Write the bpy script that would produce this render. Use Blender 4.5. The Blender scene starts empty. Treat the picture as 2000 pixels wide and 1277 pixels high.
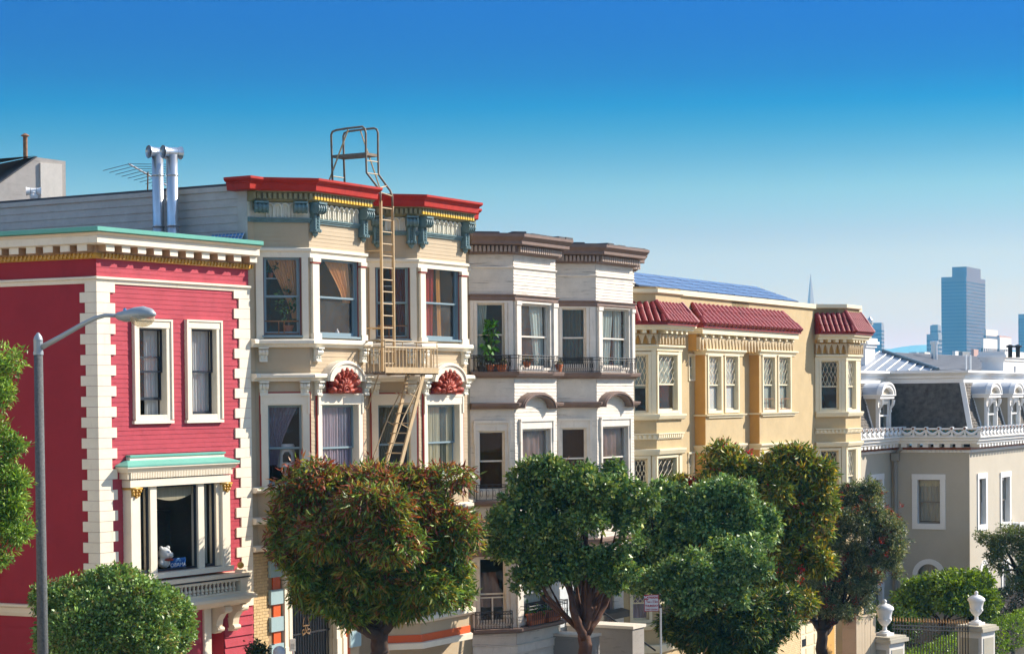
import bpy, math, random
import numpy as np
from mathutils import Vector, Matrix
random.seed(7)
scene = bpy.context.scene
COL = scene.collection
RAD = math.radians

# ------------------------------------------------------------------ camera
FPX, PCX, PCY, PITCH, ROLL = 4000.0, 1000.0, 875.0, 0.024, 0.0095
_f = Vector((0, math.cos(PITCH), -math.sin(PITCH)))
_r0 = Vector((1, 0, 0)); _u0 = Vector((0, math.sin(PITCH), math.cos(PITCH)))
_r = _r0 * math.cos(ROLL) - _u0 * math.sin(ROLL)
_u = _r0 * math.sin(ROLL) + _u0 * math.cos(ROLL)
cam = bpy.data.cameras.new('camera')
cam.sensor_fit = 'HORIZONTAL'; cam.sensor_width = 36.0
cam.lens = FPX / 2000.0 * 36.0
cam.shift_y = (PCY - 638.5) / 2000.0
cam.clip_start = 0.5; cam.clip_end = 40000
cam_ob = bpy.data.objects.new('camera', cam); COL.objects.link(cam_ob)
M3 = Matrix((_r, _u, -_f)).transposed()
cam_ob.matrix_world = M3.to_4x4()
scene.camera = cam_ob

# ------------------------------------------------------------------ world, sun, exposure
SUN_HEAD, SUN_EL = 69.0, 34.0            # compass heading clockwise from +Y, elevation
world = bpy.data.worlds.new('World'); scene.world = world
world.use_nodes = True
wn, wl = world.node_tree.nodes, world.node_tree.links
wn.clear()
def _n(nt, t, **k):
    n = nt.nodes.new(t)
    for a, b in k.items(): setattr(n, a, b)
    return n
_out = _n(world.node_tree, 'ShaderNodeOutputWorld')
_bg = _n(world.node_tree, 'ShaderNodeBackground'); _bg.inputs['Strength'].default_value = 0.145
_sky = _n(world.node_tree, 'ShaderNodeTexSky', sky_type='NISHITA', sun_disc=False)
_sky.sun_elevation = RAD(SUN_EL); _sky.sun_rotation = RAD(SUN_HEAD)
_sky.altitude = 60; _sky.air_density = 1.0; _sky.dust_density = 0.3; _sky.ozone_density = 2.0
_tc = _n(world.node_tree, 'ShaderNodeTexCoord')
_sx = _n(world.node_tree, 'ShaderNodeSeparateXYZ')
_rp = _n(world.node_tree, 'ShaderNodeValToRGB')
_mx = _n(world.node_tree, 'ShaderNodeMix', data_type='RGBA', blend_type='MULTIPLY'); _mx.inputs[0].default_value = 1.0
_gn = _n(world.node_tree, 'ShaderNodeVectorMath', operation='SCALE'); _gn.inputs['Scale'].default_value = 4.0
_mr = _n(world.node_tree, 'ShaderNodeMapRange'); _mr.inputs['From Min'].default_value = 0.0; _mr.inputs['From Max'].default_value = 0.5
wl.new(_tc.outputs['Generated'], _sx.inputs[0]); wl.new(_sx.outputs['Z'], _mr.inputs['Value'])
wl.new(_mr.outputs[0], _rp.inputs[0])
wl.new(_rp.outputs[0], _gn.inputs[0])
wl.new(_sky.outputs[0], _mx.inputs[6]); wl.new(_gn.outputs[0], _mx.inputs[7])
wl.new(_mx.outputs[2], _bg.inputs[0]); wl.new(_bg.outputs[0], _out.inputs[0])
SKY_RAMP = [(0.0000, (0.0872, 0.0514, 0.0087)), (0.0556, (0.0872, 0.0514, 0.0087)), (0.0694, (0.0845, 0.0643, 0.0303)), (0.0911, (0.0912, 0.0738, 0.0514)), (0.1133, (0.0865, 0.0780, 0.0733)), (0.1354, (0.0872, 0.0801, 0.0767)), (0.1570, (0.0755, 0.0736, 0.0760)), (0.1790, (0.0636, 0.0757, 0.0777)), (0.2004, (0.0536, 0.0756, 0.0766)), (0.2328, (0.0274, 0.0579, 0.0708)), (0.2569, (0.0114, 0.0484, 0.0693)), (0.2809, (0.0010, 0.0390, 0.0707)), (0.3095, (0.0010, 0.0269, 0.0667)), (0.3402, (0.0010, 0.0230, 0.0695)), (0.3753, (0.0010, 0.0230, 0.0761)), (0.5000, (0.0210, 0.0430, 0.0761)), (0.7000, (0.1400, 0.1700, 0.2000)), (1.0000, (0.2500, 0.2400, 0.2300))]   #@SKYRAMP
_el = _rp.color_ramp.elements
while len(_el) > 1: _el.remove(_el[-1])
_el[0].position = SKY_RAMP[0][0]; _el[0].color = (*SKY_RAMP[0][1], 1)
for _p, _c in SKY_RAMP[1:]:
    e = _el.new(_p); e.color = (*_c, 1)
sun = bpy.data.lights.new('sun', 'SUN'); sun.energy = 4.3; sun.angle = RAD(0.53); sun.color = (1.0, 0.945, 0.85)
sun_ob = bpy.data.objects.new('sun', sun); COL.objects.link(sun_ob)
_sd = Vector((math.sin(RAD(SUN_HEAD)) * math.cos(RAD(SUN_EL)), math.cos(RAD(SUN_HEAD)) * math.cos(RAD(SUN_EL)), math.sin(RAD(SUN_EL))))
sun_ob.rotation_euler = (-_sd).to_track_quat('-Z', 'Y').to_euler()
sun_ob.location = (60, -40, 80)
scene.view_settings.view_transform = 'Standard'; scene.view_settings.look = 'None'
scene.view_settings.exposure = 0.95; scene.view_settings.gamma = 1.0; scene.view_settings.use_curve_mapping = False
scene.render.engine = 'CYCLES'
cy = scene.cycles
cy.max_bounces = 8; cy.diffuse_bounces = 4; cy.glossy_bounces = 3; cy.transmission_bounces = 4; cy.transparent_max_bounces = 12; cy.volume_bounces = 2
cy.use_denoising = True; cy.caustics_reflective = False; cy.caustics_refractive = False
cy.volume_step_rate = 1.0

# ------------------------------------------------------------------ pixel ray helper (photograph is 2000 x 1277)
def ray(x, y):
    return _f + _r * ((x - PCX) / FPX) + _u * ((PCY - y) / FPX)
def at_depth(x, y, d):                    # the point d metres in front of the camera
    v = ray(x, y); return v * (d / v.y)

class Frame:
    """A vertical wall plane: s runs along it (left to right seen from outside), o outwards, z up."""
    def __init__(self, P, h):
        self.P = (P[0], P[1]); self.h = h
        self.d = (math.sin(h), math.cos(h)); self.n = (math.cos(h), -math.sin(h))
    def pt(self, s, o, z):
        return Vector((self.P[0] + self.d[0] * s + self.n[0] * o, self.P[1] + self.d[1] * s + self.n[1] * o, z))
    def plan(self, s, o=0.0):
        return (self.P[0] + self.d[0] * s + self.n[0] * o, self.P[1] + self.d[1] * s + self.n[1] * o)
    def un(self, x, y, o=0.0):
        v = ray(x, y); D = self.n[0] * self.P[0] + self.n[1] * self.P[1] + o
        t = D / (self.n[0] * v.x + self.n[1] * v.y)
        return ((t * v.x - self.P[0]) * self.d[0] + (t * v.y - self.P[1]) * self.d[1], t * v.z)
    def S(self, x, y, o=0.0): return self.un(x, y, o)[0]
    def Z(self, x, y, o=0.0): return self.un(x, y, o)[1]
    def rect(self, x0, x1, y0, y1, o=0.0):
        ym, xm = (y0 + y1) / 2, (x0 + x1) / 2
        return self.S(x0, ym, o), self.S(x1, ym, o), self.Z(xm, y1, o), self.Z(xm, y0, o)
    def rot(self):                        # matrix whose X is s, Y is -o (into the wall), Z up
        return Matrix(((self.d[0], -self.n[0], 0), (self.d[1], -self.n[1], 0), (0, 0, 1))).to_4x4()
def seg_frame(a, b): return Frame(a, math.atan2(b[0] - a[0], b[1] - a[1]))
def offset_path(path, o):
    out = []
    N = len(path)
    ns = []
    for i in range(N - 1):
        dx, dy = path[i + 1][0] - path[i][0], path[i + 1][1] - path[i][1]
        L = math.hypot(dx, dy); ns.append((dy / L, -dx / L))
    for i in range(N):
        if i == 0: m = ns[0]; k = 1
        elif i == N - 1: m = ns[-1]; k = 1
        else:
            a, b = ns[i - 1], ns[i]; dt = a[0] * b[0] + a[1] * b[1]
            m = (a[0] + b[0], a[1] + b[1]); k = 1 / max(0.15, (1 + dt))
        out.append((path[i][0] + m[0] * k * o, path[i][1] + m[1] * k * o))
    return out

# ------------------------------------------------------------------ mesh builder
WL = {}
class MB:
    def __init__(self): self.v = []; self.f = []; self.mi = []
    def add(self, pts, faces, m=0):
        b = len(self.v); self.v += [tuple(p) for p in pts]
        for f in faces: self.f.append(tuple(b + i for i in f)); self.mi.append(m)
        return self
    def quad(self, a, b, c, d, m=0): return self.add((a, b, c, d), ((0, 1, 2, 3),), m)
    def hexa(self, p, m=0):               # p: 4 bottom, 4 top, counter-clockwise seen from above
        return self.add(p, ((3, 2, 1, 0), (4, 5, 6, 7), (0, 1, 5, 4), (1, 2, 6, 5), (2, 3, 7, 6), (3, 0, 4, 7)), m)
    def box(self, fr, s0, s1, o0, o1, z0, z1, m=0):
        q = fr.pt
        return self.hexa((q(s0, o1, z0), q(s1, o1, z0), q(s1, o0, z0), q(s0, o0, z0), q(s0, o1, z1), q(s1, o1, z1), q(s1, o0, z1), q(s0, o0, z1)), m)
    def prism(self, fr, poly, o0, o1, m=0):          # poly of (s,z) counter-clockwise seen from outside
        n = len(poly)
        pts = [fr.pt(s, o1, z) for s, z in poly] + [fr.pt(s, o0, z) for s, z in poly]
        fs = [tuple(range(n)), tuple(range(2 * n - 1, n - 1, -1))]
        fs += [(j, i, n + i, n + j) for i, j in ((i, (i + 1) % n) for i in range(n))]
        return self.add(pts, fs, m)
    def strip(self, fr, inner, outer, o0, o1, m=0):  # band between two (s,z) polylines, extruded o0..o1
        n = len(inner)
        for i in range(n - 1):
            self.prism(fr, [inner[i], inner[i + 1], outer[i + 1], outer[i]][::-1] if False else [inner[i], outer[i], outer[i + 1], inner[i + 1]], o0, o1, m)
        return self
    def sweep(self, path, prof, m=0, cap=True):      # prof: closed list of (o,z); swept with mitred corners
        n = len(prof); rings = [offset_path(path, o) for o, z in prof]
        N = len(path); pts = []
        for i in range(N):
            for j, (o, z) in enumerate(prof): pts.append((rings[j][i][0], rings[j][i][1], z))
        fs = []
        for i in range(N - 1):
            for j in range(n):
                k = (j + 1) % n; a = i * n; b = (i + 1) * n
                fs.append((a + j, a + k, b + k, b + j))
        if cap: fs += [tuple(range(n - 1, -1, -1)), tuple((N - 1) * n + j for j in range(n))]
        return self.add(pts, fs, m)
    def slab(self, plan, z0, z1, m=0):               # plan polygon prism
        n = len(plan)
        pts = [(x, y, z0) for x, y in plan] + [(x, y, z1) for x, y in plan]
        fs = [tuple(range(n - 1, -1, -1)), tuple(range(n, 2 * n))] + [(i, (i + 1) % n, n + (i + 1) % n, n + i) for i in range(n)]
        return self.add(pts, fs, m)
    def tube(self, pts, r, n=6, m=0, cap=True):
        pts = [Vector(p) for p in pts]
        rs = r if isinstance(r, (list, tuple)) else [r] * len(pts)
        ring = []; prev = None
        for i, p in enumerate(pts):
            t = (pts[min(i + 1, len(pts) - 1)] - pts[max(i - 1, 0)]).normalized()
            if prev is None:
                a = Vector((0, 0, 1)) if abs(t.z) < 0.9 else Vector((1, 0, 0))
                e = t.cross(a).normalized()
            else: e = (prev - t * prev.dot(t)).normalized()
            prev = e; g = t.cross(e)
            ring += [p + (e * math.cos(2 * math.pi * k / n) + g * math.sin(2 * math.pi * k / n)) * rs[i] for k in range(n)]
        fs = []
        for i in range(len(pts) - 1):
            for k in range(n):
                q = (k + 1) % n
                fs.append((i * n + k, i * n + q, (i + 1) * n + q, (i + 1) * n + k))
        if cap: fs += [tuple(range(n - 1, -1, -1)), tuple((len(pts) - 1) * n + k for k in range(n))]
        return self.add(ring, fs, m)
    def lathe(self, c, prof, n=12, m=0):             # prof of (r, z) bottom to top about a vertical axis
        c = Vector(c); pts = []
        for r, z in prof: pts += [c + Vector((r * math.cos(2 * math.pi * k / n), r * math.sin(2 * math.pi * k / n), z)) for k in range(n)]
        fs = []
        for i in range(len(prof) - 1):
            for k in range(n):
                q = (k + 1) % n; fs.append((i * n + k, i * n + q, (i + 1) * n + q, (i + 1) * n + k))
        fs += [tuple(range(n - 1, -1, -1)), tuple((len(prof) - 1) * n + k for k in range(n))]
        return self.add(pts, fs, m)
    def ball(self, c, r, n=12, m=0, sc=(1, 1, 1)):
        c = Vector(c); h = n // 2; pts = []
        for i in range(1, h):
            a = math.pi * i / h
            for k in range(n):
                b = 2 * math.pi * k / n
                pts.append(c + Vector((r * sc[0] * math.sin(a) * math.cos(b), r * sc[1] * math.sin(a) * math.sin(b), -r * sc[2] * math.cos(a))))
        b0 = len(pts); pts += [c - Vector((0, 0, r * sc[2])), c + Vector((0, 0, r * sc[2]))]
        fs = []
        for i in range(h - 2):
            for k in range(n):
                q = (k + 1) % n; fs.append((i * n + k, i * n + q, (i + 1) * n + q, (i + 1) * n + k))
        for k in range(n):
            q = (k + 1) % n; fs.append((b0, q, k)); fs.append(((h - 2) * n + k, (h - 2) * n + q, b0 + 1))
        return self.add(pts, fs, m)
    def build(self, name, mats, parent=None, smooth=False, kind=None, origin=None, **props):
        if not isinstance(mats, (list, tuple)): mats = [mats]
        a = np.array(self.v, dtype=np.float64)
        if origin is None:
            o = Vector(((a[:, 0].min() + a[:, 0].max()) / 2, (a[:, 1].min() + a[:, 1].max()) / 2, a[:, 2].min()))
        else: o = Vector(origin)
        a -= np.array(o)
        me = bpy.data.meshes.new(name)
        me.from_pydata(a.tolist(), [], self.f)
        for m in mats: me.materials.append(m)
        if len(mats) > 1: me.polygons.foreach_set('material_index', self.mi)
        if smooth: me.polygons.foreach_set('use_smooth', [True] * len(me.polygons))
        me.update()
        ob = bpy.data.objects.new(name, me)
        return place(ob, o, parent, kind, props)
def place(ob, wloc, parent=None, kind=None, props=None):
    COL.objects.link(ob)
    if parent is not None:
        ob.parent = parent; ob.location = Vector(wloc) - WL[parent.name]
    else: ob.location = wloc
    WL[ob.name] = Vector(wloc)
    if kind: ob['kind'] = kind
    for k, v in (props or {}).items(): ob[k] = v
    return ob
def thing(name, label, cat, loc, group=None):
    o = bpy.data.objects.new(name, None); o.empty_display_size = 0.3
    place(o, Vector(loc)); o['label'] = label; o['category'] = cat
    if group: o['group'] = group
    return o
def tag(o, label, cat, group=None):
    o['label'] = label; o['category'] = cat
    if group: o['group'] = group
    return o
def inst(src, wloc, rot=None, parent=None, name=None):         # another object sharing src's mesh
    o = src.copy(); COL.objects.link(o)
    wloc = Vector(wloc)
    if parent is not None: o.parent = parent; o.location = wloc - WL[parent.name]
    else: o.location = wloc
    if rot is not None: o.rotation_euler = rot
    WL[o.name] = wloc
    return o
def local(fn):                                                  # a mesh built round the origin in x=s, y=-o, z axes
    return Frame((0, 0), math.pi / 2)
LOC = Frame((0, 0), math.pi / 2)                                # s -> +x, o -> -y
def rotz(fr): return (0, 0, math.atan2(fr.d[1], fr.d[0]))

# ------------------------------------------------------------------ materials
def lin(c):
    if isinstance(c, str):
        c = tuple(int(c[i:i + 2], 16) / 255 for i in (1, 3, 5))
    return tuple(x / 12.92 if x <= 0.04045 else ((x + 0.055) / 1.055) ** 2.4 for x in c)
def mat(name, col, rough=0.6, var=0.10, nscale=1.2, bump=0.15, bscale=60.0, spec=0.35, metal=0.0, streak=None, sscale=(1.2, 1.2, 14.0), samt=0.5, sth=0.56, grain=None):
    """Painted or raw surface: base colour, broad tone variation, fine relief, optional worn streaks."""
    m = bpy.data.materials.new(name); m.use_nodes = True
    nt = m.node_tree; L = nt.links; N = nt.nodes
    b = N['Principled BSDF']
    b.inputs['Roughness'].default_value = rough; b.inputs['Metallic'].default_value = metal
    b.inputs['Specular IOR Level'].default_value = spec
    c = lin(col) if isinstance(col, str) else col
    g = N.new('ShaderNodeNewGeometry')
    n1 = N.new('ShaderNodeTexNoise'); n1.inputs['Scale'].default_value = nscale; n1.inputs['Detail'].default_value = 5.0; n1.inputs['Roughness'].default_value = 0.62
    L.new(g.outputs['Position'], n1.inputs['Vector'])
    r = N.new('ShaderNodeMapRange'); r.inputs['From Min'].default_value = 0.3; r.inputs['From Max'].default_value = 0.7
    r.inputs['To Min'].default_value = 1 - var; r.inputs['To Max'].default_value = 1 + var * 0.6
    L.new(n1.outputs['Fac'], r.inputs['Value'])
    vm = N.new('ShaderNodeVectorMath'); vm.operation = 'SCALE'; vm.inputs[0].default_value = c
    L.new(r.outputs[0], vm.inputs['Scale'])
    last = vm.outputs[0]
    # small grime specks
    n3 = N.new('ShaderNodeTexNoise'); n3.inputs['Scale'].default_value = 9.0; n3.inputs['Detail'].default_value = 8.0; n3.inputs['Roughness'].default_value = 0.7
    L.new(g.outputs['Position'], n3.inputs['Vector'])
    r3 = N.new('ShaderNodeMapRange'); r3.inputs['From Min'].default_value = 0.54; r3.inputs['From Max'].default_value = 0.75
    r3.inputs['To Min'].default_value = 0.0; r3.inputs['To Max'].default_value = min(0.6, var * 2.2)
    L.new(n3.outputs['Fac'], r3.inputs['Value'])
    mx = N.new('ShaderNodeMix'); mx.data_type = 'RGBA'; mx.inputs[7].default_value = (*[x * 0.45 for x in c], 1)
    L.new(r3.outputs[0], mx.inputs[0]); L.new(last, mx.inputs[6]); last = mx.outputs[2]
    if streak:
        mp = N.new('ShaderNodeMapping'); mp.inputs['Scale'].default_value = sscale
        L.new(g.outputs['Position'], mp.inputs['Vector'])
        n2 = N.new('ShaderNodeTexNoise'); n2.inputs['Scale'].default_value = 1.0; n2.inputs['Detail'].default_value = 7.0; n2.inputs['Roughness'].default_value = 0.7
        L.new(mp.outputs[0], n2.inputs['Vector'])
        r2 = N.new('ShaderNodeMapRange'); r2.inputs['From Min'].default_value = sth; r2.inputs['From Max'].default_value = sth + 0.10
        r2.inputs['To Max'].default_value = samt
        L.new(n2.outputs['Fac'], r2.inputs['Value'])
        m2 = N.new('ShaderNodeMix'); m2.data_type = 'RGBA'; m2.inputs[7].default_value = (*(lin(streak) if isinstance(streak, str) else streak), 1)
        L.new(r2.outputs[0], m2.inputs[0]); L.new(last, m2.inputs[6]); last = m2.outputs[2]
    L.new(last, b.inputs['Base Color'])
    if bump:
        nb = N.new('ShaderNodeTexNoise'); nb.inputs['Scale'].default_value = bscale; nb.inputs['Detail'].default_value = 4.0
        src = g.outputs['Position']
        if grain:
            mg = N.new('ShaderNodeMapping'); mg.inputs['Scale'].default_value = grain; L.new(src, mg.inputs['Vector']); src = mg.outputs[0]
        L.new(src, nb.inputs['Vector'])
        bp = N.new('ShaderNodeBump'); bp.inputs['Strength'].default_value = bump; bp.inputs['Distance'].default_value = 0.01
        L.new(nb.outputs['Fac'], bp.inputs['Height']); L.new(bp.outputs[0], b.inputs['Normal'])
    return m
def glass_mat(name, tint=(1, 1, 1), refl=0.9, dust=0.06, dustcol=(.55, .6, .6)):
    m = bpy.data.materials.new(name); m.use_nodes = True
    nt = m.node_tree; N = nt.nodes; L = nt.links; N.clear()
    o = N.new('ShaderNodeOutputMaterial'); t = N.new('ShaderNodeBsdfTransparent'); t.inputs[0].default_value = (*tint, 1)
    gl = N.new('ShaderNodeBsdfGlossy'); gl.inputs['Roughness'].default_value = 0.015; gl.inputs['Color'].default_value = (refl, refl, refl, 1)
    g = N.new('ShaderNodeNewGeometry')
    nb = N.new('ShaderNodeTexNoise'); nb.inputs['Scale'].default_value = 2.2; nb.inputs['Detail'].default_value = 1.0
    L.new(g.outputs['Position'], nb.inputs['Vector'])
    bp = N.new('ShaderNodeBump'); bp.inputs['Strength'].default_value = 0.25; bp.inputs['Distance'].default_value = 0.02
    L.new(nb.outputs['Fac'], bp.inputs['Height']); L.new(bp.outputs[0], gl.inputs['Normal'])
    # Schlick reflectance, the same from both sides of the pane
    dt = N.new('ShaderNodeVectorMath'); dt.operation = 'DOT_PRODUCT'; L.new(g.outputs['Normal'], dt.inputs[0]); L.new(g.outputs['Incoming'], dt.inputs[1])
    ab = N.new('ShaderNodeMath'); ab.operation = 'ABSOLUTE'; L.new(dt.outputs['Value'], ab.inputs[0])
    om = N.new('ShaderNodeMath'); om.operation = 'SUBTRACT'; om.inputs[0].default_value = 1.0; L.new(ab.outputs[0], om.inputs[1])
    pw = N.new('ShaderNodeMath'); pw.operation = 'POWER'; pw.inputs[1].default_value = 5.0; L.new(om.outputs[0], pw.inputs[0])
    fr = N.new('ShaderNodeMath'); fr.operation = 'MULTIPLY_ADD'; fr.inputs[1].default_value = 0.92; fr.inputs[2].default_value = 0.07; L.new(pw.outputs[0], fr.inputs[0])
    mx = N.new('ShaderNodeMixShader'); L.new(fr.outputs[0], mx.inputs[0]); L.new(t.outputs[0], mx.inputs[1]); L.new(gl.outputs[0], mx.inputs[2])
    d = N.new('ShaderNodeBsdfDiffuse'); d.inputs[0].default_value = (*dustcol, 1)
    n2 = N.new('ShaderNodeTexNoise'); n2.inputs['Scale'].default_value = 2.5; n2.inputs['Detail'].default_value = 8
    L.new(g.outputs['Position'], n2.inputs['Vector'])
    r = N.new('ShaderNodeMapRange'); r.inputs['From Min'].default_value = .3; r.inputs['From Max'].default_value = .75; r.inputs['To Min'].default_value = dust * .3; r.inputs['To Max'].default_value = dust * 1.7
    L.new(n2.outputs['Fac'], r.inputs['Value'])
    m2 = N.new('ShaderNodeMixShader'); L.new(r.outputs[0], m2.inputs[0]); L.new(mx.outputs[0], m2.inputs[1]); L.new(d.outputs[0], m2.inputs[2])
    L.new(m2.outputs[0], o.inputs[0])
    return m
def cloth_mat(name, col, trans=0.3):
    m = bpy.data.materials.new(name); m.use_nodes = True
    nt = m.node_tree; N = nt.nodes; L = nt.links; N.clear()
    o = N.new('ShaderNodeOutputMaterial'); d = N.new('ShaderNodeBsdfDiffuse'); t = N.new('ShaderNodeBsdfTranslucent')
    c = lin(col)
    g = N.new('ShaderNodeNewGeometry'); n = N.new('ShaderNodeTexNoise'); n.inputs['Scale'].default_value = 6
    mp = N.new('ShaderNodeMapping'); mp.inputs['Scale'].default_value = (3, 3, .2); L.new(g.outputs['Position'], mp.inputs[0]); L.new(mp.outputs[0], n.inputs['Vector'])
    r = N.new('ShaderNodeMapRange'); r.inputs['To Min'].default_value = .7; r.inputs['To Max'].default_value = 1.2; L.new(n.outputs['Fac'], r.inputs['Value'])
    v = N.new('ShaderNodeVectorMath'); v.operation = 'SCALE'; v.inputs[0].default_value = c; L.new(r.outputs[0], v.inputs['Scale'])
    L.new(v.outputs[0], d.inputs[0]); L.new(v.outputs[0], t.inputs[0])
    mx = N.new('ShaderNodeMixShader'); mx.inputs[0].default_value = trans
    L.new(d.outputs[0], mx.inputs[1]); L.new(t.outputs[0], mx.inputs[2]); L.new(mx.outputs[0], o.inputs[0])
    return m

CREAM = mat('cream_paint', (.80, .715, .565), .5, .08, streak='#9a8a70', sscale=(5, 5, .9), samt=.22, sth=.60)
CREAM_WARM = mat('warm_cream_paint', (.76, .64, .47), .5, .06)
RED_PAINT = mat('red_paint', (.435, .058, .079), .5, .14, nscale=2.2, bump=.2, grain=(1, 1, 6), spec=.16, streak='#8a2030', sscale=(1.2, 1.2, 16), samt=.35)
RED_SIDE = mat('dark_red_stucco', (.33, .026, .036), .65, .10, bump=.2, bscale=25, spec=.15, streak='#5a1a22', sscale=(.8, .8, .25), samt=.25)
TEAL_FLASH = mat('teal_flashing', (.13, .40, .32), .45, .10)
GOLD = mat('gold_paint', (.55, .30, .035), .38, .18, spec=.6)
SASH_DARK = mat('dark_sash_paint', (.018, .024, .036), .35, .05)
SASH_BLUE = mat('slate_blue_sash', (.11, .15, .17), .4, .08)
SASH_PALE = mat('pale_blue_sash', (.50, .58, .62), .45, .08)
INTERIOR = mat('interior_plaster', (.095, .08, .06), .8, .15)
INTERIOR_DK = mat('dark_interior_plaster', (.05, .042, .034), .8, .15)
TAN = mat('tan_paint', (.47, .365, .235), .55, .07)
TAN_DEEP = mat('ochre_tan_paint', (.50, .31, .15), .55, .08)
CROWN_RED = mat('crown_red_paint', (.43, .028, .018), .5, .16, nscale=3, spec=.2, streak='#6a1a14', sscale=(4, 4, 1), samt=.3)
TRIM_RED = mat('trim_red_paint', (.36, .035, .022), .5, .1)
SHELL_RED = mat('shell_red_paint', (.34, .05, .024), .55, .2)
TEAL = mat('slate_teal_paint', (.135, .215, .225), .45, .22, nscale=6)
YELLOW = mat('sunlit_yellow_paint', (.75, .48, .06), .45, .1)
OLIVE = mat('olive_cornice_paint', (.26, .23, .12), .5, .12)
IVORY = mat('ivory_paint', (.72, .69, .58), .5, .10, nscale=5)
GREY_BOARD = mat('grey_side_boards', (.50, .475, .43), .6, .12, nscale=2.5, bump=.2, grain=(1, 1, 8), streak='#5c5750', samt=.25, sth=.60)
WHITE_WOOD = mat('weathered_white_boards', (.68, .615, .525), .6, .10, nscale=3, bump=.35, bscale=40, grain=(1, 1, 6), streak='#453b32', sscale=(1.0, 1.0, 20), samt=.6, sth=.575)
WHITE_TRIM = mat('worn_white_trim', (.70, .64, .56), .55, .09, nscale=4, streak='#8a7f74', sscale=(6, 6, 1.0), samt=.3, sth=.6)
BROWN = mat('brown_trim_paint', (.20, .135, .108), .5, .14, nscale=4)
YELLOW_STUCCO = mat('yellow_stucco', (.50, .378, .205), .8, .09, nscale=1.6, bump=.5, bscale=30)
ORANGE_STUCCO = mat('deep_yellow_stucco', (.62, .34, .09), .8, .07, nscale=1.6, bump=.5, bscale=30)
CREAM_Y = mat('pale_yellow_trim', (.78, .68, .47), .55, .06)
TILE_RED = mat('glazed_red_tile', (.27, .026, .026), .45, .32, nscale=5, spec=.35)
BRICK_Y = mat('yellow_brick', (.62, .44, .22), .75, .20, nscale=7, bump=.4)
MORTAR = mat('brown_mortar', (.33, .22, .12), .85, .15)
BLOCK_BLUE = mat('pale_blue_block', (.32, .44, .46), .55, .06)
BLOCK_RED = mat('orange_red_panel', (.62, .10, .02), .5, .06)
IRON = mat('black_iron', (.012, .012, .014), .45, .1, spec=.5)
GREY_STUCCO = mat('grey_stucco', (.30, .28, .25), .8, .07, bump=.3, bscale=30)
M_STUCCO = mat('mansion_grey_stucco', (.46, .415, .335), .8, .05, bump=.3, bscale=22)
M_TRIM = mat('mansion_white_trim', (.78, .77, .75), .5, .05)
SLATE = mat('dark_slate', (.135, .118, .100), .7, .5, nscale=4.5, bump=.4, spec=.2, streak='#3a2c24', sscale=(2.5, 2.5, .8), samt=.5, sth=.58)
SLATE_PALE = mat('pale_slate_edge', (.42, .38, .30), .6, .2)
METAL_ROOF = mat('grey_metal_roof', (.36, .39, .43), .45, .10, spec=.4)
GALV = mat('galvanised_steel', (.62, .65, .68), .28, .10, metal=.85, bump=.05)
RUST = mat('rusty_iron', (.30, .15, .07), .7, .45, nscale=9, bump=.4)
FE_TAN = mat('tan_painted_iron', (.50, .36, .20), .5, .15, nscale=6)
FE_BROWN = mat('brown_painted_iron', (.20, .15, .105), .55, .25, nscale=8)
LAMP_GREY = mat('grey_galvanised_lamp', (.34, .38, .40), .42, .08, metal=.25)
CONCRETE_DK = mat('speckled_concrete_pole', (.11, .115, .115), .8, .45, nscale=25, bump=.3)
ROOF_TAR = mat('tar_roofing', (.10, .10, .105), .9, .2, bump=.5)
GLASS = glass_mat('window_glass', refl=.5, dust=.010); GLASS_DUSTY = glass_mat('dusty_window_glass', refl=.6, dust=.05); GLASS_CLEAR = glass_mat('clear_window_glass', refl=.5, dust=.005)
BARK = mat('brown_bark', (.085, .052, .036), .9, .35, nscale=4, bump=1.0, bscale=14, grain=(1, 1, .25))
BARK_DK = mat('dark_bark', (.04, .030, .025), .9, .3, nscale=4, bump=1.0, bscale=14, grain=(1, 1, .25))
TERRACOTTA = mat('terracotta', (.45, .13, .045), .7, .12)
CONCRETE = mat('concrete', (.42, .38, .32), .85, .12, bump=.3)
ASPHALT = mat('asphalt', (.085, .08, .075), .85, .2, bump=.4)

# ------------------------------------------------------------------ wall helpers
def wall_quads(mb, fr, s0, s1, z0, z1, holes=(), o=0.0, m=0):
    ss = sorted({s0, s1, *[min(max(h[k], s0), s1) for h in holes for k in (0, 1)]})
    zs = sorted({z0, z1, *[min(max(h[k], z0), z1) for h in holes for k in (2, 3)]})
    for a, b in zip(ss, ss[1:]):
        for c, d in zip(zs, zs[1:]):
            if b - a < 1e-5 or d - c < 1e-5: continue
            x, y = (a + b) / 2, (c + d) / 2
            if any(h[0] < x < h[1] and h[2] < y < h[3] for h in holes): continue
            mb.quad(fr.pt(a, o, c), fr.pt(b, o, c), fr.pt(b, o, d), fr.pt(a, o, d), m)
    return mb
def _rows(fr, s0, s1, z0, z1, holes, pitch):
    n = max(1, round((z1 - z0) / pitch)); p = (z1 - z0) / n
    for i in range(n):
        za, zb = z0 + i * p, z0 + (i + 1) * p
        cuts = sorted({za, zb, *[h[k] for h in holes for k in (2, 3) if za < h[k] < zb]})
        parts = []
        for c, d in zip(cuts, cuts[1:]):
            if d - c < 1e-4: continue
            y = (c + d) / 2; iv = [(s0, s1)]
            for h in holes:
                if h[2] < y < h[3]:
                    nv = []
                    for a, b in iv:
                        if h[1] <= a or h[0] >= b: nv.append((a, b)); continue
                        if h[0] > a: nv.append((a, h[0]))
                        if h[1] < b: nv.append((h[1], b))
                    iv = nv
            for a, b in iv:
                if b - a > .004: parts.append((a, b, c, d))
        yield za, zb, parts
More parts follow.
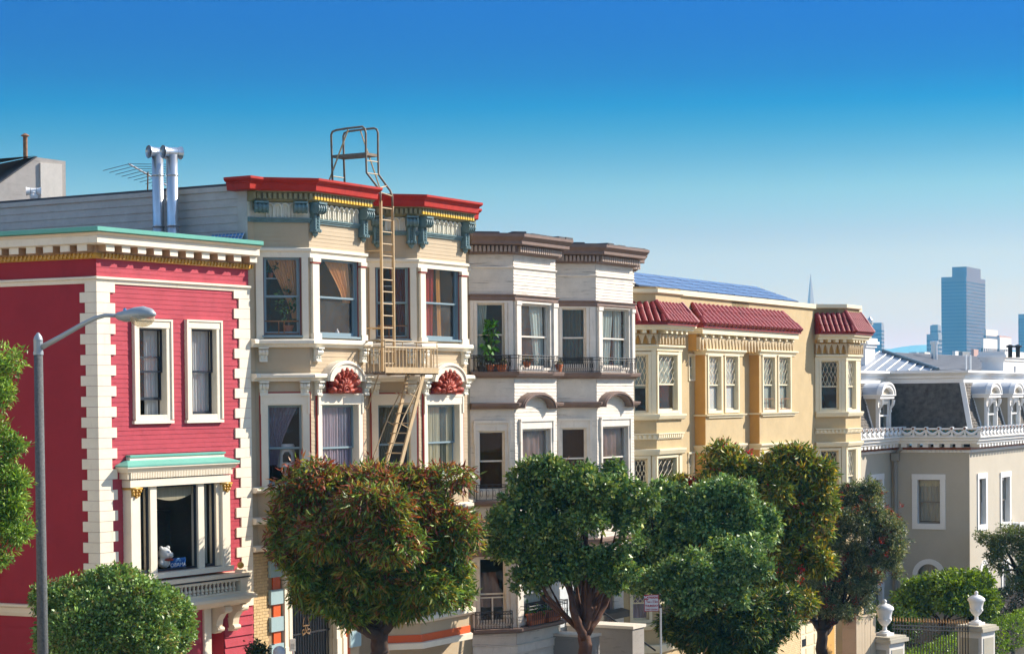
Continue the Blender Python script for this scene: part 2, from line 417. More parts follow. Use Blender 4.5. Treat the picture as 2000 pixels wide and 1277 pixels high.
def _board(mb, fr, a, b, c, d, za, zb, lap, jit, m=0):
    f = lambda z: .003 + jit + lap * (zb - z) / (zb - za)
    oc, od = f(c), f(d)
    mb.add((fr.pt(a, oc, c), fr.pt(b, oc, c), fr.pt(b, od, d), fr.pt(a, od, d), fr.pt(a, 0, c), fr.pt(b, 0, c)),
           ((0, 1, 2, 3), (4, 5, 1, 0)), m)
def siding(mb, fr, s0, s1, z0, z1, holes=(), pitch=.1, lap=.014, m=0):
    for za, zb, parts in _rows(fr, s0, s1, z0, z1, holes, pitch):
        j = random.uniform(0, .004)
        for p in parts: _board(mb, fr, *p, za, zb, lap, j, m)
    return mb
def boards(parent, name, mt, fr, s0, s1, z0, z1, holes=(), pitch=.1, lap=.014):      # one object per board
    n = max(1, round((z1 - z0) / pitch)); p = (z1 - z0) / n
    for i in range(n):
        za, zb = z0 + i * p, z0 + (i + 1) * p; y = (za + zb) / 2; j = random.uniform(0, .005)
        iv = [(s0, s1)]
        for h in holes:
            if h[2] < y < h[3]:
                nv = []
                for a, b in iv:
                    if h[1] <= a or h[0] >= b: nv.append((a, b)); continue
                    if h[0] > a: nv.append((a, h[0]))
                    if h[1] < b: nv.append((h[1], b))
                iv = nv
        for a, b in iv:
            if b - a > .02:
                mb = MB(); _board(mb, fr, a, b, za, zb, za, zb, lap, j); mb.build(name, mt, parent)
def each_seg(path):
    for a, b in zip(path, path[1:]): yield seg_frame(a, b), math.hypot(b[0] - a[0], b[1] - a[1])
def curtain(parent, fr, o, z0, z1, left, right, mt, waves=7, amp=.025, rows=8, name='curtain'):
    """left/right: functions of t (0 bottom, 1 top) giving the edge of the cloth along the wall."""
    mb = MB(); nc = waves * 6; pts = []
    ph = random.uniform(0, 6)
    for i in range(rows + 1):
        t = i / rows; a, b = left(t), right(t)
        for k in range(nc + 1):
            u = k / nc
            w = math.sin(u * waves * 2 * math.pi + ph + .5 * math.sin(u * 9)) * amp + amp * .5 * math.sin(u * 17 + ph)
            pts.append(fr.pt(a + (b - a) * u, o + w, z0 + (z1 - z0) * t))
    W = nc + 1
    mb.add(pts, [(i * W + k, i * W + k + 1, (i + 1) * W + k + 1, (i + 1) * W + k) for i in range(rows) for k in range(nc)])
    return mb.build(name, mt, parent, smooth=True)
def sash_bars(mb, fr, s0, s1, z0, z1, o, w=.05, wb=None, d=.035, m=0):
    wb = wb or w
    mb.box(fr, s0, s0 + w, o - d, o, z0, z1, m); mb.box(fr, s1 - w, s1, o - d, o, z0, z1, m)
    mb.box(fr, s0 + w, s1 - w, o - d + .001, o - .001, z1 - w, z1, m); mb.box(fr, s0 + w, s1 - w, o - d + .001, o - .001, z0, z0 + wb, m)
    return mb
def window(parent, fr, r, o=0.0, casing=None, cmat=None, smat=None, smat2=None, meet=.5, recess=.09, glass=None, glass2=None, cd=.05, sill=None, label=None, openlow=0.0, bar=.05, railw=None, jmat=None):
    """Double-hung window in opening r=(s0,s1,z0,z1); casing=(left,right,top,bottom) board widths."""
    s0, s1, z0, z1 = r
    mb = MB(); j = .014
    dp = recess + .10
    # jambs lining the opening
    e = cd - .004 if casing else .0
    mb.box(fr, s0 - .02, s0 + j, o - dp, o + e, z0 - .02, z1 + .02); mb.box(fr, s1 - j, s1 + .02, o - dp, o + e, z0 - .02, z1 + .02)
    mb.box(fr, s0 + j, s1 - j, o - dp, o + e - .002, z1 - j, z1 + .02); mb.box(fr, s0 + j, s1 - j, o - dp, o + e - .002, z0 - .02, z0 + j)
    if casing:
        l, rr, t, b = casing
        if l: mb.box(fr, s0 - l, s0 - .003, o - .02, o + cd, z0 - (b or 0), z1 + t)
        if rr: mb.box(fr, s1 + .003, s1 + rr, o - .02, o + cd, z0 - (b or 0), z1 + t)
        if t: mb.box(fr, s0 - l - .01, s1 + rr + .01, o - .018, o + cd + .012, z1 + .003, z1 + t + .012)
        if b: mb.box(fr, s0 - .002, s1 + .002, o - .018, o + cd - .003, z0 - b, z0 - .003)
    w = mb.build('window', cmat or CREAM, parent)
    if label: w['label'] = label
    smat = smat or SASH_DARK
    zm = z0 + (z1 - z0) * meet
    a, b = s0 + j, s1 - j
    ou, ol = o - recess, o - recess - .045
    sash_bars(MB(), fr, a, b, zm - .02, z1 - j, ou, bar, .045).build('sash', smat, w)
    zl = z0 + j + openlow
    sash_bars(MB(), fr, a, b, zl, zm + .02 + openlow, ol, bar, railw or bar * 1.5).build('sash', smat2 or smat, w)
    g = glass or GLASS
    MB().quad(fr.pt(a + bar * .8, ou - .02, zm), fr.pt(b - bar * .8, ou - .02, zm), fr.pt(b - bar * .8, ou - .02, z1 - j - bar * .8), fr.pt(a + bar * .8, ou - .02, z1 - j - bar * .8)).build('pane', g, w)
    MB().quad(fr.pt(a + bar * .8, ol - .02, zl + bar), fr.pt(b - bar * .8, ol - .02, zl + bar), fr.pt(b - bar * .8, ol - .02, zm + openlow), fr.pt(a + bar * .8, ol - .02, zm + openlow)).build('pane', glass2 or g, w)
    if sill:
        sm = MB(); ow, sh, ext = sill
        sm.box(fr, s0 - ext, s1 + ext, o - .015, o + ow, z0 - (casing[3] if casing and casing[3] else 0) - sh, z0 - (casing[3] if casing and casing[3] else 0) - .002)
        sm.build('sill', cmat or CREAM, w)
    return w
def const(a): return lambda t: a
def ease(a, b, k=1.0): return lambda t: a + (b - a) * (t ** k)
# ------------------------------------------------------------------ street plan (plan points follow the photograph's vanishing lines)
C0 = at_depth(190, 700, 46.0); C0 = (C0.x, C0.y)
RF = Frame(C0, RAD(33))                                   # red house, street front
RW = RF.S(487, 700)
_far = (C0[0] - 15 * math.sin(RAD(64)), C0[1] + 15 * math.cos(RAD(64)))
RS = Frame(_far, RAD(116))                                # red house, side wall
G0 = RF.plan(RW)
GF = Frame(G0, RAD(30.4))                                 # tan house
GW = GF.S(916, 600)
Y0 = GF.plan(GW)
WF = Frame(Y0, RAD(30.4))                                 # white boarded house
WW = WF.S(1238, 560)
Z0 = WF.plan(WW)
ZF = Frame(Z0, RAD(28.5))                                 # yellow house
STREET = Frame(C0, RAD(30.0))
def ground_z(s): return -8.3 - .075 * s
GZ = -8.35

# ================================================================== RED HOUSE
red = thing('red_house', 'red painted corner house with cream quoins and a green capped cornice', 'house', (*RF.plan(2.6, -5), GZ))
zc = lambda y: at_depth(186, y, 45.6).z
zw = lambda y: RF.Z(190, y)
RPATH = [RS.plan(0), C0, RF.plan(RW)]
ROOFZ = zc(452)
# openings on the street front
w_l = RF.rect(268, 322.5, 640.5, 811); w_r = RF.rect(370, 420.5, 642, 809.6)
OB = .22
grp = RF.rect(272, 433, 946, 1112, OB)
door = (RF.S(404, 1240), RF.S(438, 1240), GZ, RF.Z(420, 1183))
holes = [w_l, w_r, grp, door]
mb = MB()
wall_quads(mb, RF, 0, RW, GZ - 2, ROOFZ, holes)
b0, b1 = RF.plan(RW, -12), RS.plan(0)
fr_back = seg_frame(RF.plan(RW), b0); wall_quads(mb, fr_back, 0, 12, GZ - 2, ROOFZ)
fr_bk2 = seg_frame(b0, b1); wall_quads(mb, fr_bk2, 0, math.hypot(b0[0] - b1[0], b0[1] - b1[1]), GZ - 2, ROOFZ)
mb.build('wall', RED_PAINT, red)
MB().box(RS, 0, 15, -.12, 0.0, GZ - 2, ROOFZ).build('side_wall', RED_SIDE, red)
MB().slab([C0, RF.plan(RW), b0, b1][::-1], ROOFZ - .5, ROOFZ - .3).build('roof', ROOF_TAR, red)
# interior
mb = MB()
zf = [GZ, RF.Z(350, 1150), RF.Z(350, 868), zw(520)]
mb.box(RF, .15, RW - .15, -3.2, -3.0, GZ, zw(520))
mb.box(RF, .13, .2, -3.0, -.14, GZ, zw(520)); mb.box(RF, RW - .2, RW - .13, -3.0, -.14, GZ, zw(520))
mb.box(RF, 2.55, 2.65, -3.0, -.5, zf[2], zw(520))
for z in zf[1:]: mb.box(RF, .2, RW - .2, -3.0, -.14, z - .25, z)
mb.build('interior_wall', INTERIOR, red)
# clapboards, one object each
zb_hi, zb_lo = zw(551), RF.Z(350, 1160)
bh = [(w[0] - .145, w[1] + .145, w[2] - .22, w[3] + .19) for w in (w_l, w_r)]
hood_top = RF.Z(345, 886, .12)
bh.append((RF.S(254, 1000, OB) , RF.S(447, 1000, OB), RF.Z(345, 1150), hood_top))
boards(red, 'clapboard', RED_PAINT, RF, .02, RW - .02, zb_lo, zb_hi, bh, pitch=.108, lap=.008)
boards(red, 'clapboard', RED_PAINT, RF, .0, RW - .02, zw(539.5), zw(503), [], pitch=.108, lap=.008)
boards(red, 'plank', RED_PAINT, RF, RF.S(438, 1240), RW, GZ, RF.Z(465, 1183), [], pitch=.24, lap=.04)
# side wall seams and lower planks
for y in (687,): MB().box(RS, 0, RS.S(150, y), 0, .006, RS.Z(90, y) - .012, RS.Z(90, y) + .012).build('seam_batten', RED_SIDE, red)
bz1, bz0 = RS.Z(60, 1179), RS.Z(60, 1203)
MB().sweep([RS.plan(0), C0], [(0, bz0), (.05, bz0), (.07, bz0 + .08), (.07, bz1 - .1), (.12, bz1 - .06), (.12, bz1 - .01), (0, bz1)]).build('string_course', CREAM_WARM, red)
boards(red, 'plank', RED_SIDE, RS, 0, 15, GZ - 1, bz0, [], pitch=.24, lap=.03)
# cornice
MOD_SHADE = mat('modillion_shade_brown', (.46, .30, .18), .55, .1)  # brown puts the shade of bracket sides and backing into the colour
MB().sweep(RPATH, [(0, zc(454)), (.47, zc(453)), (.50, zc(451.5)), (.50, zc(443.5)), (.47, zc(443)), (0, zc(440))]).build('cornice_cap', TEAL_FLASH, red)
MB().sweep(RPATH, [(0, zc(460)), (.38, zc(460)), (.40, zc(457)), (.47, zc(454)), (0, zc(454))]).build('cornice_crown', CREAM_WARM, red)
MB().sweep(RPATH, [(0, zc(476)), (.30, zc(476)), (.37, zc(474)), (.37, zc(460.2)), (0, zc(460.2))]).build('cornice_fascia', CREAM, red)
MB().sweep(RPATH, [(0, zc(492)), (.05, zc(492)), (.05, zc(476)), (0, zc(476))]).build('cornice_backing', MOD_SHADE, red)
msrc = None
zm0, zm1 = zc(489), zc(476.2)
MW = .27
for xr in [222.3 + i * (500.5 - 222.3) / 9 for i in range(10)]:
    s = RF.S(xr, 490, .27)
    if msrc is None:
        m_ = MB().prof_box if False else None
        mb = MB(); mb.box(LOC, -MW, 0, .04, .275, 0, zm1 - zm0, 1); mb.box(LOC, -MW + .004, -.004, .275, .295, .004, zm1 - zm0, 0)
        msrc = mb.build('modillion', [CREAM, MOD_SHADE], red, origin=(0, 0, 0)); msrc.location = RF.pt(s, 0, zm0) - WL[red.name]; msrc.rotation_euler = rotz(RF)
    else: inst(msrc, RF.pt(s, 0, zm0), rotz(RF), red)
xl = 151.6
while xl > -230:
    s = RS.S(xl, 480, .27); inst(msrc, RS.pt(s + MW, 0, zm0), rotz(RS), red); xl -= 33.2
zr0, zr1 = zc(502.5), zc(490)
MB().sweep(RPATH, [(0, zr0), (.05, zr0), (.08, zr0 + .03), (.10, (zr0 + zr1) / 2), (.08, zr1 - .02), (0, zr1)]).build('rope_moulding', GOLD, red)
mb = MB()
for fr, L in ((RF, RW), (RS, 15.0)):
    k = 0.06
    while k < L:
        mb.hexa((fr.pt(k, .115, zr0 + .02), fr.pt(k + .05, .115, zr0 + .02), fr.pt(k + .05, .06, zr0 + .02), fr.pt(k, .06, zr0 + .02),
                 fr.pt(k + .03, .115, zr1 - .025), fr.pt(k + .08, .115, zr1 - .025), fr.pt(k + .08, .06, zr1 - .025), fr.pt(k + .03, .06, zr1 - .025)))
        k += .115
mb.build('rope_strands', GOLD, red, kind='stuff')
zbt, zbb = zc(538.5), zc(551)
MB().sweep(RPATH, [(0, zbb), (.04, zbb), (.05, zbb + .05), (.05, zbt - .06), (.10, zbt - .04), (.10, zbt), (0, zbt + .02)]).build('frieze_band', CREAM, red)
# quoins: alternating long and short blocks wrapping the corner, and a column at the far end
def quoin(parent, la, lb, z0, z1, mt, th=.045):
    mb = MB()
    p = [RS.plan(15 - la, th), None, RF.plan(lb, th), RF.plan(lb, 0), C0, RS.plan(15 - la, 0)]
    o = offset_path([RS.plan(15 - la), C0, RF.plan(lb)], th); p[0], p[1], p[2] = o
    mb.slab(p[::-1], z0, z1)
    return mb.build('quoin_block', mt, parent)
y = 550.0; i = 0; P2 = 20.35
sl, ss = 15 - RS.S(159.6, 700), 15 - RS.S(169.8, 700)
fl, fs = RF.S(223.5, 700), RF.S(213.5, 700)
while y < 1290:
    za, zb = zw(y + P2 - .35), zw(y + .2)
    if i % 2 == 0: quoin(red, ss, fl, za, zb, CREAM)
    else: quoin(red, sl, fs, za, zb, CREAM)
    y += P2 * (1 + .0002 * i); i += 1
y = 565.0; i = 0
ql, qs = RF.S(457, 800), RF.S(466.5, 800)
while y < 1165:
    za, zb = RF.Z(480, y + 19.1), RF.Z(480, y + .3)
    MB().box(RF, ql if i % 2 == 0 else qs, RW - .004, -.01, .045, za, zb).build('quoin_block', CREAM, red)
    y += 19.3; i += 1
# upper windows
W1 = window(red, RF, w_l, 0, (.14, .14, .17, .12), CREAM, SASH_DARK, openlow=.34, sill=(.09, .07, .20), recess=.07, cd=.07, bar=.045)
W2 = window(red, RF, w_r, 0, (.14, .14, .17, .12), CREAM, SASH_DARK, sill=(.09, .07, .20), recess=.07, cd=.07, bar=.045)
for w, r in ((W1, w_l), (W2, w_r)):                        # raised back-band round the casing
    mb = MB()
    a, b, c, d = r[0] - .14, r[1] + .14, r[2] - .10, r[3] + .17
    for q in ((a - .035, a + .02, c, d + .03), (b - .02, b + .035, c, d + .03)): mb.box(RF, q[0], q[1], -.01, .105, q[2], q[3])
    mb.box(RF, a - .036, b + .036, -.011, .107, d - .01, d + .034)
    mb.build('casing_band', CREAM, w)
CURT_W = cloth_mat('white_sheer', '#d8dad8', .35); CURT_G = cloth_mat('pale_green_curtain', '#b9c3bb', .3)
h = w_l; wd = h[1] - h[0]
curtain(W1, RF, -.225, h[2] + .02, h[3] - .02, const(h[0] + wd * .52), const(h[1] - .02), CURT_W, 5)
h = w_r; curtain(W2, RF, -.225, h[2] + .02, h[3] - .02, const(h[0] + .02), const(h[1] - .02), CURT_W, 8)
lamp = MB(); pc = RF.pt(w_l[0] + .25, -.8, w_l[2] + .35)
lamp.lathe(pc, [(.09, -.5), (.09, -.46), (.02, -.44), (.03, -.2), (.02, .1), (.17, .1), (.13, .42), (.12, .42)], 12)
tag(lamp.build('table_lamp', mat('lampshade_beige', (.62, .52, .36), .8)), 'beige lampshade standing inside the upper left window of the red house', 'lamp')
# lower triple window with hood
lw = MB()
px = lambda x, y=1030: RF.S(x, y, OB)
zs, zh = grp[2], grp[3]
for a, b, o in ((254, 272, OB + .04), (433, 447.5, OB + .04), (295.5, 308, OB - .02), (389, 400.5, OB - .02)):
    lw.box(RF, px(a), px(b), -.02, o, zs - .02, zh)
lw.box(RF, px(254) - .02, px(447.5) + .02, -.02, OB + .05, zh + .001, RF.Z(350, 932, OB))
lw.box(RF, px(254) - .05, px(447.5) + .05, -.02, OB + .10, zs - .14, zs - .021)
LWN = lw.build('window', CREAM, red)
d0, d1 = RF.Z(350, 931, OB + .1), RF.Z(350, 918, OB + .1)
fpath = [RF.plan(px(252) - .02, 0), RF.plan(px(252) - .02, OB), RF.plan(px(449) + .02, OB), RF.plan(px(449) + .02, 0)]
MB().sweep(fpath, [(-.02, d0), (.05, d0), (.05, d1), (-.02, d1)]).build('frieze', CREAM_WARM, LWN)
mb = MB()
s = px(252)
while s < px(449) - .03:
    mb.box(RF, s, s + .032, OB + .04, OB + .085, d0 + .01, d1 - .002); s += .055
mb.build('dentils', CREAM, LWN, kind='stuff')
zcr = RF.Z(345, 908, OB + .2)
MB().sweep(fpath, [(-.02, d1), (.09, d1), (.12, d1 + .05), (.17, zcr - .03), (.17, zcr), (-.02, zcr)]).build('crown', CREAM, LWN)
MB().sweep(fpath, [(-.2, zcr + .001), (.18, zcr + .001), (.18, zcr + .035), (-.10, zcr + .14), (-.2, zcr + .14)]).build('hood_flashing', TEAL_FLASH, LWN)
zbx = RF.Z(345, 889, .12)
MB().box(RF, px(262), px(446), -.01, .12, zcr + .09, zbx).build('hood_block', CREAM, LWN)
MB().box(RF, px(261), px(447), -.01, .15, zbx + .001, zbx + .045).build('hood_cap', TEAL_FLASH, LWN)
for xa, xb in ((253, 273), (432, 448.5)):
    mb = MB(); a, b = px(xa), px(xb); z1 = zh - .01; z0 = z1 - .20; c = (a + b) / 2; hw = (b - a) / 2
    mb.box(RF, a + .03, b - .03, 0, OB + .06, z0, z1 - .04); mb.box(RF, a - .01, b + .01, 0, OB + .10, z1 - .045, z1)
    for q in (-1, 0, 1):
        mb.ball(RF.pt(c + q * hw * .72, OB + .07, z1 - .08), .045, 8); mb.ball(RF.pt(c + q * hw * .55, OB + .06, z0 + .05), .04, 8)
    mb.ball(RF.pt(c, OB + .07, z0 - .01), .035, 8)
    mb.build('capital', GOLD, LWN, smooth=True)
for a, b in ((272, 295.5), (308, 389), (400.5, 433)):
    A, B = px(a) + .004, px(b) - .004
    if a > 400: B = px(424)
    MB_ = MB(); sash_bars(MB_, RF, A, B, zs, zh, OB - .08, .045, .06 if a != 308 else .05, .05); MB_.build('sash', SASH_DARK, LWN)
    MB().quad(RF.pt(A, OB - .1, zs), RF.pt(B, OB - .1, zs), RF.pt(B, OB - .1, zh), RF.pt(A, OB - .1, zh)).build('pane', GLASS_CLEAR, LWN)
A, B = px(424), px(433)
MB().box(RF, A, B, -.02, OB - .02, zs, zh).build('mullion', CREAM_WARM, LWN)
curtain(LWN, RF, OB - .3, zs + .05, zh - .03, const(px(401) + .02), const(px(424) - .02), CURT_G, 5)
mb = MB(); pts = []
NN = 24                                                    # scalloped valance
top = [(px(308) + (px(389) - px(308)) * i / NN, zh - .02) for i in range(NN + 1)]
bot = [(s, zh - .02 - .22 - .13 * math.sin(math.pi * i / NN) ) for i, (s, z) in enumerate(top)]
mb.strip(RF, bot, top, OB - .21, OB - .20)
mb.build('valance', cloth_mat('ecru_valance', '#b8b096', .3), LWN)
# plush bear and blue window sign on the sill
bz = zs + .05
bx = RF.S(323, 1097, OB - .3)
bear = thing('plush_bear', 'white plush bear with a red bow leaning in the lower red house window', 'toy', RF.pt(bx, OB - .32, bz))
PL = mat('white_plush', (.75, .75, .72), .95, .08, bump=.8, bscale=120)
bp = RF.pt(bx, OB - .34, bz)
up = Vector((0, 0, 1)); dd = Vector((*RF.d, 0)); nn = Vector((*RF.n, 0))
mb = MB(); mb.ball(bp + up * .12, .15, 14, sc=(1, 1, .9)); mb.ball(bp + up * .33 + dd * .02, .155, 14); mb.ball(bp + up * .29 + dd * .09 + nn * .12, .075, 10)
for q in (-1, 1): mb.ball(bp + up * .46 + dd * (.02 + q * .115), .052, 8); mb.ball(bp + up * .12 + dd * q * .16 + nn * .06, .065, 8)
mb.build('body', PL, bear, smooth=True)
mb = MB(); mb.ball(bp + up * .30 + dd * .115 + nn * .19, .022, 8)
for q in (-1, 1): mb.ball(bp + up * .37 + dd * (.05 + q * .06) + nn * .145, .014, 6)
mb.build('face', SASH_DARK, bear, smooth=True)
mb = MB(); mb.ball(bp + up * .19 + dd * .02 + nn * .13, .05, 8, sc=(2.6, 2.6, .7)); mb.build('bow', SHELL_RED, bear, smooth=True)
def text(body, fr, s, o, z, size, mt, parent=None, align='CENTER', sx=1.0, bold=.0, name='lettering'):
    cu = bpy.data.curves.new(name, 'FONT'); cu.body = body; cu.size = size; cu.align_x = align; cu.align_y = 'CENTER'
    cu.extrude = .0015; cu.offset = bold; cu.fill_mode = 'BOTH'; cu.materials.append(mt)
    tmp = bpy.data.objects.new('lettering_curve', cu); COL.objects.link(tmp)
    me = bpy.data.meshes.new_from_object(tmp.evaluated_get(bpy.context.evaluated_depsgraph_get())); bpy.data.objects.remove(tmp); bpy.data.curves.remove(cu)
    if not me.materials: me.materials.append(mt)
    ob = bpy.data.objects.new(name, me)
    p = fr.pt(s, o, z); place(ob, p, parent)
    ob.rotation_euler = (math.pi / 2, 0, math.atan2(fr.d[1], fr.d[0])); ob.scale = (sx, 1, 1)
    return ob
WHITE_INK = mat('white_ink', (.85, .85, .85), .6, 0, bump=0); RED_INK = mat('sign_red_ink', (.45, .02, .03), .5, .02, bump=0)
SIGN_BLUE = mat('campaign_blue', (.012, .10, .36), .5, .1, bump=0); PALE_BLUE = mat('pale_blue_ink', (.30, .55, .80), .5, 0, bump=0)
sa, sb, sz0, sz1 = RF.S(333.5, 1097, OB - .2), RF.S(362.5, 1097, OB - .2), RF.Z(348, 1108, OB - .2), RF.Z(348, 1089, OB - .2)
sg = thing('window_sign', 'blue placard with white capitals propped in the lower red house window', 'sign', RF.pt((sa + sb) / 2, OB - .2, sz0))
bd = MB().box(RF, sa, sb, OB - .22, OB - .20, sz0, sz1).build('board', SIGN_BLUE, sg)
sc_ = (sa + sb) / 2; sw = sb - sa
text('OBAMA', RF, sc_, OB - .197, sz0 + (sz1 - sz0) * .30, (sz1 - sz0) * .56, WHITE_INK, sg, sx=min(1.6, sw / ((sz1 - sz0) * .56 * 3.3)))
mb = MB()                                                  # rising-sun arc mark over the word
N_ = 16; zc_ = sz0 + (sz1 - sz0) * .60
for r0, r1 in ((.045, .06), (.078, .09)):
    inn = [(sc_ + r0 * math.cos(math.pi * i / N_), zc_ + r0 * math.sin(math.pi * i / N_)) for i in range(N_ + 1)]
    ou = [(sc_ + r1 * math.cos(math.pi * i / N_), zc_ + r1 * math.sin(math.pi * i / N_)) for i in range(N_ + 1)]
    mb.strip(RF, inn[::-1], ou[::-1], OB - .2, OB - .197)
mb.build('emblem', PALE_BLUE, sg)
pf = RF.rect(283, 322, 966, 995, -2.9); mb = MB(); mb.box(RF, pf[0], pf[1], -3.0, -2.94, pf[2], pf[3], 0); mb.box(RF, pf[0] + .07, pf[1] - .07, -2.94, -2.93, pf[2] + .07, pf[3] - .07, 1)
mb.build('picture', [SASH_DARK, mat('old_print', (.25, .24, .20), .6, .2)], red)
mb = MB(); a_, b_ = RF.S(318, 1090, -2.6), RF.S(352, 1090, -2.6); mb.box(RF, a_, b_, -2.98, -2.5, zs - .6, zs + 1.15); mb.box(RF, a_ - .03, b_ + .03, -2.98, -2.46, zs + 1.15, zs + 1.2); mb.build('cabinet', SASH_DARK, red)
# balcony
BO = .62
bs0, bs1 = RF.S(262, 1130, BO), RF.S(492.5, 1120, BO)
bt1 = RF.Z(430, 1124, BO)
BAL = MB().box(RF, bs0, bs1, 0, BO, bt1 - .07, bt1).build('balcony', CREAM_WARM, red)
MB().box(RF, bs0 + .03, bs1 - .03, 0, BO - .02, bt1 - .11, bt1 - .071).build('drip_edge', SASH_DARK, BAL)
bb1 = RF.Z(430, 1163, BO)
mb = MB(); mb.box(RF, bs0 + .04, bs1 - .05, BO - .22, BO - .04, bt1 - .17, bt1 - .111); mb.box(RF, bs0 + .04, bs1 - .05, BO - .24, BO - .02, bb1, bb1 + .06)
mb.box(RF, RF.S(471, 1145, BO), bs1 - .02, BO - .26, BO - .015, bb1 + .061, bt1 - .112); mb.box(RF, bs0, bs0 + .3, BO - .26, BO - .015, bb1 + .061, bt1 - .112)
mb.box(RF, bs1 - .2, bs1 - .02, .0, BO - .27, bb1 + .061, bt1 - .112)
mb.build('balustrade_rail', CREAM_WARM, BAL)
hb = bt1 - .17 - bb1 - .06
bsrc = MB().lathe((0, 0, 0), [(.05, 0), (.05, .04), (.03, .06), (.06, hb * .3), (.055, hb * .42), (.026, hb * .68), (.045, hb * .74), (.03, hb * .80), (.048, hb * .93), (.048, hb)], 10).build('baluster', CREAM_WARM, BAL, smooth=True, origin=(0, 0, 0))
first = True; s = bs0 + .42
while s < RF.S(471, 1145, BO) - .05:
    p = RF.pt(s, BO - .13, bb1 + .06)
    if first: bsrc.location = p - WL[BAL.name]; first = False
    else: inst(bsrc, p, None, BAL)
    s += .142
mb = MB(); c = RF.pt(RF.S(473, 1110, BO * .7), BO * .62, bt1)
mb.box(RF, RF.S(473, 1110, BO * .7) - .1, RF.S(473, 1110, BO * .7) + .1, BO * .62 - .1, BO * .62 + .1, bt1 + .001, bt1 + .07)
mb.build('finial_base', CREAM_WARM, BAL)
MB().ball(c + up * .17, .085, 14).build('finial_ball', GOLD, BAL, smooth=True)
pz = [(0, bb1 - .30), (BO - .22, bb1 - .30), (BO - .10, bb1 - .24), (BO - .05, bb1 - .16), (BO + .14, bb1 - .13), (BO + .14, bb1 - .06), (BO - .0, bb1 - .001), (0, bb1 - .001)]
mb = MB(); n = len(pz); s1e = bs1 + .03
mb.add([RF.pt(bs0 - .1, o, z) for o, z in pz] + [RF.pt(s1e, o, z) for o, z in pz], [tuple(range(n)), tuple(range(2 * n - 1, n - 1, -1))] + [(j, i, n + i, n + j) for i, j in ((i, (i + 1) % n) for i in range(n))])
mb.build('balcony_slab', CREAM_WARM, BAL)
for x in (430, 462):                                       # scroll brackets carrying the slab
    s = RF.S(x, 1200, .2); z = bb1 - .30; mb = MB()
    prof = [(0, z), (.46, z), (.48, z - .08), (.42, z - .14), (.30, z - .20), (.20, z - .34), (.17, z - .50), (.20, z - .54), (.20, z - .60), (.12, z - .66), (0, z - .66)]
    n = len(prof)
    mb.add([RF.pt(s - .11, o, q) for o, q in prof] + [RF.pt(s + .11, o, q) for o, q in prof], [tuple(range(n)), tuple(range(2 * n - 1, n - 1, -1))] + [(j, i, n + i, n + j) for i, j in ((i, (i + 1) % n) for i in range(n))])
    mb.tube([RF.pt(s - .13, .40, z - .08), RF.pt(s + .13, .40, z - .08)], .085, 12); mb.tube([RF.pt(s - .12, .18, z - .56), RF.pt(s + .12, .18, z - .56)], .06, 10)
    mb.build('scroll_bracket', CREAM_WARM, BAL)
# street level doorway
DR = MB()
DR.box(RF, door[0] + .10, door[1], -.9, -.8, GZ, door[3]); DR.box(RF, door[1] - .02, door[1], -.8, 0, GZ, door[3])
dr = DR.build('door', RED_SIDE, red)
MB().box(RF, RF.S(396, 1240), RF.S(409.5, 1240), -.75, .06, GZ, door[3]).build('post', CREAM, red)
# ------------------------------------------------------------------ foliage builder
def leaf_mat(name, trans=.35, gloss=.5, rough=.35):
    m = bpy.data.materials.new(name); m.use_nodes = True
    nt = m.node_tree; N = nt.nodes; L = nt.links; N.clear()
    o = N.new('ShaderNodeOutputMaterial'); a = N.new('ShaderNodeAttribute'); a.attribute_name = 'Col'
    d = N.new('ShaderNodeBsdfPrincipled'); d.inputs['Roughness'].default_value = rough; d.inputs['Specular IOR Level'].default_value = gloss
    t = N.new('ShaderNodeBsdfTranslucent'); mx = N.new('ShaderNodeMixShader'); mx.inputs[0].default_value = trans
    v = N.new('ShaderNodeVectorMath'); v.operation = 'MULTIPLY'; v.inputs[1].default_value = (1.25, 1.15, .55)
    L.new(a.outputs['Color'], d.inputs['Base Color']); L.new(a.outputs['Color'], v.inputs[0]); L.new(v.outputs[0], t.inputs[0])
    L.new(d.outputs[0], mx.inputs[1]); L.new(t.outputs[0], mx.inputs[2]); L.new(mx.outputs[0], o.inputs[0])
    return m
LEAF = leaf_mat('leaf', .27, .38, .46); LEAF_GLOSSY = leaf_mat('glossy_leaf', .20, .45, .44)
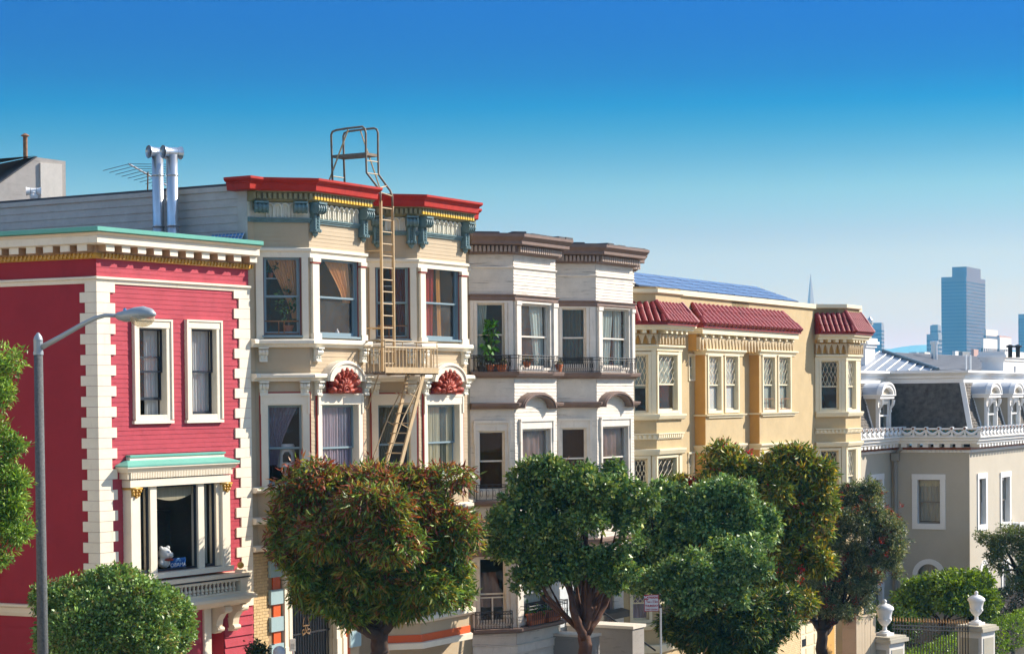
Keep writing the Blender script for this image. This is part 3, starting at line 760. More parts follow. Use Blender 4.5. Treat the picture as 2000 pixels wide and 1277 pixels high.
def leaves(name, mt, P, D, Ln, Wd, C, parent=None, rng=None, kind=None):
    n = len(P); rng = rng or np.random.default_rng(1)
    D = D / np.linalg.norm(D, axis=1, keepdims=True)
    R = rng.normal(size=(n, 3)); S = np.cross(D, R); S /= np.linalg.norm(S, axis=1, keepdims=True) + 1e-9
    Nn = np.cross(D, S)
    Ln = np.broadcast_to(Ln, n)[:, None]; Wd = np.broadcast_to(Wd, n)[:, None]
    V = np.empty((n, 4, 3))
    V[:, 0] = P; V[:, 1] = P + D * Ln * .45 + S * Wd * .5 + Nn * Wd * .15
    V[:, 2] = P + D * Ln - Nn * Ln * .12; V[:, 3] = P + D * Ln * .45 - S * Wd * .5 + Nn * Wd * .15
    V = V.reshape(-1, 3); org = V.mean(0); V = V - org
    me = bpy.data.meshes.new(name)
    me.vertices.add(4 * n); me.vertices.foreach_set('co', V.astype(np.float32).ravel())
    me.loops.add(4 * n); me.loops.foreach_set('vertex_index', np.arange(4 * n, dtype=np.int32))
    me.polygons.add(n); me.polygons.foreach_set('loop_start', np.arange(0, 4 * n, 4, dtype=np.int32))
    me.materials.append(mt)
    at = me.color_attributes.new('Col', 'FLOAT_COLOR', 'POINT')
    cc = np.ones((n, 4, 4), dtype=np.float32); cc[:, :, :3] = np.asarray(C)[:, None, :]
    at.data.foreach_set('color', cc.ravel())
    me.update(calc_edges=True); me.validate()
    ob = bpy.data.objects.new(name, me)
    return place(ob, Vector(org), parent, kind)
def crown_points(rng, lobes, nclump, per, spread, out_bias=1.0, shell=.55, wob=.16, keepall=False):
    """lobes: (centre, (rx, ry, rz)). Twig clumps sit through the outer part of each lobe, leaves fan out of each clump."""
    vol = np.array([l[1][0] * l[1][2] + l[1][0] * l[1][1] for l in lobes]); pr = vol / vol.sum()
    idx = rng.choice(len(lobes), nclump, p=pr)
    c = np.array([tuple(l[0]) for l in lobes])[idx]; r = np.array([l[1] for l in lobes])[idx]
    d = rng.normal(size=(nclump, 3)); d /= np.linalg.norm(d, axis=1, keepdims=True)
    rad = shell + (1 - shell) * rng.random(nclump) ** .55
    k = np.sin(d[:, 0] * 5.1 + idx * 1.7) * np.sin(d[:, 1] * 4.3 + idx) * np.sin(d[:, 2] * 6.2 + 2.0 * idx) + .5 * np.sin(d[:, 0] * 11 + d[:, 2] * 9 + idx)
    rad = rad * (1 + wob * k) + rng.normal(size=nclump) * .03
    sh = rng.random(nclump) < .05; rad = np.where(sh, rad * rng.uniform(1.0, 1.28, nclump), rad)   # stray shoots
    p = c + d * r * rad[:, None]
    # distance outside other lobes: drop clumps buried well inside a neighbour
    keep = np.ones(nclump, bool)
    for j, l in enumerate(lobes):
        if keepall: break
        q = np.linalg.norm((p - np.array(tuple(l[0]))) / np.array(l[1]), axis=1)
        keep &= ~((q < shell * .85) & (idx != j))
    p, d, rad = p[keep], d[keep], rad[keep]
    m = len(p)
    P = np.repeat(p, per, 0) + rng.normal(size=(m * per, 3)) * spread
    D = np.repeat(d, per, 0) * out_bias + rng.normal(size=(m * per, 3)) * .75
    return P, D, np.repeat(rad, per), np.repeat(np.arange(m), per)
def mixcol(rng, pals, w, clump, jit=.30):
    """Leaf colour: every clump has a pigment of its own, each leaf a little off it."""
    pals = np.array(pals); m = clump.max() + 1
    ci = rng.choice(len(pals), m, p=np.array(w) / sum(w))
    li = np.where(rng.random(len(clump)) < .3, rng.choice(len(pals), len(clump), p=np.array(w) / sum(w)), ci[clump])
    c = pals[li] * (1 + rng.normal(size=(len(clump), 1)) * jit) * (1 + rng.normal(size=(m, 1)) * .12)[clump]
    return np.clip(c, .002, 1)
def sprig(name, label, cat, base, h, r, n, cols, parent=None, ll=.09, lw=.05, pot=None, group=None, seed=1, stem=True):
    """A small plant standing in a pot: stems, leaves and the pot as parts."""
    rng = np.random.default_rng(seed); base = Vector(base)
    t = thing(name, label, cat, base, group)
    z0 = 0
    if pot:
        z0 = pot[0]; MB().lathe(base, [(pot[1] * .7, 0), (pot[1], z0 * .8), (pot[1] * 1.12, z0 * .8), (pot[1] * 1.12, z0), (pot[1] * .9, z0)], 12).build('pot', pot[2], t, smooth=False)
    if stem:
        mb = MB()
        for k in range(3):
            a = k * 2.1 + seed; q = base + Vector((math.cos(a) * r * .35, math.sin(a) * r * .35, z0 + h * .75))
            mb.tube([base + Vector((0, 0, z0 * .9)), base * .5 + q * .5 + Vector((0, 0, z0 * .3)), q], [.012, .009, .005], 5)
        mb.build('stem', BARK, t)
    P, D, _, cl = crown_points(rng, [(base + Vector((0, 0, z0 + h * .6)), (r, r, h * .5))], n // 5, 5, .03, .8, .2)
    leaves('leaf_spray', LEAF, P, D, ll * rng.uniform(.7, 1.2, len(P)), lw, mixcol(rng, cols, [1] * len(cols), cl), t, rng, kind='stuff')
    return t

# ================================================================== TAN HOUSE WITH RED CORNICE
tan = thing('tan_house', 'tan bay fronted house with red cornice, teal brackets and red shells', 'house', (*GF.plan(5, -5), GZ - .5))
A1, PB1, C1, D1, E1 = .241, .962, 1.203, 3.622, 4.584
A2, PB2, C2, D2, E2 = 5.193, .949, 6.141, 8.635, 9.584
def bay_path(fr, W, b1, b2):
    (a1, p1, c1, d1, e1), (a2, p2, c2, d2, e2) = b1, b2
    pts = [(a1, 0), (c1, p1), (d1, p1), (e1, 0), (a2, 0), (c2, p2), (d2, p2), (e2, 0)]
    if a1 > .05: pts = [(0, 0)] + pts
    if W - e2 > .05: pts.append((W, 0))
    return [fr.plan(*q) for q in pts]
TB1, TB2 = (A1, PB1, C1, D1, E1), (A2, PB2, C2, D2, E2)
TP = bay_path(GF, GW, TB1, TB2)
GL = 20.0
GS = Frame(GF.plan(0, -GL), RAD(120.4)); GS = Frame((G0[0] - math.sin(RAD(120.4)) * GL, G0[1] - math.cos(RAD(120.4)) * GL), RAD(120.4))
segs = [seg_frame(a, b) for a, b in zip(TP, TP[1:])]
lens = [math.hypot(b[0] - a[0], b[1] - a[1]) for a, b in zip(TP, TP[1:])]
TL1, TF1, TR1, TL2, TF2, TR2 = segs[1], segs[2], segs[3], segs[5], segs[6], segs[7]
ZT = lambda y: TF1.Z(606, y)                    # height of a line crossing the left bay's front corner
TPC = [GS.plan(GL - .36)] + TP
def rr(fr, x0, x1, y0, y1, o=0): return fr.rect(x0, x1, y0, y1, o)
TWU = [(TL1, rr(TL1, 515.4, 585.6, 502, 655)), (TF1, rr(TF1, 621.5, 697.5, 507, 657)), (TL2, rr(TL2, 734, 797.5, 520, 662)), (TF2, rr(TF2, 829, 894.5, 522.5, 663))]
TWD = [(TL1, rr(TL1, 522.5, 592, 790, 947)), (TF1, rr(TF1, 625.6, 698.5, 789.7, 946)), (TL2, rr(TL2, 737.6, 802, 789.7, 934)), (TF2, rr(TF2, 832, 895.5, 789.7, 927))]
ztop = ZT(372); zbay = ZT(1070); zb2 = TF2.Z(840, 1262)
mb = MB(); sd = MB()
for i, (fr, L) in enumerate(zip(segs, lens)):
    hs = [r for f, r in TWU + TWD if f is fr]
    low = GZ - 3 if i in (0, 4, 8) else (zb2 if i >= 5 else zbay)
    wall_quads(mb, fr, 0, L, low, ztop, hs)
    siding(sd, fr, 0, L, max(low, zbay), ZT(434), hs, .095, .007)
for (a, p, c, d, e), z in ((TB1, zbay), (TB2, zb2)):       # undersides of the bays
    mb.slab([GF.plan(a, 0), GF.plan(c, p), GF.plan(d, p), GF.plan(e, 0)][::-1], z - .02, z)
gate_s0, gate_s1 = GF.S(565, 1200), GF.S(648, 1200)
wall_quads(mb, GF, A1, A2, GZ - 3, zbay, [(gate_s0, gate_s1, GZ - 3, zbay - .25)])
wall_quads(mb, GF, A2, E2, GZ - 3, zb2, [(A2 + .8, A2 + 3.6, GZ - 3, zb2 - .5)])
mb.build('wall', TAN, tan)
sd.build('siding', TAN, tan, kind='stuff')
MB().slab([*offset_path(TP, -.03), GF.plan(GW, -GL), GF.plan(0, -GL)][::-1], ZT(366), ZT(360)).build('roof', ROOF_TAR, tan)
MB().box(GF, GW - .1, GW, -GL, -.02, GZ - 3, ZT(366)).build('party_wall', GREY_BOARD, tan)
MB().box(GS, 0, GL - .005, -.15, -.02, GZ - 3, GS.Z(481, 363)).build('side_wall', GREY_BOARD, tan)
zgs = GS.Z(481, 363)
boards(tan, 'board', GREY_BOARD, GS, 0, GL - .28, zgs - .205 * 11, zgs - .10, [], .205, .018)
MB().box(GS, 0, GL - .2, -.02, .05, zgs - .10, zgs + .02).build('eaves_board', GREY_BOARD, tan)
MB().box(GS, GL - .28, GL, -.02, .03, ROOFZ - 1, zgs - .1).build('corner_board', GREY_BOARD, tan)
# interior
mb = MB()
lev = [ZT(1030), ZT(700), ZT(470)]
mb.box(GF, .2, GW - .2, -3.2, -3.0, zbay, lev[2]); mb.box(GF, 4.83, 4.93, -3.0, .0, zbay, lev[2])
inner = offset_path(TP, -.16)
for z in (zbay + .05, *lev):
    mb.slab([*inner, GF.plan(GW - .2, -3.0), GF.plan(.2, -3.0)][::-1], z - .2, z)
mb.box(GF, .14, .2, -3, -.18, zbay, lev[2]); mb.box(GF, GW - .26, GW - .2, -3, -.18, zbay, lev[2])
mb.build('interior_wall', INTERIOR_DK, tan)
# cornice
def zt(y): return ZT(y)
MB().sweep(TPC, [(0, zt(377)), (.33, zt(377)), (.35, zt(375)), (.36, zt(365)), (.38, zt(363.5)), (.38, zt(361.5)), (.43, zt(360)), (.47, zt(357)), (.47, zt(352.5)), (0, zt(350))]).build('cornice', CROWN_RED, tan)
MB().sweep(TPC, [(-.4, zt(350)), (.44, zt(352.3)), (.1, zt(349)), (-.4, zt(348))]).build('cornice_capping', ROOF_TAR, tan)
MB().sweep(TP, [(0, zt(394)), (.17, zt(394)), (.17, zt(379.5)), (.28, zt(379)), (.28, zt(377.1)), (0, zt(377.1))]).build('bed_moulding', OLIVE, tan)
MB().sweep(TP, [(0, zt(397)), (.12, zt(396)), (.15, zt(394.1)), (0, zt(394.1))]).build('cyma', OLIVE, tan)
mb = MB()
for fr, L in zip(segs, lens):
    s = -.05
    while s < L + .05:
        mb.box(fr, s, s + .075, .165, .245, zt(391.5), zt(386.2), 0 if fr in (TF1, TF2) else 1); mb.box(fr, s, s + .075, .165, .24, zt(386.15), zt(380), 1); s += .128  # yellow sunlit ends, olive tops and side faces: light and shade in the colour
mb.build('dentils', [YELLOW, OLIVE], tan, kind='stuff')
MB().sweep(TP, [(0, zt(436)), (.05, zt(436)), (.05, zt(433.5)), (.075, zt(432.5)), (.075, zt(430.5)), (.10, zt(429.5)), (.10, zt(427)), (0, zt(426.5))]).build('frieze_rail', TEAL, tan)
fz0, fz1 = zt(426.4), zt(397)
MB().sweep(TP, [(0, fz0), (.015, fz0), (.015, fz1), (0, fz1)]).build('frieze', IVORY, tan)
def flute(w, h):
    mb = MB(); c = w / 2
    for s in (0, w - .018): mb.box(LOC, s, s + .018, 0, .05, 0, h * .70)
    mb.box(LOC, c - .012, c + .012, 0, .03, h * .03, h * .60); mb.ball((c, -.03, h * .08), .022, 6, sc=(1, 1, 1.6))
    N_ = 6
    inn = [(c + (w * .36) * math.cos(math.pi - math.pi * i / N_), h * .70 + w * .36 * math.sin(math.pi * i / N_)) for i in range(N_ + 1)]
    ou = [(c + (w * .52) * math.cos(math.pi - math.pi * i / N_), h * .70 + w * .52 * math.sin(math.pi * i / N_)) for i in range(N_ + 1)]
    mb.strip(LOC, inn, ou, 0, .075)
    return mb
for fr, L, n, pad in ((TF1, lens[2], 8, .34), (TF2, lens[6], 8, .34), (TL1, lens[1], 4, .30), (TL2, lens[5], 4, .30)):
    w = (L - 2 * pad) / n; src = flute(w, fz1 - fz0).build('frieze_flute', IVORY, tan, origin=(0, 0, 0)); WLs = WL[tan.name]
    for k in range(n):
        p = fr.pt(pad + k * w, .015, fz0)
        if k == 0: src.location = p - WLs; src.rotation_euler = rotz(fr)
        else: inst(src, p, rotz(fr), tan)
def console(h, w, d, short=False):                          # carved scroll bracket, local, top at z=0
    mb = MB()
    mb.box(LOC, -w / 2 - .02, w / 2 + .02, 0, d + .03, -.045, 0)
    mb.tube([(-w / 2, -d * .62, -.15), (w / 2, -d * .62, -.15)], .115, 12)
    for q in (-.5, -.17, .17, .5): mb.tube([(q * w - .018, -d * .64, -.15), (q * w + .018, -d * .64, -.15)], .138, 12)
    mb.box(LOC, -w / 2 + .01, w / 2 - .01, 0, d * .5, -.26, -.045)
    if short: return mb
    b = -h + .12
    mb.prism(Frame((-w / 2 + .03, 0), math.pi / 2), [(0, b), (w - .06, b), (w - .06, -.26), (0, -.26)], 0, .12)
    for i in range(5):
        z = -.30 - i * (h - .46) / 5
        for q in (-1, 1): mb.ball((q * w * .24, -.13, z - .03), .05, 6, sc=(1, .7, 1.2))
        mb.ball((0, -.14, z - .075), .03, 6)
    mb.box(LOC, -w / 2 + .01, w / 2 - .01, 0, .17, b - .03, b + .03)
    for q in (-.3, 0, .3): mb.ball((q * w, -.15, b), .055, 6)
    mb.ball((0, -.07, b - .06), .09, 8, sc=(1, .8, 1)); mb.ball((0, -.06, b - .13), .04, 6)
    return mb
hb_ = zt(397) - zt(461)
csrc = console(hb_, .29, .30).build('console_bracket', TEAL, tan, origin=(0, 0, 0))
cshort = console(hb_, .30, .26, True).build('frieze_bracket', TEAL, tan, origin=(0, 0, 0))
spots = [(TF1, .155), (TF1, lens[2] - .155), (TF2, .155), (TF2, lens[6] - .155), (TL2, .24), (TL2, lens[5] - .17)]
for i, (fr, s) in enumerate(spots):
    p = fr.pt(s, .02, zt(396.5))
    if i == 0: csrc.location = p - WL[tan.name]; csrc.rotation_euler = rotz(fr)
    else: inst(csrc, p, rotz(fr), tan)
for i, s in enumerate((.17, lens[1] - .22)):
    p = TL1.pt(s, .02, zt(396.5))
    if i == 0: cshort.location = p - WL[tan.name]; cshort.rotation_euler = rotz(TL1)
    else: inst(cshort, p, rotz(TL1), tan)
# belts round the bays
zh0, zh1 = zt(503.5), zt(486)
MB().sweep(TP, [(0, zh0), (.05, zh0), (.05, zh0 + .12), (.10, zh1 - .06), (.10, zh1), (0, zh1 + .03)]).build('window_head_belt', CREAM, tan)
za, zb = zt(678), zt(663)
MB().sweep(TP, [(0, za), (.10, za), (.13, za + .06), (.19, za + .09), (.19, zb - .03), (.17, zb), (0, zb + .02)]).build('sill_belt', CREAM, tan)
ya, yb = zt(744), zt(730)
ARCHES = []
bprof = [(0, ya), (.12, ya), (.14, ya + .05), (.22, ya + .09), (.22, yb - .03), (.20, yb), (0, yb + .02)]
arch_c = []
for fr, L, xa, xb, ytop in ((TF1, lens[2], 642, 711, 707), (TF2, lens[6], 847, 909, 711)):
    s0, s1 = fr.S(xa, 735, .24), fr.S(xb, 735, .24); zt_ = fr.Z((xa + xb) / 2, ytop, .24)
    arch_c.append(((s0 + s1) / 2, (s1 - s0) / 2, zt_))
P1 = [*TP[:3], TF1.plan(arch_c[0][0] - arch_c[0][1])]; P2_ = [TF1.plan(arch_c[0][0] + arch_c[0][1]), *TP[3:7], TF2.plan(arch_c[1][0] - arch_c[1][1])]
P3 = [TF2.plan(arch_c[1][0] + arch_c[1][1]), *TP[7:]]
for p in (P1, P2_, P3): AB = MB().sweep(p, bprof).build('arch_belt', CREAM, tan)
def arch_strip(fr, c, hw, zbase, ztop_, th, o0, o1, NN=20, flare=.10):
    inn, ou = [], []
    H = ztop_ - zbase
    for i in range(NN + 1):
        a = math.pi - math.pi * i / NN
        ou.append((c + hw * math.cos(a), zbase + max(0.0, H * math.sin(a)) + 0))
        inn.append((c + (hw - th * .9) * math.cos(a), zbase - .0 + max(0.0, (H - th) * math.sin(a)) - (.0)))
    return MB().strip(fr, inn, ou, o0, o1)
def shell(R):
    mb = MB(); K = 9                                       # outer fan with curled lips, inner fan, volute
    for k in range(K):
        a = math.radians(8 + 164 * k / (K - 1)); ca, sa = math.cos(a), math.sin(a)
        mb.tube([(ca * R * .25, -.03, sa * R * .25), (ca * R * .6, -.07, sa * R * .6), (ca * R * .88, -.13, sa * R * .88), (ca * R * .95, -.20, sa * R * .95)], [R * .05, R * .12, R * .165, R * .13], 7)
        mb.ball((ca * R * .95, -.20, sa * R * .95), R * .14, 8, sc=(1, .7, 1))
    for k in range(8):
        a = math.radians(10 + 160 * k / 7); ca, sa = math.cos(a), math.sin(a); cx, cz = -R * .16, .02
        mb.tube([(cx, -.10, cz), (cx + ca * R * .3, -.19, cz + sa * R * .33), (cx + ca * R * .5, -.24, cz + sa * R * .55)], [R * .06, R * .085, R * .10], 7)
        mb.ball((cx + ca * R * .51, -.25, cz + sa * R * .56), R * .075, 6)
    pts = []
    for i in range(30):
        a = i * .42; r = R * (.26 - .0075 * i); pts.append((-R * .16 + r * math.cos(a), -.27, .10 + max(-.06, r * math.sin(a) * .9)))
    mb.tube(pts, R * .04, 6)
    mb.tube([(-R * 1.0, -.10, .03), (R * 1.0, -.10, .03)], .05, 8)
    return mb
for fr, (c, hw, zt_) in zip((TF1, TF2), arch_c):
    arch_strip(fr, c, hw + .03, ya, zt_ + .04, .25, 0, .26).build('arch_moulding', CREAM, AB)
    arch_strip(fr, c, hw + .01, ya, zt_ + .01, .05, .02, .30).build('arch_bead', CREAM, AB)
    zc0 = ZT(770)
    R = hw - .20
    m_ = shell(1.0)
    m_.v = [(x * (R + .03), y, z * (zt_ - .2 - zc0)) for x, y, z in m_.v]
    sh = m_.build('shell_ornament', SHELL_RED, tan, smooth=True, origin=(0, 0, 0))
    sh.location = fr.pt(c, .02, zc0 + .03) - WL[tan.name]; sh.rotation_euler = rotz(fr)
    MB().prism(fr, [(c - R, zc0), (c + R, zc0)] + [(c + R * math.cos(t * math.pi / 12), ya - .1 + (zt_ - ya) * math.sin(t * math.pi / 12)) for t in range(13)], .012, .03).build('tympanum', TRIM_RED, tan)
def corbel():
    mb = MB()
    mb.box(LOC, -.12, .12, 0, .20, -.04, 0)
    for q in (-.08, 0, .08): mb.tube([(q - .035, -.10, -.12), (q + .035, -.10, -.12)], .075, 8)
    mb.box(LOC, -.10, .10, 0, .10, -.33, -.04)
    for q in (-1, 1): mb.ball((q * .05, -.10, -.25), .035, 6)
    mb.box(LOC, -.10, .10, 0, .125, -.36, -.325)
    return mb
ksrc = corbel().build('corbel', IVORY, tan, origin=(0, 0, 0)); first = True
for fr, z, xs in ((TL1, za, (514,)), (TF1, za, (620, 709)), (TL2, za, (731, 803)), (TF2, za, (828, 907)),
                  (TL1, ya, (515, 595)), (TF1, ya, (622, 714)), (TL2, ya, (732.5, 804)), (TF2, ya, (831, 908))):
    for x in xs:
        s = min(max(fr.S(x, 690 if z == za else 755, .06), .13), math.hypot(*[1, 1]) * 9)
        p = fr.pt(s, 0, z)
        if first: ksrc.location = p - WL[tan.name]; ksrc.rotation_euler = rotz(fr); first = False
        else: inst(ksrc, p, rotz(fr), tan)
for (y0, y1, o) in ((960, 950, .20), (1021, 1009, .16), (1074, 1064, .14)):
    a, b = zt(y0), zt(y1)
    MB().sweep(TP[:5] if False else TP, [(0, a), (o * .7, a), (o, a + .06), (o, b - .02), (0, b + .02)]).build('string_course', CREAM, tan)
# pilasters beside the upper windows, pale wood surrounds of both storeys
for (fr, r), L in zip(TWU, (lens[1], lens[2], lens[5], lens[6])):
    l, rt = r[0] - .04, L - r[1] - .06
    for a, b in ((.03, r[0] - .02), (r[1] + .05, L - .03)):
        if fr in (TF1, TF2):
            mb = MB(); mb.box(fr, a + .03, b - .02, -.01, .075, zb + .01, zh0 - .002); mb.box(fr, a, b + .01, -.012, .11, zb + .005, zb + .16); mb.box(fr, a, b + .01, -.012, .11, zh0 - .10, zh0 - .003)
            p_ = mb.build('pilaster', CREAM, tan)
            MB().box(fr, a + .005, b + .005, -.013, .098, zh0 - .135, zh0 - .105).build('red_astragal', TRIM_RED, p_)
        else: MB().box(fr, a, b, -.01, .045, zb + .01, zh0 - .002).build('pilaster', CREAM, tan)
WINE_TRIM = mat('dark_wine_trim', (.12, .018, .018), .5, .1)
SASH_T = mat('tan_house_sash_paint', (.22, .30, .335), .45, .08)
GR = (GLASS, GLASS, GLASS, GLASS_DUSTY)
tw = []
for k, (fr, r) in enumerate(TWU):
    w = window(tan, fr, r, 0, None, SASH_T, SASH_T, recess=.055, glass=GLASS, glass2=GLASS_DUSTY if k in (1, 3) else GLASS, bar=.055, sill=(.09, .05, .06), meet=.5)
    mb = MB(); a, b, c, d = r
    mb.box(fr, a - .03, a, -.01, .02, c - .03, d + .03); mb.box(fr, b, b + .03, -.01, .02, c - .03, d + .03); mb.box(fr, a - .031, b + .031, -.011, .021, d, d + .031); mb.box(fr, a - .031, b + .031, -.011, .021, c - .031, c)
    mb.build('red_edging', WINE_TRIM, w)
    tw.append(w)
td = []
for k, ((fr, r), L) in enumerate(zip(TWD, (lens[1], lens[2], lens[5], lens[6]))):
    cs = .16
    w = window(tan, fr, r, 0, (cs, cs, .27, .02), CREAM, SASH_T, recess=.12, cd=.06, glass=GLASS_DUSTY if k in (1, 3) else GLASS, bar=.055, meet=.46)
    mb = MB(); a, b, t = r[0] - cs, r[1] + cs, r[3] + .27
    mb.box(fr, a - .035, a - .004, -.01, .05, r[2], t + .03); mb.box(fr, b + .004, b + .035, -.01, .05, r[2], t + .03); mb.box(fr, a - .03, b + .03, -.009, .048, t + .015, t + .045)
    mb.build('red_edging', TRIM_RED, w)
    mb = MB(); mb.box(fr, a + .0, b, .0, .085, t - .06, t + .008); mb.box(fr, a - .01, a + .05, 0, .09, t - .5, t - .0); mb.box(fr, b - .05, b + .01, 0, .09, t - .5, t)
    mb.build('casing_ears', CREAM, w)
    MB().box(fr, max(.01, a - .08), b + .12, -.01, .14, r[2] - .12, r[2] - .03).build('sill', CREAM, w)
    td.append(w)
PEACH = cloth_mat('peach_curtain', '#e0aa78', .3); REDC = cloth_mat('red_curtain', '#b03a34', .3); OCHC = cloth_mat('ochre_curtain', '#c08a48', .3)
LAV = cloth_mat('lavender_curtain', '#c6b2ba', .3); LAVD = cloth_mat('mauve_curtain', '#8a8296', .3); CRC = cloth_mat('cream_curtain', '#d6cfae', .35); GRC = cloth_mat('grey_green_curtain', '#6e7262', .3); WINE = cloth_mat('wine_curtain', '#6a2420', .3)
def drape(w, fr, r, mt, l0, l1, r0, r1, k=1.0, waves=7, zlo=.03, o=-.19):
    W = r[1] - r[0]; H = r[3] - r[2]
    curtain(w, fr, o, r[2] + H * zlo, r[3] - .03, ease(r[0] + W * l0, r[0] + W * l1, k), ease(r[0] + W * r0, r[0] + W * r1, k), mt, waves)
drape(tw[0], *TWU[0], PEACH, .80, .10, .97, .97, 1.3, 9, .22)
drape(tw[1], *TWU[1], PEACH, .78, .28, .96, .90, 1.4, 8, .45); drape(tw[1], *TWU[1], PEACH, .02, .02, .06, .14, 1.2, 3, .45)
drape(tw[2], *TWU[2], WINE, .75, .45, .98, .98, 1.2, 6, .1); drape(tw[2], *TWU[2], WINE, .02, .02, .10, .30, 1.2, 3, .3)
drape(tw[3], *TWU[3], REDC, .14, .05, .40, .45, 1, 4); drape(tw[3], *TWU[3], OCHC, .55, .50, .66, .62, 1, 2)
drape(td[0], *TWD[0], LAVD, .02, .08, .30, .90, 1.5, 8, .25)
drape(td[1], *TWD[1], LAV, .02, .02, .62, .62, 1, 9); drape(td[1], *TWD[1], LAVD, .63, .63, .97, .97, 1, 5)
drape(td[2], *TWD[2], GRC, .02, .02, .25, .75, 1.3, 6, .15)
drape(td[3], *TWD[3], CRC, .02, .02, .58, .58, 1, 9); drape(td[3], *TWD[3], GRC, .60, .60, .78, .78, 1, 4); drape(td[3], *TWD[3], CRC, .8, .8, .97, .97, 1, 3)
for w, (fr, r) in zip(tw[:3:2], TWU[:3:2]):                # glass shelf and low guard across the shaded windows
    mb = MB(); z = r[2] + .34
    mb.box(fr, r[0] + .02, r[1] - .02, -.10, -.07, z, z + .03); mb.box(fr, r[0] + .02, r[1] - .02, -.10, -.07, r[2] + .03, r[2] + .06)
    for q in (.40, .55): mb.box(fr, r[0] + (r[1] - r[0]) * q, r[0] + (r[1] - r[0]) * q + .025, -.095, -.075, r[2] + .06, z)
    mb.build('guard_rail', RUST, w)
    MB().box(fr, r[0] + .03, r[1] - .03, -.42, -.25, r[2] + (r[3] - r[2]) * .73, r[2] + (r[3] - r[2]) * .74).build('shelf', SASH_PALE, w)
fr, r = TWU[0]
sprig('house_plant', 'leafy green plant inside the top left bay window of the tan house', 'plant', fr.pt(r[0] + .62 * (r[1] - r[0]) + .1, -.36, r[2] + .06), 1.0, .26, 220, [(.05, .14, .03), (.09, .20, .04), (.03, .09, .03)], pot=(.2, .12, TERRACOTTA), seed=3, ll=.13, lw=.08)
sprig('shelf_plant', 'small dark plant on the window shelf beside the peach curtain', 'plant', fr.pt(r[0] + .22, -.33, r[2] + (r[3] - r[2]) * .745), .32, .2, 150, [(.03, .10, .03), (.05, .13, .03)], pot=(.12, .07, TERRACOTTA), seed=4, ll=.12, lw=.04)
fr, r = TWD[0]
c = fr.pt(r[0] + (r[1] - r[0]) * .57, -.42, r[2])
ct = thing('cat_tower', 'white cat tower drum inside the lower left window of the tan house', 'cat tower', c)
CATW = mat('cat_tower_carpet', (.62, .60, .58), .95, .06)
MB().lathe(c, [(.02, .02), (.06, .02), (.06, .42), (.20, .42), (.225, .45), (.225, .98), (.20, 1.01), (.02, 1.01)], 18).build('drum', CATW, ct, smooth=False)
MB().prism(Frame((c.x - fr.d[0] * .10 + fr.n[0] * .2, c.y - fr.d[1] * .10 + fr.n[1] * .2), fr.h), [(0, c.z + .56), (.2, c.z + .56), (.2, c.z + .74), (.15, c.z + .82), (.05, c.z + .82), (0, c.z + .74)], 0, .03).build('opening', INTERIOR_DK, ct)
for k, (x, q) in enumerate(((.22, .0), (.72, .02))):
    fr, r = TWU[1]; zz = r[2] + (.04 if k else (r[3] - r[2]) * .51)
    MB().lathe(fr.pt(r[0] + (r[1] - r[0]) * x, -.30, zz), [(.03, 0), (.05, .02), (.05, .10), (.02, .14), (.022, .17)], 10).build('ornament', CATW, tw[1], smooth=True)
# street level: brick strip, blue blocks, red panels, columns, iron gate
zbr = zt(1074)
br_s1 = GF.S(549, 1180)
MB().box(GF, A1 - .2, br_s1, -.02, .012, GZ - 2, zbr).build('mortar', MORTAR, tan)
bw, bhh, gp = .215, .066, .010
bsrc_ = None
z = GZ - .2; row = 0
lim = GF.S(521, 1180)
while z < zbr - .07:
    s = .02 - (bw / 2 if row % 2 else 0)
    while s < lim - .03:
        a, b = max(s, .02), min(s + bw, lim + .05)
        if b - a > bw * .9 and z > -11.0:
            if bsrc_ is None:
                bsrc_ = MB().box(LOC, 0, bw, 0, .012, 0, bhh).build('brick', BRICK_Y, tan, origin=(0, 0, 0)); bsrc_.location = GF.pt(s, .013, z) - WL[tan.name]; bsrc_.rotation_euler = rotz(GF)
            else: inst(bsrc_, GF.pt(s, .012 + random.uniform(0, .004), z), rotz(GF), tan)
        elif b - a > .03: MB().box(GF, a, b, .013, .024, z, z + bhh).build('brick', BRICK_Y, tan)
        s += bw + gp
    z += bhh + gp; row += 1
s0b, s1b = GF.S(523.5, 1180), GF.S(547.5, 1180)
MB().box(GF, GF.S(531, 1180), GF.S(545, 1180), 0, .05, GZ - 2, zt(1085)).build('red_panel', BLOCK_RED, tan)
for (y0, y1) in ((1094, 1126), (1150.5, 1179), (1204, 1232), (1256, 1285)):
    MB().box(GF, s0b, s1b, 0, .10, GF.Z(535, y1), GF.Z(535, y0)).build('block', BLOCK_BLUE, tan)
for xa, xb in ((549, 555.5), (558, 563.5), (650, 657), (662, 667.5)):
    a, b = GF.S(xa, 1180), GF.S(xb, 1180); mb = MB(); mb.box(GF, a, b, -.2, .12, GZ - 2, zbr - .02); mb.box(GF, a - .02, b + .02, -.2, .15, GZ - 2, GF.Z(560, 1262)); mb.build('column', CREAM, tan)
MB().box(GF, GF.S(668, 1220), GF.S(680, 1220), 0, .06, GZ - 2, GF.Z(670, 1150)).build('red_panel', BLOCK_RED, tan)
for (y0, y1) in ((1232, 1262), (1182, 1210)): MB().box(GF, GF.S(677, 1220), GF.S(698, 1220), 0, .12, GF.Z(685, y1), GF.Z(685, y0)).build('block', BLOCK_BLUE, tan)
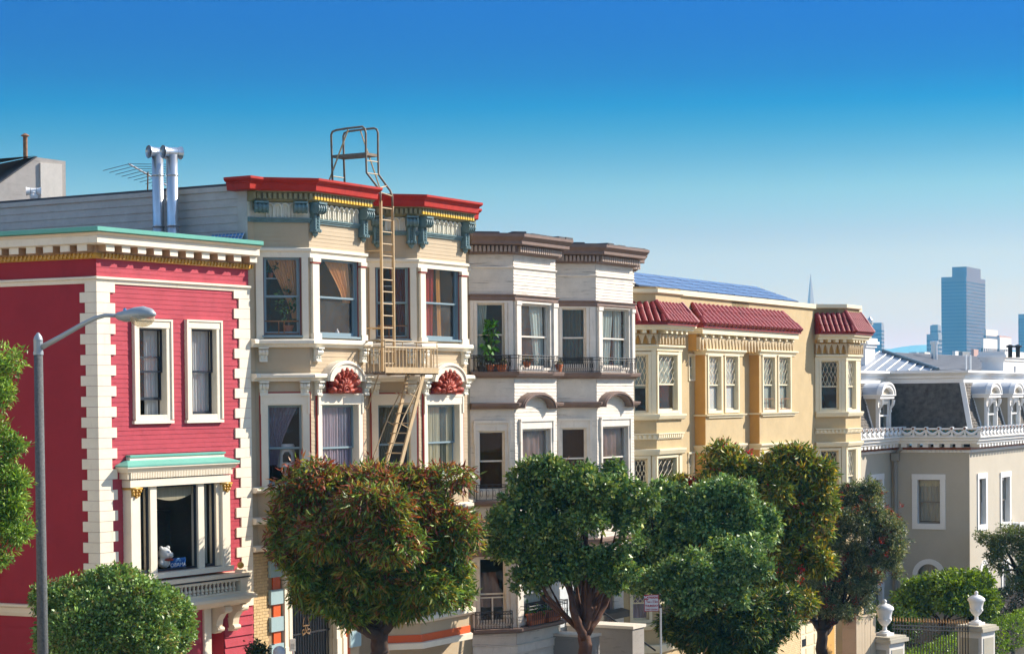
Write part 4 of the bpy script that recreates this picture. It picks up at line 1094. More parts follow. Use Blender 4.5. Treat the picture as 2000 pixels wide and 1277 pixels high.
# gate
gt = thing('iron_gate', 'tall black iron gate with scrollwork under the tan house bay', 'gate', GF.pt((gate_s0 + gate_s1) / 2, -.1, GZ - .5))
src = None; n = 17
for k in range(n):
    s = gate_s0 + .04 + (gate_s1 - gate_s0 - .08) * k / (n - 1); p = GF.pt(s, -.1, GZ - .5)
    if src is None: src = MB().box(LOC, -.012, .012, -.012, .012, 0, zbay - GZ).build('bar', IRON, gt, origin=(0, 0, 0)); src.location = p - WL[gt.name]; src.rotation_euler = rotz(GF)
    else: inst(src, p, rotz(GF), gt)
for y in (1139, 1238): MB().box(GF, gate_s0, gate_s1, -.13, -.07, GF.Z(600, y), GF.Z(600, y) + .05).build('rail', IRON, gt)
BR_G = mat('bronze_scroll', (.22, .13, .06), .5, .2)
cs_, cz_ = GF.S(601, 1230), GF.Z(601, 1234)
for q in (-1, 1):
    pts = [GF.pt(cs_ + q * (.02 + .16 * (i / 20) ** .8 * math.sin(i * .34) + .06), -.05, cz_ + .34 - i * .018 + .05 * math.cos(i * .5)) for i in range(21)]
    mb = MB(); mb.tube(pts, .014, 5)
    mb.tube([GF.pt(cs_ + q * (.12 + .055 * math.cos(a * .7)), -.05, cz_ + .02 + .055 * math.sin(a * .7)) for a in range(10)], .013, 5)
    mb.build('scroll', BR_G, gt)
MB().box(GF, gate_s0 - .1, gate_s1 + .1, -2.0, -1.9, GZ - 1, zbay).build('passage_wall', INTERIOR_DK, tan)
# lower part of the right bay: moulded ledge, red band, white foot
def zf(y): return TF2.Z(835, y)
P2B = [TP[5], TP[6], TP[7], TP[8]]
MB().sweep(P2B, [(0, zf(1213)), (.10, zf(1213)), (.18, zf(1208)), (.18, zf(1200)), (0, zf(1198))]).build('ledge', CREAM, tan)
MB().sweep(P2B, [(0, zf(1250)), (.03, zf(1250)), (.03, zf(1236)), (0, zf(1236))]).build('red_band', BLOCK_RED, tan)
MB().sweep(P2B, [(-.1, zf(1263)), (.08, zf(1263)), (.10, zf(1252)), (0, zf(1250))]).build('foot_moulding', CREAM, tan)
# ================================================================== WHITE BOARDED HOUSE WITH BROWN TRIM
wh = thing('white_house', 'weathered white boarded bay house with brown cornice and small iron balconies', 'house', (*WF.plan(5, -5), GZ - 1))
WB1, WB2 = (0.0, .945, .925, 3.435, 4.387), (5.164, .911, 6.075, 8.622, 9.533)
WP = bay_path(WF, WW, WB1, WB2)
wseg = [seg_frame(a, b) for a, b in zip(WP, WP[1:])]
wlen = [math.hypot(b[0] - a[0], b[1] - a[1]) for a, b in zip(WP, WP[1:])]
WL1, WF1, WR1, WFL, WL2, WF2, WR2 = wseg[:7]
ZW = lambda y: WF1.Z(1004, y)
WWU = [(WL1, rr(WL1, 930.5, 986, 591.5, 713.6)), (WF1, rr(WF1, 1016, 1073, 594, 719)), (WL2, rr(WL2, 1096.8, 1145.5, 601, 716)), (WF2, rr(WF2, 1174.8, 1227, 603, 718))]
WWD = [(WL1, rr(WL1, 935, 986.5, 841, 959.5)), (WF1, rr(WF1, 1018, 1074, 837, 958)), (WL2, rr(WL2, 1097, 1146, 835, 955)), (WF2, rr(WF2, 1175, 1225.5, 832, 953))]
WWG = [(WL1, rr(WL1, 936, 988.5, 1088, 1216)), (WF1, rr(WF1, 1020, 1076, 1090, 1209))]
WGZ = GZ - 1.3
wtop = ZW(472); wb2 = WF2.Z(1165, 1082)
mb = MB(); sd = MB(); sdw = MB()
for i, (fr, L) in enumerate(zip(wseg, wlen)):
    hs = [r for f, r in WWU + WWD + WWG if f is fr]
    low = wb2 if i in (4, 5, 6) else WGZ - 3
    wall_quads(mb, fr, 0, L, low, wtop, hs)
    siding(sd, fr, 0, L, max(low, ZW(1225)), ZW(497), hs, .098, .013)
    if i < 3: siding(sd, fr, 0, L, WGZ - 1, ZW(1236), hs, .098, .013)
e_s0, e_s1 = WF.S(1119, 1180), WF.S(1188, 1180)
wall_quads(mb, WF, WB2[0], WB2[4], WGZ - 3, wb2, [(e_s0, e_s1, WGZ - 3, wb2 - .3)])
mb.slab([WF.plan(WB2[0], 0), WF.plan(WB2[2], WB2[1]), WF.plan(WB2[3], WB2[1]), WF.plan(WB2[4], 0)][::-1], wb2 - .02, wb2)
mb.build('wall', WHITE_WOOD, wh)
sd.build('siding', WHITE_WOOD, wh, kind='stuff')
MB().slab([*offset_path(WP, -.03), WF.plan(WW, -15), WF.plan(0, -15)][::-1], ZW(470), ZW(466)).build('roof', ROOF_TAR, wh)
MB().box(WF, WW - .15, WW - .01, -15, -.02, WGZ - 3, ZW(470)).build('side_wall', WHITE_WOOD, wh)
MB().box(WF, .01, .12, -15, -.02, WGZ - 3, ZW(470)).build('side_wall', WHITE_WOOD, wh)
mb = MB(); inner = offset_path(WP, -.16)
mb.box(WF, .2, WW - .2, -3.2, -3.0, WGZ, ZW(520)); mb.box(WF, 4.72, 4.82, -3.0, -.0, wb2, ZW(520))
for z in (ZW(1240), ZW(985), ZW(745), ZW(545)): mb.slab([*inner, WF.plan(WW - .2, -3.0), WF.plan(.2, -3.0)][::-1], z - .2, z)
mb.build('interior_wall', INTERIOR, wh)
w_ = lambda y: ZW(y)
MB().sweep(WP, [(0, w_(480)), (.38, w_(480)), (.41, w_(478.5)), (.41, w_(472.5)), (.43, w_(471)), (.50, w_(466)), (.52, w_(465)), (.52, w_(459.5)), (0, w_(456))]).build('cornice', BROWN, wh)
mb = MB()
for fr, L in zip(wseg, wlen):                              # lumpy tar edge on the roof
    s = 0
    while s < L: mb.box(fr, s, s + .42, -.3, .44 + random.uniform(-.02, .02), w_(459.4), w_(459.4) + random.uniform(.02, .07)); s += .4
mb.build('roof_edging', ROOF_TAR, wh, kind='stuff')
MB().sweep(WP, [(0, w_(497.5)), (.07, w_(497.5)), (.10, w_(495.5)), (.16, w_(495)), (.16, w_(480.2)), (0, w_(480.2))]).build('bed_moulding', BROWN, wh)
mb = MB()
for fr, L in zip(wseg, wlen):
    s = .0
    while s < L - .02: mb.box(fr, s, s + .075, .155, .265, w_(493), w_(482)); s += .125
mb.build('dentils', mat('pale_brown_dentil', (.36, .28, .23), .5, .1), wh, kind='stuff')
MB().sweep(WP, [(0, w_(525)), (.03, w_(525)), (.06, w_(523)), (.06, w_(521)), (0, w_(520))]).build('picture_moulding', WHITE_TRIM, wh)
MB().sweep(WP, [(0, w_(587)), (.06, w_(587)), (.08, w_(585)), (.08, w_(579)), (.13, w_(577)), (.13, w_(575)), (0, w_(574))]).build('window_head_belt', BROWN, wh)
MB().sweep(WP, [(0, w_(738)), (.08, w_(738)), (.14, w_(734)), (.22, w_(733)), (.24, w_(728)), (.24, w_(725.5)), (0, w_(725))]).build('sill_belt', BROWN, wh)
bp2 = [(0, w_(798.5)), (.10, w_(798.5)), (.13, w_(795)), (.20, w_(793)), (.22, w_(789)), (.22, w_(787)), (0, w_(786))]
wa = []
for fr, xa, xb, yt in ((WF1, 1020, 1085, 765.5), (WF2, 1179, 1236, 763.5)):
    a, b = fr.S(xa, 790, .24), fr.S(xb, 790, .24); wa.append(((a + b) / 2, (b - a) / 2, fr.Z((xa + xb) / 2, yt, .24)))
wab = None
for p in ([*WP[:2], WF1.plan(wa[0][0] - wa[0][1])], [WF1.plan(wa[0][0] + wa[0][1]), *WP[2:6], WF2.plan(wa[1][0] - wa[1][1])], [WF2.plan(wa[1][0] + wa[1][1]), *WP[6:]]):
    wab = MB().sweep(p, bp2).build('arch_belt', BROWN, wh)
for fr, (c, hw, zt_) in zip((WF1, WF2), wa):
    arch_strip(fr, c, hw, w_(797.5), zt_, .13, 0, .27).build('arch_moulding', BROWN, wab)
    arch_strip(fr, c, hw - .03, w_(797.5), zt_ - .03, .05, .02, .31).build('arch_bead', BROWN, wab)
for y0, y1, o in ((987, 976, .18), (1085, 1072, .16)):
    MB().sweep(WP if y0 < 1000 else WP, [(0, w_(y0)), (o * .6, w_(y0)), (o, w_(y0 - 5)), (o, w_(y1 + 2)), (0, w_(y1))]).build('string_course', BROWN, wh)
MB().sweep(WP[:4], [(0, w_(1236)), (.12, w_(1236)), (.26, w_(1231)), (.26, w_(1226.5)), (0, w_(1225))]).build('balcony_ledge', BROWN, wh)
MB().sweep(WP[:4], [(0, w_(1276)), (.05, w_(1276)), (.05, w_(1262)), (.08, w_(1261)), (.08, w_(1259.5)), (0, w_(1259))]).build('foot_moulding', WHITE_TRIM, wh)
SHEER = cloth_mat('green_white_sheer', '#b4c4bc', .35); SHEERD = cloth_mat('shaded_grey_drape', '#5f625c', .3); BLINDB = cloth_mat('brown_blind', '#4a3018', .25); PAPER = cloth_mat('torn_mauve_sheet', '#7a625c', .3)
wu = []
for k, ((fr, r), L) in enumerate(zip(WWU, (wlen[0], wlen[1], wlen[4], wlen[5]))):
    c = .08
    w = window(wh, fr, r, 0, (c, c, .05, .06), WHITE_TRIM, WHITE_TRIM, recess=.08, cd=.04, glass=GLASS_DUSTY if k in (1,) else GLASS, bar=.045, meet=.49)
    wu.append(w)
    zlo, zhi = w_(725), w_(587.2)
    for a, b in ((.02, r[0] - c - .01), (r[1] + c + .01, L - .02)):
        if b - a < .05: continue
        mb = MB(); mb.box(fr, a, b, -.01, .05, zlo, zhi)
        if fr in (WF1, WF2):
            mb.box(fr, a + .02, b - .02, .04, .10, zlo + .14, zhi - .12); mb.box(fr, a - .01, b + .01, -.012, .125, zlo + .002, zlo + .14); mb.box(fr, a - .01, b + .01, -.012, .125, zhi - .12, zhi - .003)
        mb.build('pilaster', WHITE_TRIM, wh)
wdn = []
for k, ((fr, r), L) in enumerate(zip(WWD, (wlen[0], wlen[1], wlen[4], wlen[5]))):
    c = .13
    w = window(wh, fr, r, 0, (c, c, .24, .10), WHITE_TRIM, WHITE_TRIM, recess=.08, cd=.05, glass=GLASS_DUSTY if k in (1, 3) else GLASS_CLEAR, bar=.045, meet=.5)
    mb = MB(); a, b, t = r[0] - c, r[1] + c, r[3] + .24
    mb.box(fr, a - .02, b + .02, 0, .10, t - .02, t + .06); mb.box(fr, a - .035, a + .05, 0, .09, t - .62, t - .02); mb.box(fr, b - .05, b + .035, 0, .09, t - .62, t - .02)
    mb.box(fr, a - .005, a + .04, .04, .075, r[2] - .1, t - .62); mb.box(fr, b - .04, b + .005, .04, .075, r[2] - .1, t - .62)
    mb.build('casing_ears', WHITE_TRIM, w); wdn.append(w)
for k, ((fr, r), L) in enumerate(zip(WWG, (wlen[0], wlen[1]))):
    w = window(wh, fr, r, 0, (.10, .10, .08, .08), WHITE_TRIM, WHITE_TRIM, recess=.08, cd=.045, glass=GLASS, bar=.045, meet=.44)
    if k == 0:
        curtain(w, fr, -.24, r[2] + .45, r[3] - .45, ease(r[0] + .04, r[0] + .02), ease(r[1] - .03, r[1] - .25), PAPER, 2, amp=.05)
        mb = MB(); m_ = (r[0] + r[1]) / 2; mb.box(fr, r[0], r[1], -.08, -.04, r[2] + .72, r[2] + .76); mb.box(fr, m_ - .02, m_ + .02, -.08, -.04, r[2] + .03, r[2] + .72); mb.build('screen_frame', WHITE_TRIM, w)
    else: MB().box(fr, r[0] + .3, r[1] - .35, -.2, -.18, r[2] + .5, r[2] + 1.6).build('paper_notice', SHEER, w)
    for a, b in ((.02, r[0] - .11), (r[1] + .11, L - .02)): MB().box(fr, a, b, -.01, .06, w_(1225), w_(1086)).build('pilaster', WHITE_TRIM, wh)
drape(wu[0], *WWU[0], SHEER, .03, .03, .32, .42, 1, 4, o=-.20); drape(wu[1], *WWU[1], SHEER, .68, .52, .98, .95, 1, 4, o=-.20)
drape(wu[2], *WWU[2], SHEERD, .02, .02, .98, .98, 1, 6, o=-.20); drape(wu[3], *WWU[3], SHEER, .05, .05, .45, .60, 1, 5, o=-.20); drape(wu[3], *WWU[3], SHEER, .66, .68, .97, .97, 1, 3, o=-.20)
for k in (0, 2):
    fr, r = WWD[k]; MB().box(fr, r[0] + .02, r[1] - .02, -.19, -.18, r[2] + .02, r[3] - .02).build('blind', BLINDB, wdn[k])
for k in (1, 3):
    fr, r = WWD[k]; curtain(wdn[k], fr, -.20, r[2] + .02, r[3] - .02, const(r[0] + .02), const(r[1] - .02), PAPER, 5)
fr, r = WWU[0]
MB().box(fr, r[0] + .6, r[0] + .86, -1.9, -1.87, r[2] + 1.0, r[2] + 1.35).build('picture', SASH_DARK, wu[0])
# small iron balconies
def balconette(fr, s0, s1, z0, h, o0=.02, o1=.34, n=14, name='balconette', parent=None, scroll=True):
    mb = MB(); r = .011
    P = [fr.pt(s0, o0, 0), fr.pt(s0, o1, 0), fr.pt(s1, o1, 0), fr.pt(s1, o0, 0)]
    lift = lambda p, z: Vector((p.x, p.y, z))
    for z in (z0 + .03, z0 + h * .84, z0 + h): mb.tube([lift(p, z) for p in P], r, 5)
    for p in P: mb.tube([lift(p, z0), lift(p, z0 + h + .02)], .014, 5)
    b = mb.build(name, IRON, parent)
    src = None
    for k in range(n + 1):
        s = s0 + (s1 - s0) * (k + .5) / (n + 1); p = fr.pt(s, o1, z0 + .02)
        if src is None:
            m2 = MB(); m2.tube([(0, 0, 0), (0, 0, h * .98)], .008, 4)
            m2.tube([(.0 + .045 * math.cos(a * .9), 0, h * .92 + .030 * math.sin(a * .9)) for a in range(8)], .006, 4)
            if scroll: m2.tube([(.05 + .035 * math.cos(a * .9), 0, h * .42 + .11 * math.sin(a * .9)) for a in range(8)], .006, 4)
            src = m2.build('bar', IRON, b, origin=(0, 0, 0)); src.location = p - WL[b.name]; src.rotation_euler = rotz(fr)
        else: inst(src, p, rotz(fr), b)
    return b
zbal = w_(725.2)
for fr, xa, xb in ((WL1, 924.5, 997.5), (WF1, 1013, 1090), (WL2, 1094, 1158), (WF2, 1172, 1241)):
    a, b = fr.S(xa, 710, .34), fr.S(xb, 710, .34)
    balconette(fr, a, b, zbal, .46, parent=wh)
fr, r = WWD[0]; balconette(fr, r[0] - .15, r[1] + .2, w_(975.5), .46, parent=wh, n=5)
balconette(WL1, WL1.S(928, 1210, .3), WL1.S(1000, 1210, .3), w_(1225.5), .52, parent=wh, n=12)
balconette(WF1, .15, wlen[1] - .02, w_(1225.5), .60, parent=wh, n=18)
GRN = [(.06, .22, .02), (.10, .30, .03), (.04, .15, .02)]
fr, r = WWU[0]
sprig('balcony_plant', 'tall bright green potted plant on the white house iron balcony', 'plant', fr.pt(fr.S(958, 700, .12), .12, zbal), 1.2, .19, 130, [(.06, .20, .02), (.10, .28, .03), (.04, .13, .02)], pot=(.2, .12, TERRACOTTA), seed=8, ll=.2, lw=.11)
sprig('flower_pot', 'terracotta pot beside the tall green balcony plant', 'flower pot', fr.pt(fr.S(979, 716, .16), .16, zbal), .10, .10, 40, [(.06, .05, .03), (.1, .12, .03)], pot=(.20, .15, TERRACOTTA), seed=9)
sprig('flower_pot', 'small dark pot with dry stems left of the tall green balcony plant', 'flower pot', fr.pt(fr.S(940, 716, .16), .16, zbal), .38, .16, 70, [(.10, .10, .06), (.25, .22, .05)], pot=(.16, .12, IRON), seed=10, lw=.03)
sprig('flower_pot', 'small clay pot in front of the lit dusty window of the white house', 'flower pot', WF1.pt(WF1.S(1029, 708, .12), .12, zbal + .12), .24, .14, 60, [(.12, .16, .04), (.2, .1, .04)], pot=(.17, .11, TERRACOTTA), seed=11)
sprig('flower_pot', 'clay pot at the end of the second iron balcony by the bay angle', 'flower pot', WF1.pt(wlen[1] - .12, .16, zbal), .10, .08, 30, [(.12, .10, .05)], pot=(.22, .12, TERRACOTTA), seed=12)
for q, lb in ((.34, 'left orange planter box behind the street level balcony railing'), (.72, 'right orange planter box behind the street level balcony railing')):
    s = wlen[1] * q; z = w_(1225.3); t = thing('planter_box', lb, 'planter', WF1.pt(s, .17, z), 'orange planters behind the railing')
    mb = MB(); mb.hexa([WF1.pt(s - .36, .26, z), WF1.pt(s + .36, .26, z), WF1.pt(s + .36, .10, z), WF1.pt(s - .36, .10, z), WF1.pt(s - .40, .29, z + .3), WF1.pt(s + .40, .29, z + .3), WF1.pt(s + .40, .07, z + .3), WF1.pt(s - .40, .07, z + .3)]); mb.box(WF1, s - .42, s + .42, .055, .305, z + .3, z + .35)
    mb.build('box', TERRACOTTA, t)
    rg = np.random.default_rng(5); P, D, _, cl = crown_points(rg, [(WF1.pt(s, .18, z + .42), (.3, .12, .12))], 24, 5, .03)
    leaves('leaf_spray', LEAF, P, D, .08, .04, mixcol(rg, GRN, [1, 1, 1], cl), t, rg, kind='stuff')
# entry: block quoins, dark recess, stoop walls, hand rail
QB = mat('white_block_paint', (.56, .60, .62), .55, .08)
src = None
for i in range(7):
    y0 = 1147 + i * 22.3
    for j in range(2):
        a, b = ((1090, 1103, 1117) if i % 2 else (1090, 1108, 1117))[j:j + 2]
        MB().box(WF, WF.S(a, 1180) + .01, WF.S(b, 1180) - .01, -.05, .07, WF.Z(1104, y0 + 21.5), WF.Z(1104, y0)).build('quoin_block', QB, wh)
MB().box(WF, e_s0 - .1, e_s1 + .1, -2.2, -2.0, WGZ - 2, wb2).build('entry_wall', GREY_STUCCO, wh)
MB().box(WF, e_s1 - .05, e_s1 + .02, -2.0, -.02, WGZ - 2, wb2 - .3).build('entry_wall', GREY_STUCCO, wh)
ed = MB().box(WF, e_s0 + .5, e_s1 - .5, -2.0, -1.94, WGZ + 1.3, WGZ + 3.5).build('door', SASH_DARK, wh); MB().ball(WF.pt(e_s0 + .6, -1.92, WGZ + 2.3), .04, 8).build('handle', GOLD, ed)
MB().box(WF, WF.S(1191, 1180), WF.S(1232, 1180), -.02, .16, WGZ - 2, wb2 - .02).build('end_wall', WHITE_WOOD, wh)
MB().box(WF, WF.S(1186, 1180), WF.S(1190.6, 1180), -.02, .10, WGZ - 2, wb2 - .02).build('corner_post', BROWN, wh)
STW = mat('stoop_stucco', (.30, .28, .26), .8, .08, bump=.4, bscale=25, streak='#4c4844', sscale=(2, 2, 9), samt=.25)
o = 2.5; sA, sB = WF.S(1235.5, 1240, o), WF.S(1258, 1240, o); zA = WF.Z(1240, 1227, o)
mb = MB(); mb.box(WF, sA, sB, .2, o, WGZ - 2, zA); s_ = mb.build('stoop_wall', STW, wh)
MB().box(WF, sA - .05, sB + .05, .2, o + .05, zA + .002, zA + .09).build('coping', WHITE_TRIM, s_)
o = 2.2; sC, sD = WF.S(1152, 1246, o), WF.S(1171, 1246, o); zC = WF.Z(1160, 1243, o)
mb = MB(); mb.box(WF, sC, sD, .2, o, WGZ - 2, zC); s_ = mb.build('stoop_wall', STW, wh)
MB().box(WF, sC - .04, sD + .04, .2, o + .04, zC + .002, zC + .07).build('coping', WHITE_TRIM, s_)
mb = MB()
for i in range(7): mb.box(WF, sD, sA, -.3 + i * .3, 0 + i * .3, WGZ - 2, WGZ + 1.3 - i * .18)
mb.build('front_steps', CONCRETE, wh)
hr = MB(); hr.tube([WF.pt(e_s0 + .2, -.2, WF.Z(1120, 1150)), WF.pt(e_s0 + .3, 1.0, WF.Z(1150, 1205, 1.0)), WF.pt(e_s0 + .6, 2.6, WF.Z(1205, 1285, 2.4))], .03, 6)
hr.build('hand_rail', IRON, wh)
# ================================================================== YELLOW STUCCO APARTMENTS
ye = thing('yellow_apartments', 'long yellow stucco apartment building with red tiled eaves over its bays', 'apartment building', (*ZF.plan(11, -6), GZ - 2))
p_ = .97
zc1 = ZF.S(1281.4, 700, p_); zd1 = ZF.S(1330, 700, p_); za1 = zc1 - p_; ze1 = zd1 + p_ * .45
zb3 = (17.317, .971, 18.288, 20.08, 21.051)
def find_q(s, x, y=750):
    lo, hi = .05, 2
    for _ in range(40):
        q = (lo + hi) / 2; p = ZF.pt(s, q, 0); v = Vector((p.x, p.y, ZF.Z(x, y)))
        X = PCX + FPX * v.dot(_r) / v.dot(_f)
        if X < x: lo = q
        else: hi = q
    return q
sA0 = ZF.S(1356.6, 750); qA = find_q(sA0, 1377.4); sA1 = ZF.S(1450.6, 750, qA)
sB0 = ZF.S(1463.6, 750); qB = find_q(sB0, 1483); sB1 = ZF.S(1552, 750, qB)
ZW_ = 22.992
YP = [ZF.plan(*q) for q in ((0, 0), (za1, 0), (zc1, p_), (zd1, p_), (ze1 , 0), (sA0, 0), (sA0, qA), (sA1, qA), (sA1, 0), (sB0, 0), (sB0, qB), (sB1, qB), (sB1, 0), (zb3[0], 0), (zb3[2], zb3[1]), (zb3[3], zb3[1]), (zb3[4], 0), (ZW_, 0))]
if za1 < .03: YP = YP[1:]; YP[0] = ZF.plan(za1, 0)
yseg = [seg_frame(a, b) for a, b in zip(YP, YP[1:])]; ylen = [math.hypot(b[0] - a[0], b[1] - a[1]) for a, b in zip(YP, YP[1:])]
k0 = len(YP) - 17 - 0
YI = {n: i + (0 if len(YP) == 18 else -1) for i, n in enumerate(('f0', 'L1', 'F1', 'R1', 'f1', 'As', 'AF', 'Ar', 'f2', 'Bs', 'BF', 'Br', 'f3', 'L2', 'F2', 'R2', 'f4'))}
yf = lambda n: yseg[YI[n]]; yl = lambda n: ylen[YI[n]]
ZA = lambda y: yf('F1').Z(1283, y); ZM = lambda y: yf('AF').Z(1378, y); ZB = lambda y: yf('F2').Z(1651.5, y)
WIN = []
def yw(n, x0, x1, y0, y1): WIN.append((n, yf(n).rect(x0, x1, y0, y1)))
yw('L1', 1238, 1266.5, 692, 806); yw('F1', 1285, 1322.5, 692.5, 802)
yw('AF', 1383.5, 1408, 695.5, 802); yw('AF', 1416.5, 1441, 695.5, 801); yw('BF', 1490, 1513, 697, 800.5); yw('BF', 1520.5, 1543, 697, 800)
yw('L2', 1603.5, 1638.5, 704, 800); yw('F2', 1655, 1671, 704, 799.5)
yw('L1', 1238, 1265.5, 895, 1000); yw('F1', 1284, 1321, 893.5, 998); yw('AF', 1383.5, 1408, 890, 990); yw('AF', 1416.5, 1441, 889, 989); yw('BF', 1490, 1513, 884, 980); yw('BF', 1520.5, 1543, 883, 979)
yw('L2', 1602.5, 1638, 879, 980); yw('F2', 1655, 1671, 877, 975)
yw('f1', 1345, 1355.5, 694, 741); yw('f1', 1344.5, 1354, 886, 933)
yw('L1', 1235, 1268, 1140, 1211); yw('F1', 1288, 1322, 1140, 1207)
YG = GZ - 3.2
zpar = ZF.Z(1335, 573); zgr = yf('F1').Z(1283, 1259)
zmid = ZF.Z(1470, 642.5, .66) - .25
for_front = {'AF', 'BF', 'F1', 'L1', 'L2', 'F2'}
mb = MB(); mo = MB()
for n in YI:
    i = YI[n]
    if i < 0: continue
    hs = [r for m, r in WIN if m == n]
    tgt = mo if n in ('As', 'Bs') else mb  # orange on the left returns puts bounced light into the stucco colour
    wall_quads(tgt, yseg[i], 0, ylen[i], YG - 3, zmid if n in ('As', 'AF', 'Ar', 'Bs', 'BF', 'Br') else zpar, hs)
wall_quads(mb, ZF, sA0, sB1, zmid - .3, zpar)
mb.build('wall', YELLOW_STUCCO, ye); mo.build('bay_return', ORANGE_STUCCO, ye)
MB().slab([ZF.plan(0, -.04), ZF.plan(ZW_, -.04), ZF.plan(ZW_, -13), ZF.plan(0, -13)][::-1], zpar - .9, zpar - .6).build('roof', ROOF_TAR, ye)
MB().box(ZF, ZW_ - .01, ZW_ + .12, -13, -.02, YG - 4, zpar).build('side_wall', YELLOW_STUCCO, ye)
mb = MB(); inner = offset_path(YP, -.16)
mb.box(ZF, .2, ZW_ - .2, -3.2, -3.0, YG, zpar - .9)
for s in (5.0, 10.0, 14.5): mb.box(ZF, s, s + .1, -3, -.1, YG, zpar - .9)
for z in (ZA(1232), ZA(1030), ZA(835)): mb.slab([*inner, ZF.plan(ZW_ - .2, -3.0), ZF.plan(.2, -3.0)][::-1], z - .2, z)
mb.build('interior_wall', INTERIOR, ye)
MB().sweep(YP[:4] if False else YP[:YI['F1'] + 3], [(-.2, ZA(573)), (.06, ZA(573)), (.10, ZA(571)), (.10, ZA(564.5)), (-.2, ZA(564.5))]).build('coping', CREAM_Y, ye)
mb = MB(); wall_quads(mb, yf('F1'), 0, yl('F1'), zpar, ZA(573)); wall_quads(mb, yf('L1'), 0, yl('L1'), zpar, ZA(573)); mb.build('parapet', YELLOW_STUCCO, ye)
MB().box(ZF, ze1 - .2, zb3[0] + .3, -.25, .10, zpar - .09, zpar + .09).build('coping', CREAM_Y, ye)
MB().sweep(YP[YI['L2']:], [(-.2, ZB(602.5)), (.06, ZB(602.5)), (.10, ZB(601)), (.10, ZB(594.5)), (-.2, ZB(594.5))]).build('coping', CREAM_Y, ye)
mb = MB()
for n in ('L2', 'F2', 'R2'): wall_quads(mb, yf(n), 0, yl(n), zpar - .4, ZB(602))
mb.build('parapet', YELLOW_STUCCO, ye)
# tiled eaves: every barrel tile is a piece
def tile_mesh(w, h, L):
    mb = MB(); n = 5; a = []; b = []
    for i in range(n + 1):
        t = math.pi * i / n
        a.append((-math.cos(t) * w * .5, 0, math.sin(t) * h)); b.append((-math.cos(t) * w * .43, L, math.sin(t) * h * .9))
    m = len(a)
    mb.add(a + b, [(i, i + 1, m + i + 1, m + i) for i in range(m - 1)])
    mb.add(a + [(0, 0, -.01)], [tuple(range(m))[::-1] + (m,)])
    return mb
tiles = {}
def tile_slope(fr, s0, s1, o_e, z_e, o_r, z_r, n, left_mitre=0.0, right_mitre=0.0, tw=None):
    """rows of barrel tiles from eave (o_e,z_e) up to the wall (o_r,z_r); mitres trim the ends along the hips."""
    D = math.hypot(o_e - o_r, z_r - z_e); w = (s1 - s0) / n; rows = 3; L = D / rows
    pit = math.atan2(z_r - z_e, o_e - o_r)
    key = round(w, 3)
    base = MB(); base.add([fr.pt(s0, o_e, z_e), fr.pt(s1, o_e, z_e), fr.pt(s1 - right_mitre, o_r, z_r), fr.pt(s0 + left_mitre, o_r, z_r), fr.pt(s0, o_e, z_e - .06), fr.pt(s1, o_e, z_e - .06), fr.pt(s1, o_r, z_e - .06), fr.pt(s0, o_r, z_e - .06)], [(0, 1, 2, 3), (4, 5, 1, 0), (0, 3, 7, 4), (1, 5, 6, 2), (4, 7, 6, 5)])
    base.build('tile_roof', TILE_RED, ye)
    rot = Matrix.Rotation(math.atan2(fr.d[1], fr.d[0]), 3, 'Z') @ Matrix.Rotation(pit, 3, 'X')
    e = rot.to_euler()
    for k in range(n):
        for rI in range(rows):
            f = rI / rows; fm = (rI + .7) / rows
            s = s0 + (k + .5) * w
            if s < s0 + left_mitre * fm or s > s1 - right_mitre * fm: continue
            o = o_e + (o_r - o_e) * f; z = z_e + (z_r - z_e) * f
            p = fr.pt(s, o + .03 * (rI == 0), z + .018)
            if key not in tiles:
                t = tile_mesh(w * .86, w * .42, L * 1.12).build('roof_tile', TILE_RED, ye, smooth=False, origin=(0, 0, 0)); tiles[key] = t
                t.location = p - WL[ye.name]; t.rotation_euler = e
            else: inst(tiles[key], p, e, ye)
def ridge(a, b, r=.10):
    v = b - a; L = v.length; n = max(2, round(L / .42)); mb = MB()
    for i in range(n):
        mb = MB(); mb.tube([a + v * (i / n), a + v * ((i + 1.06) / n)], [r, r * .88], 8); mb.build('ridge_tile', TILE_RED, ye)
eo = .52
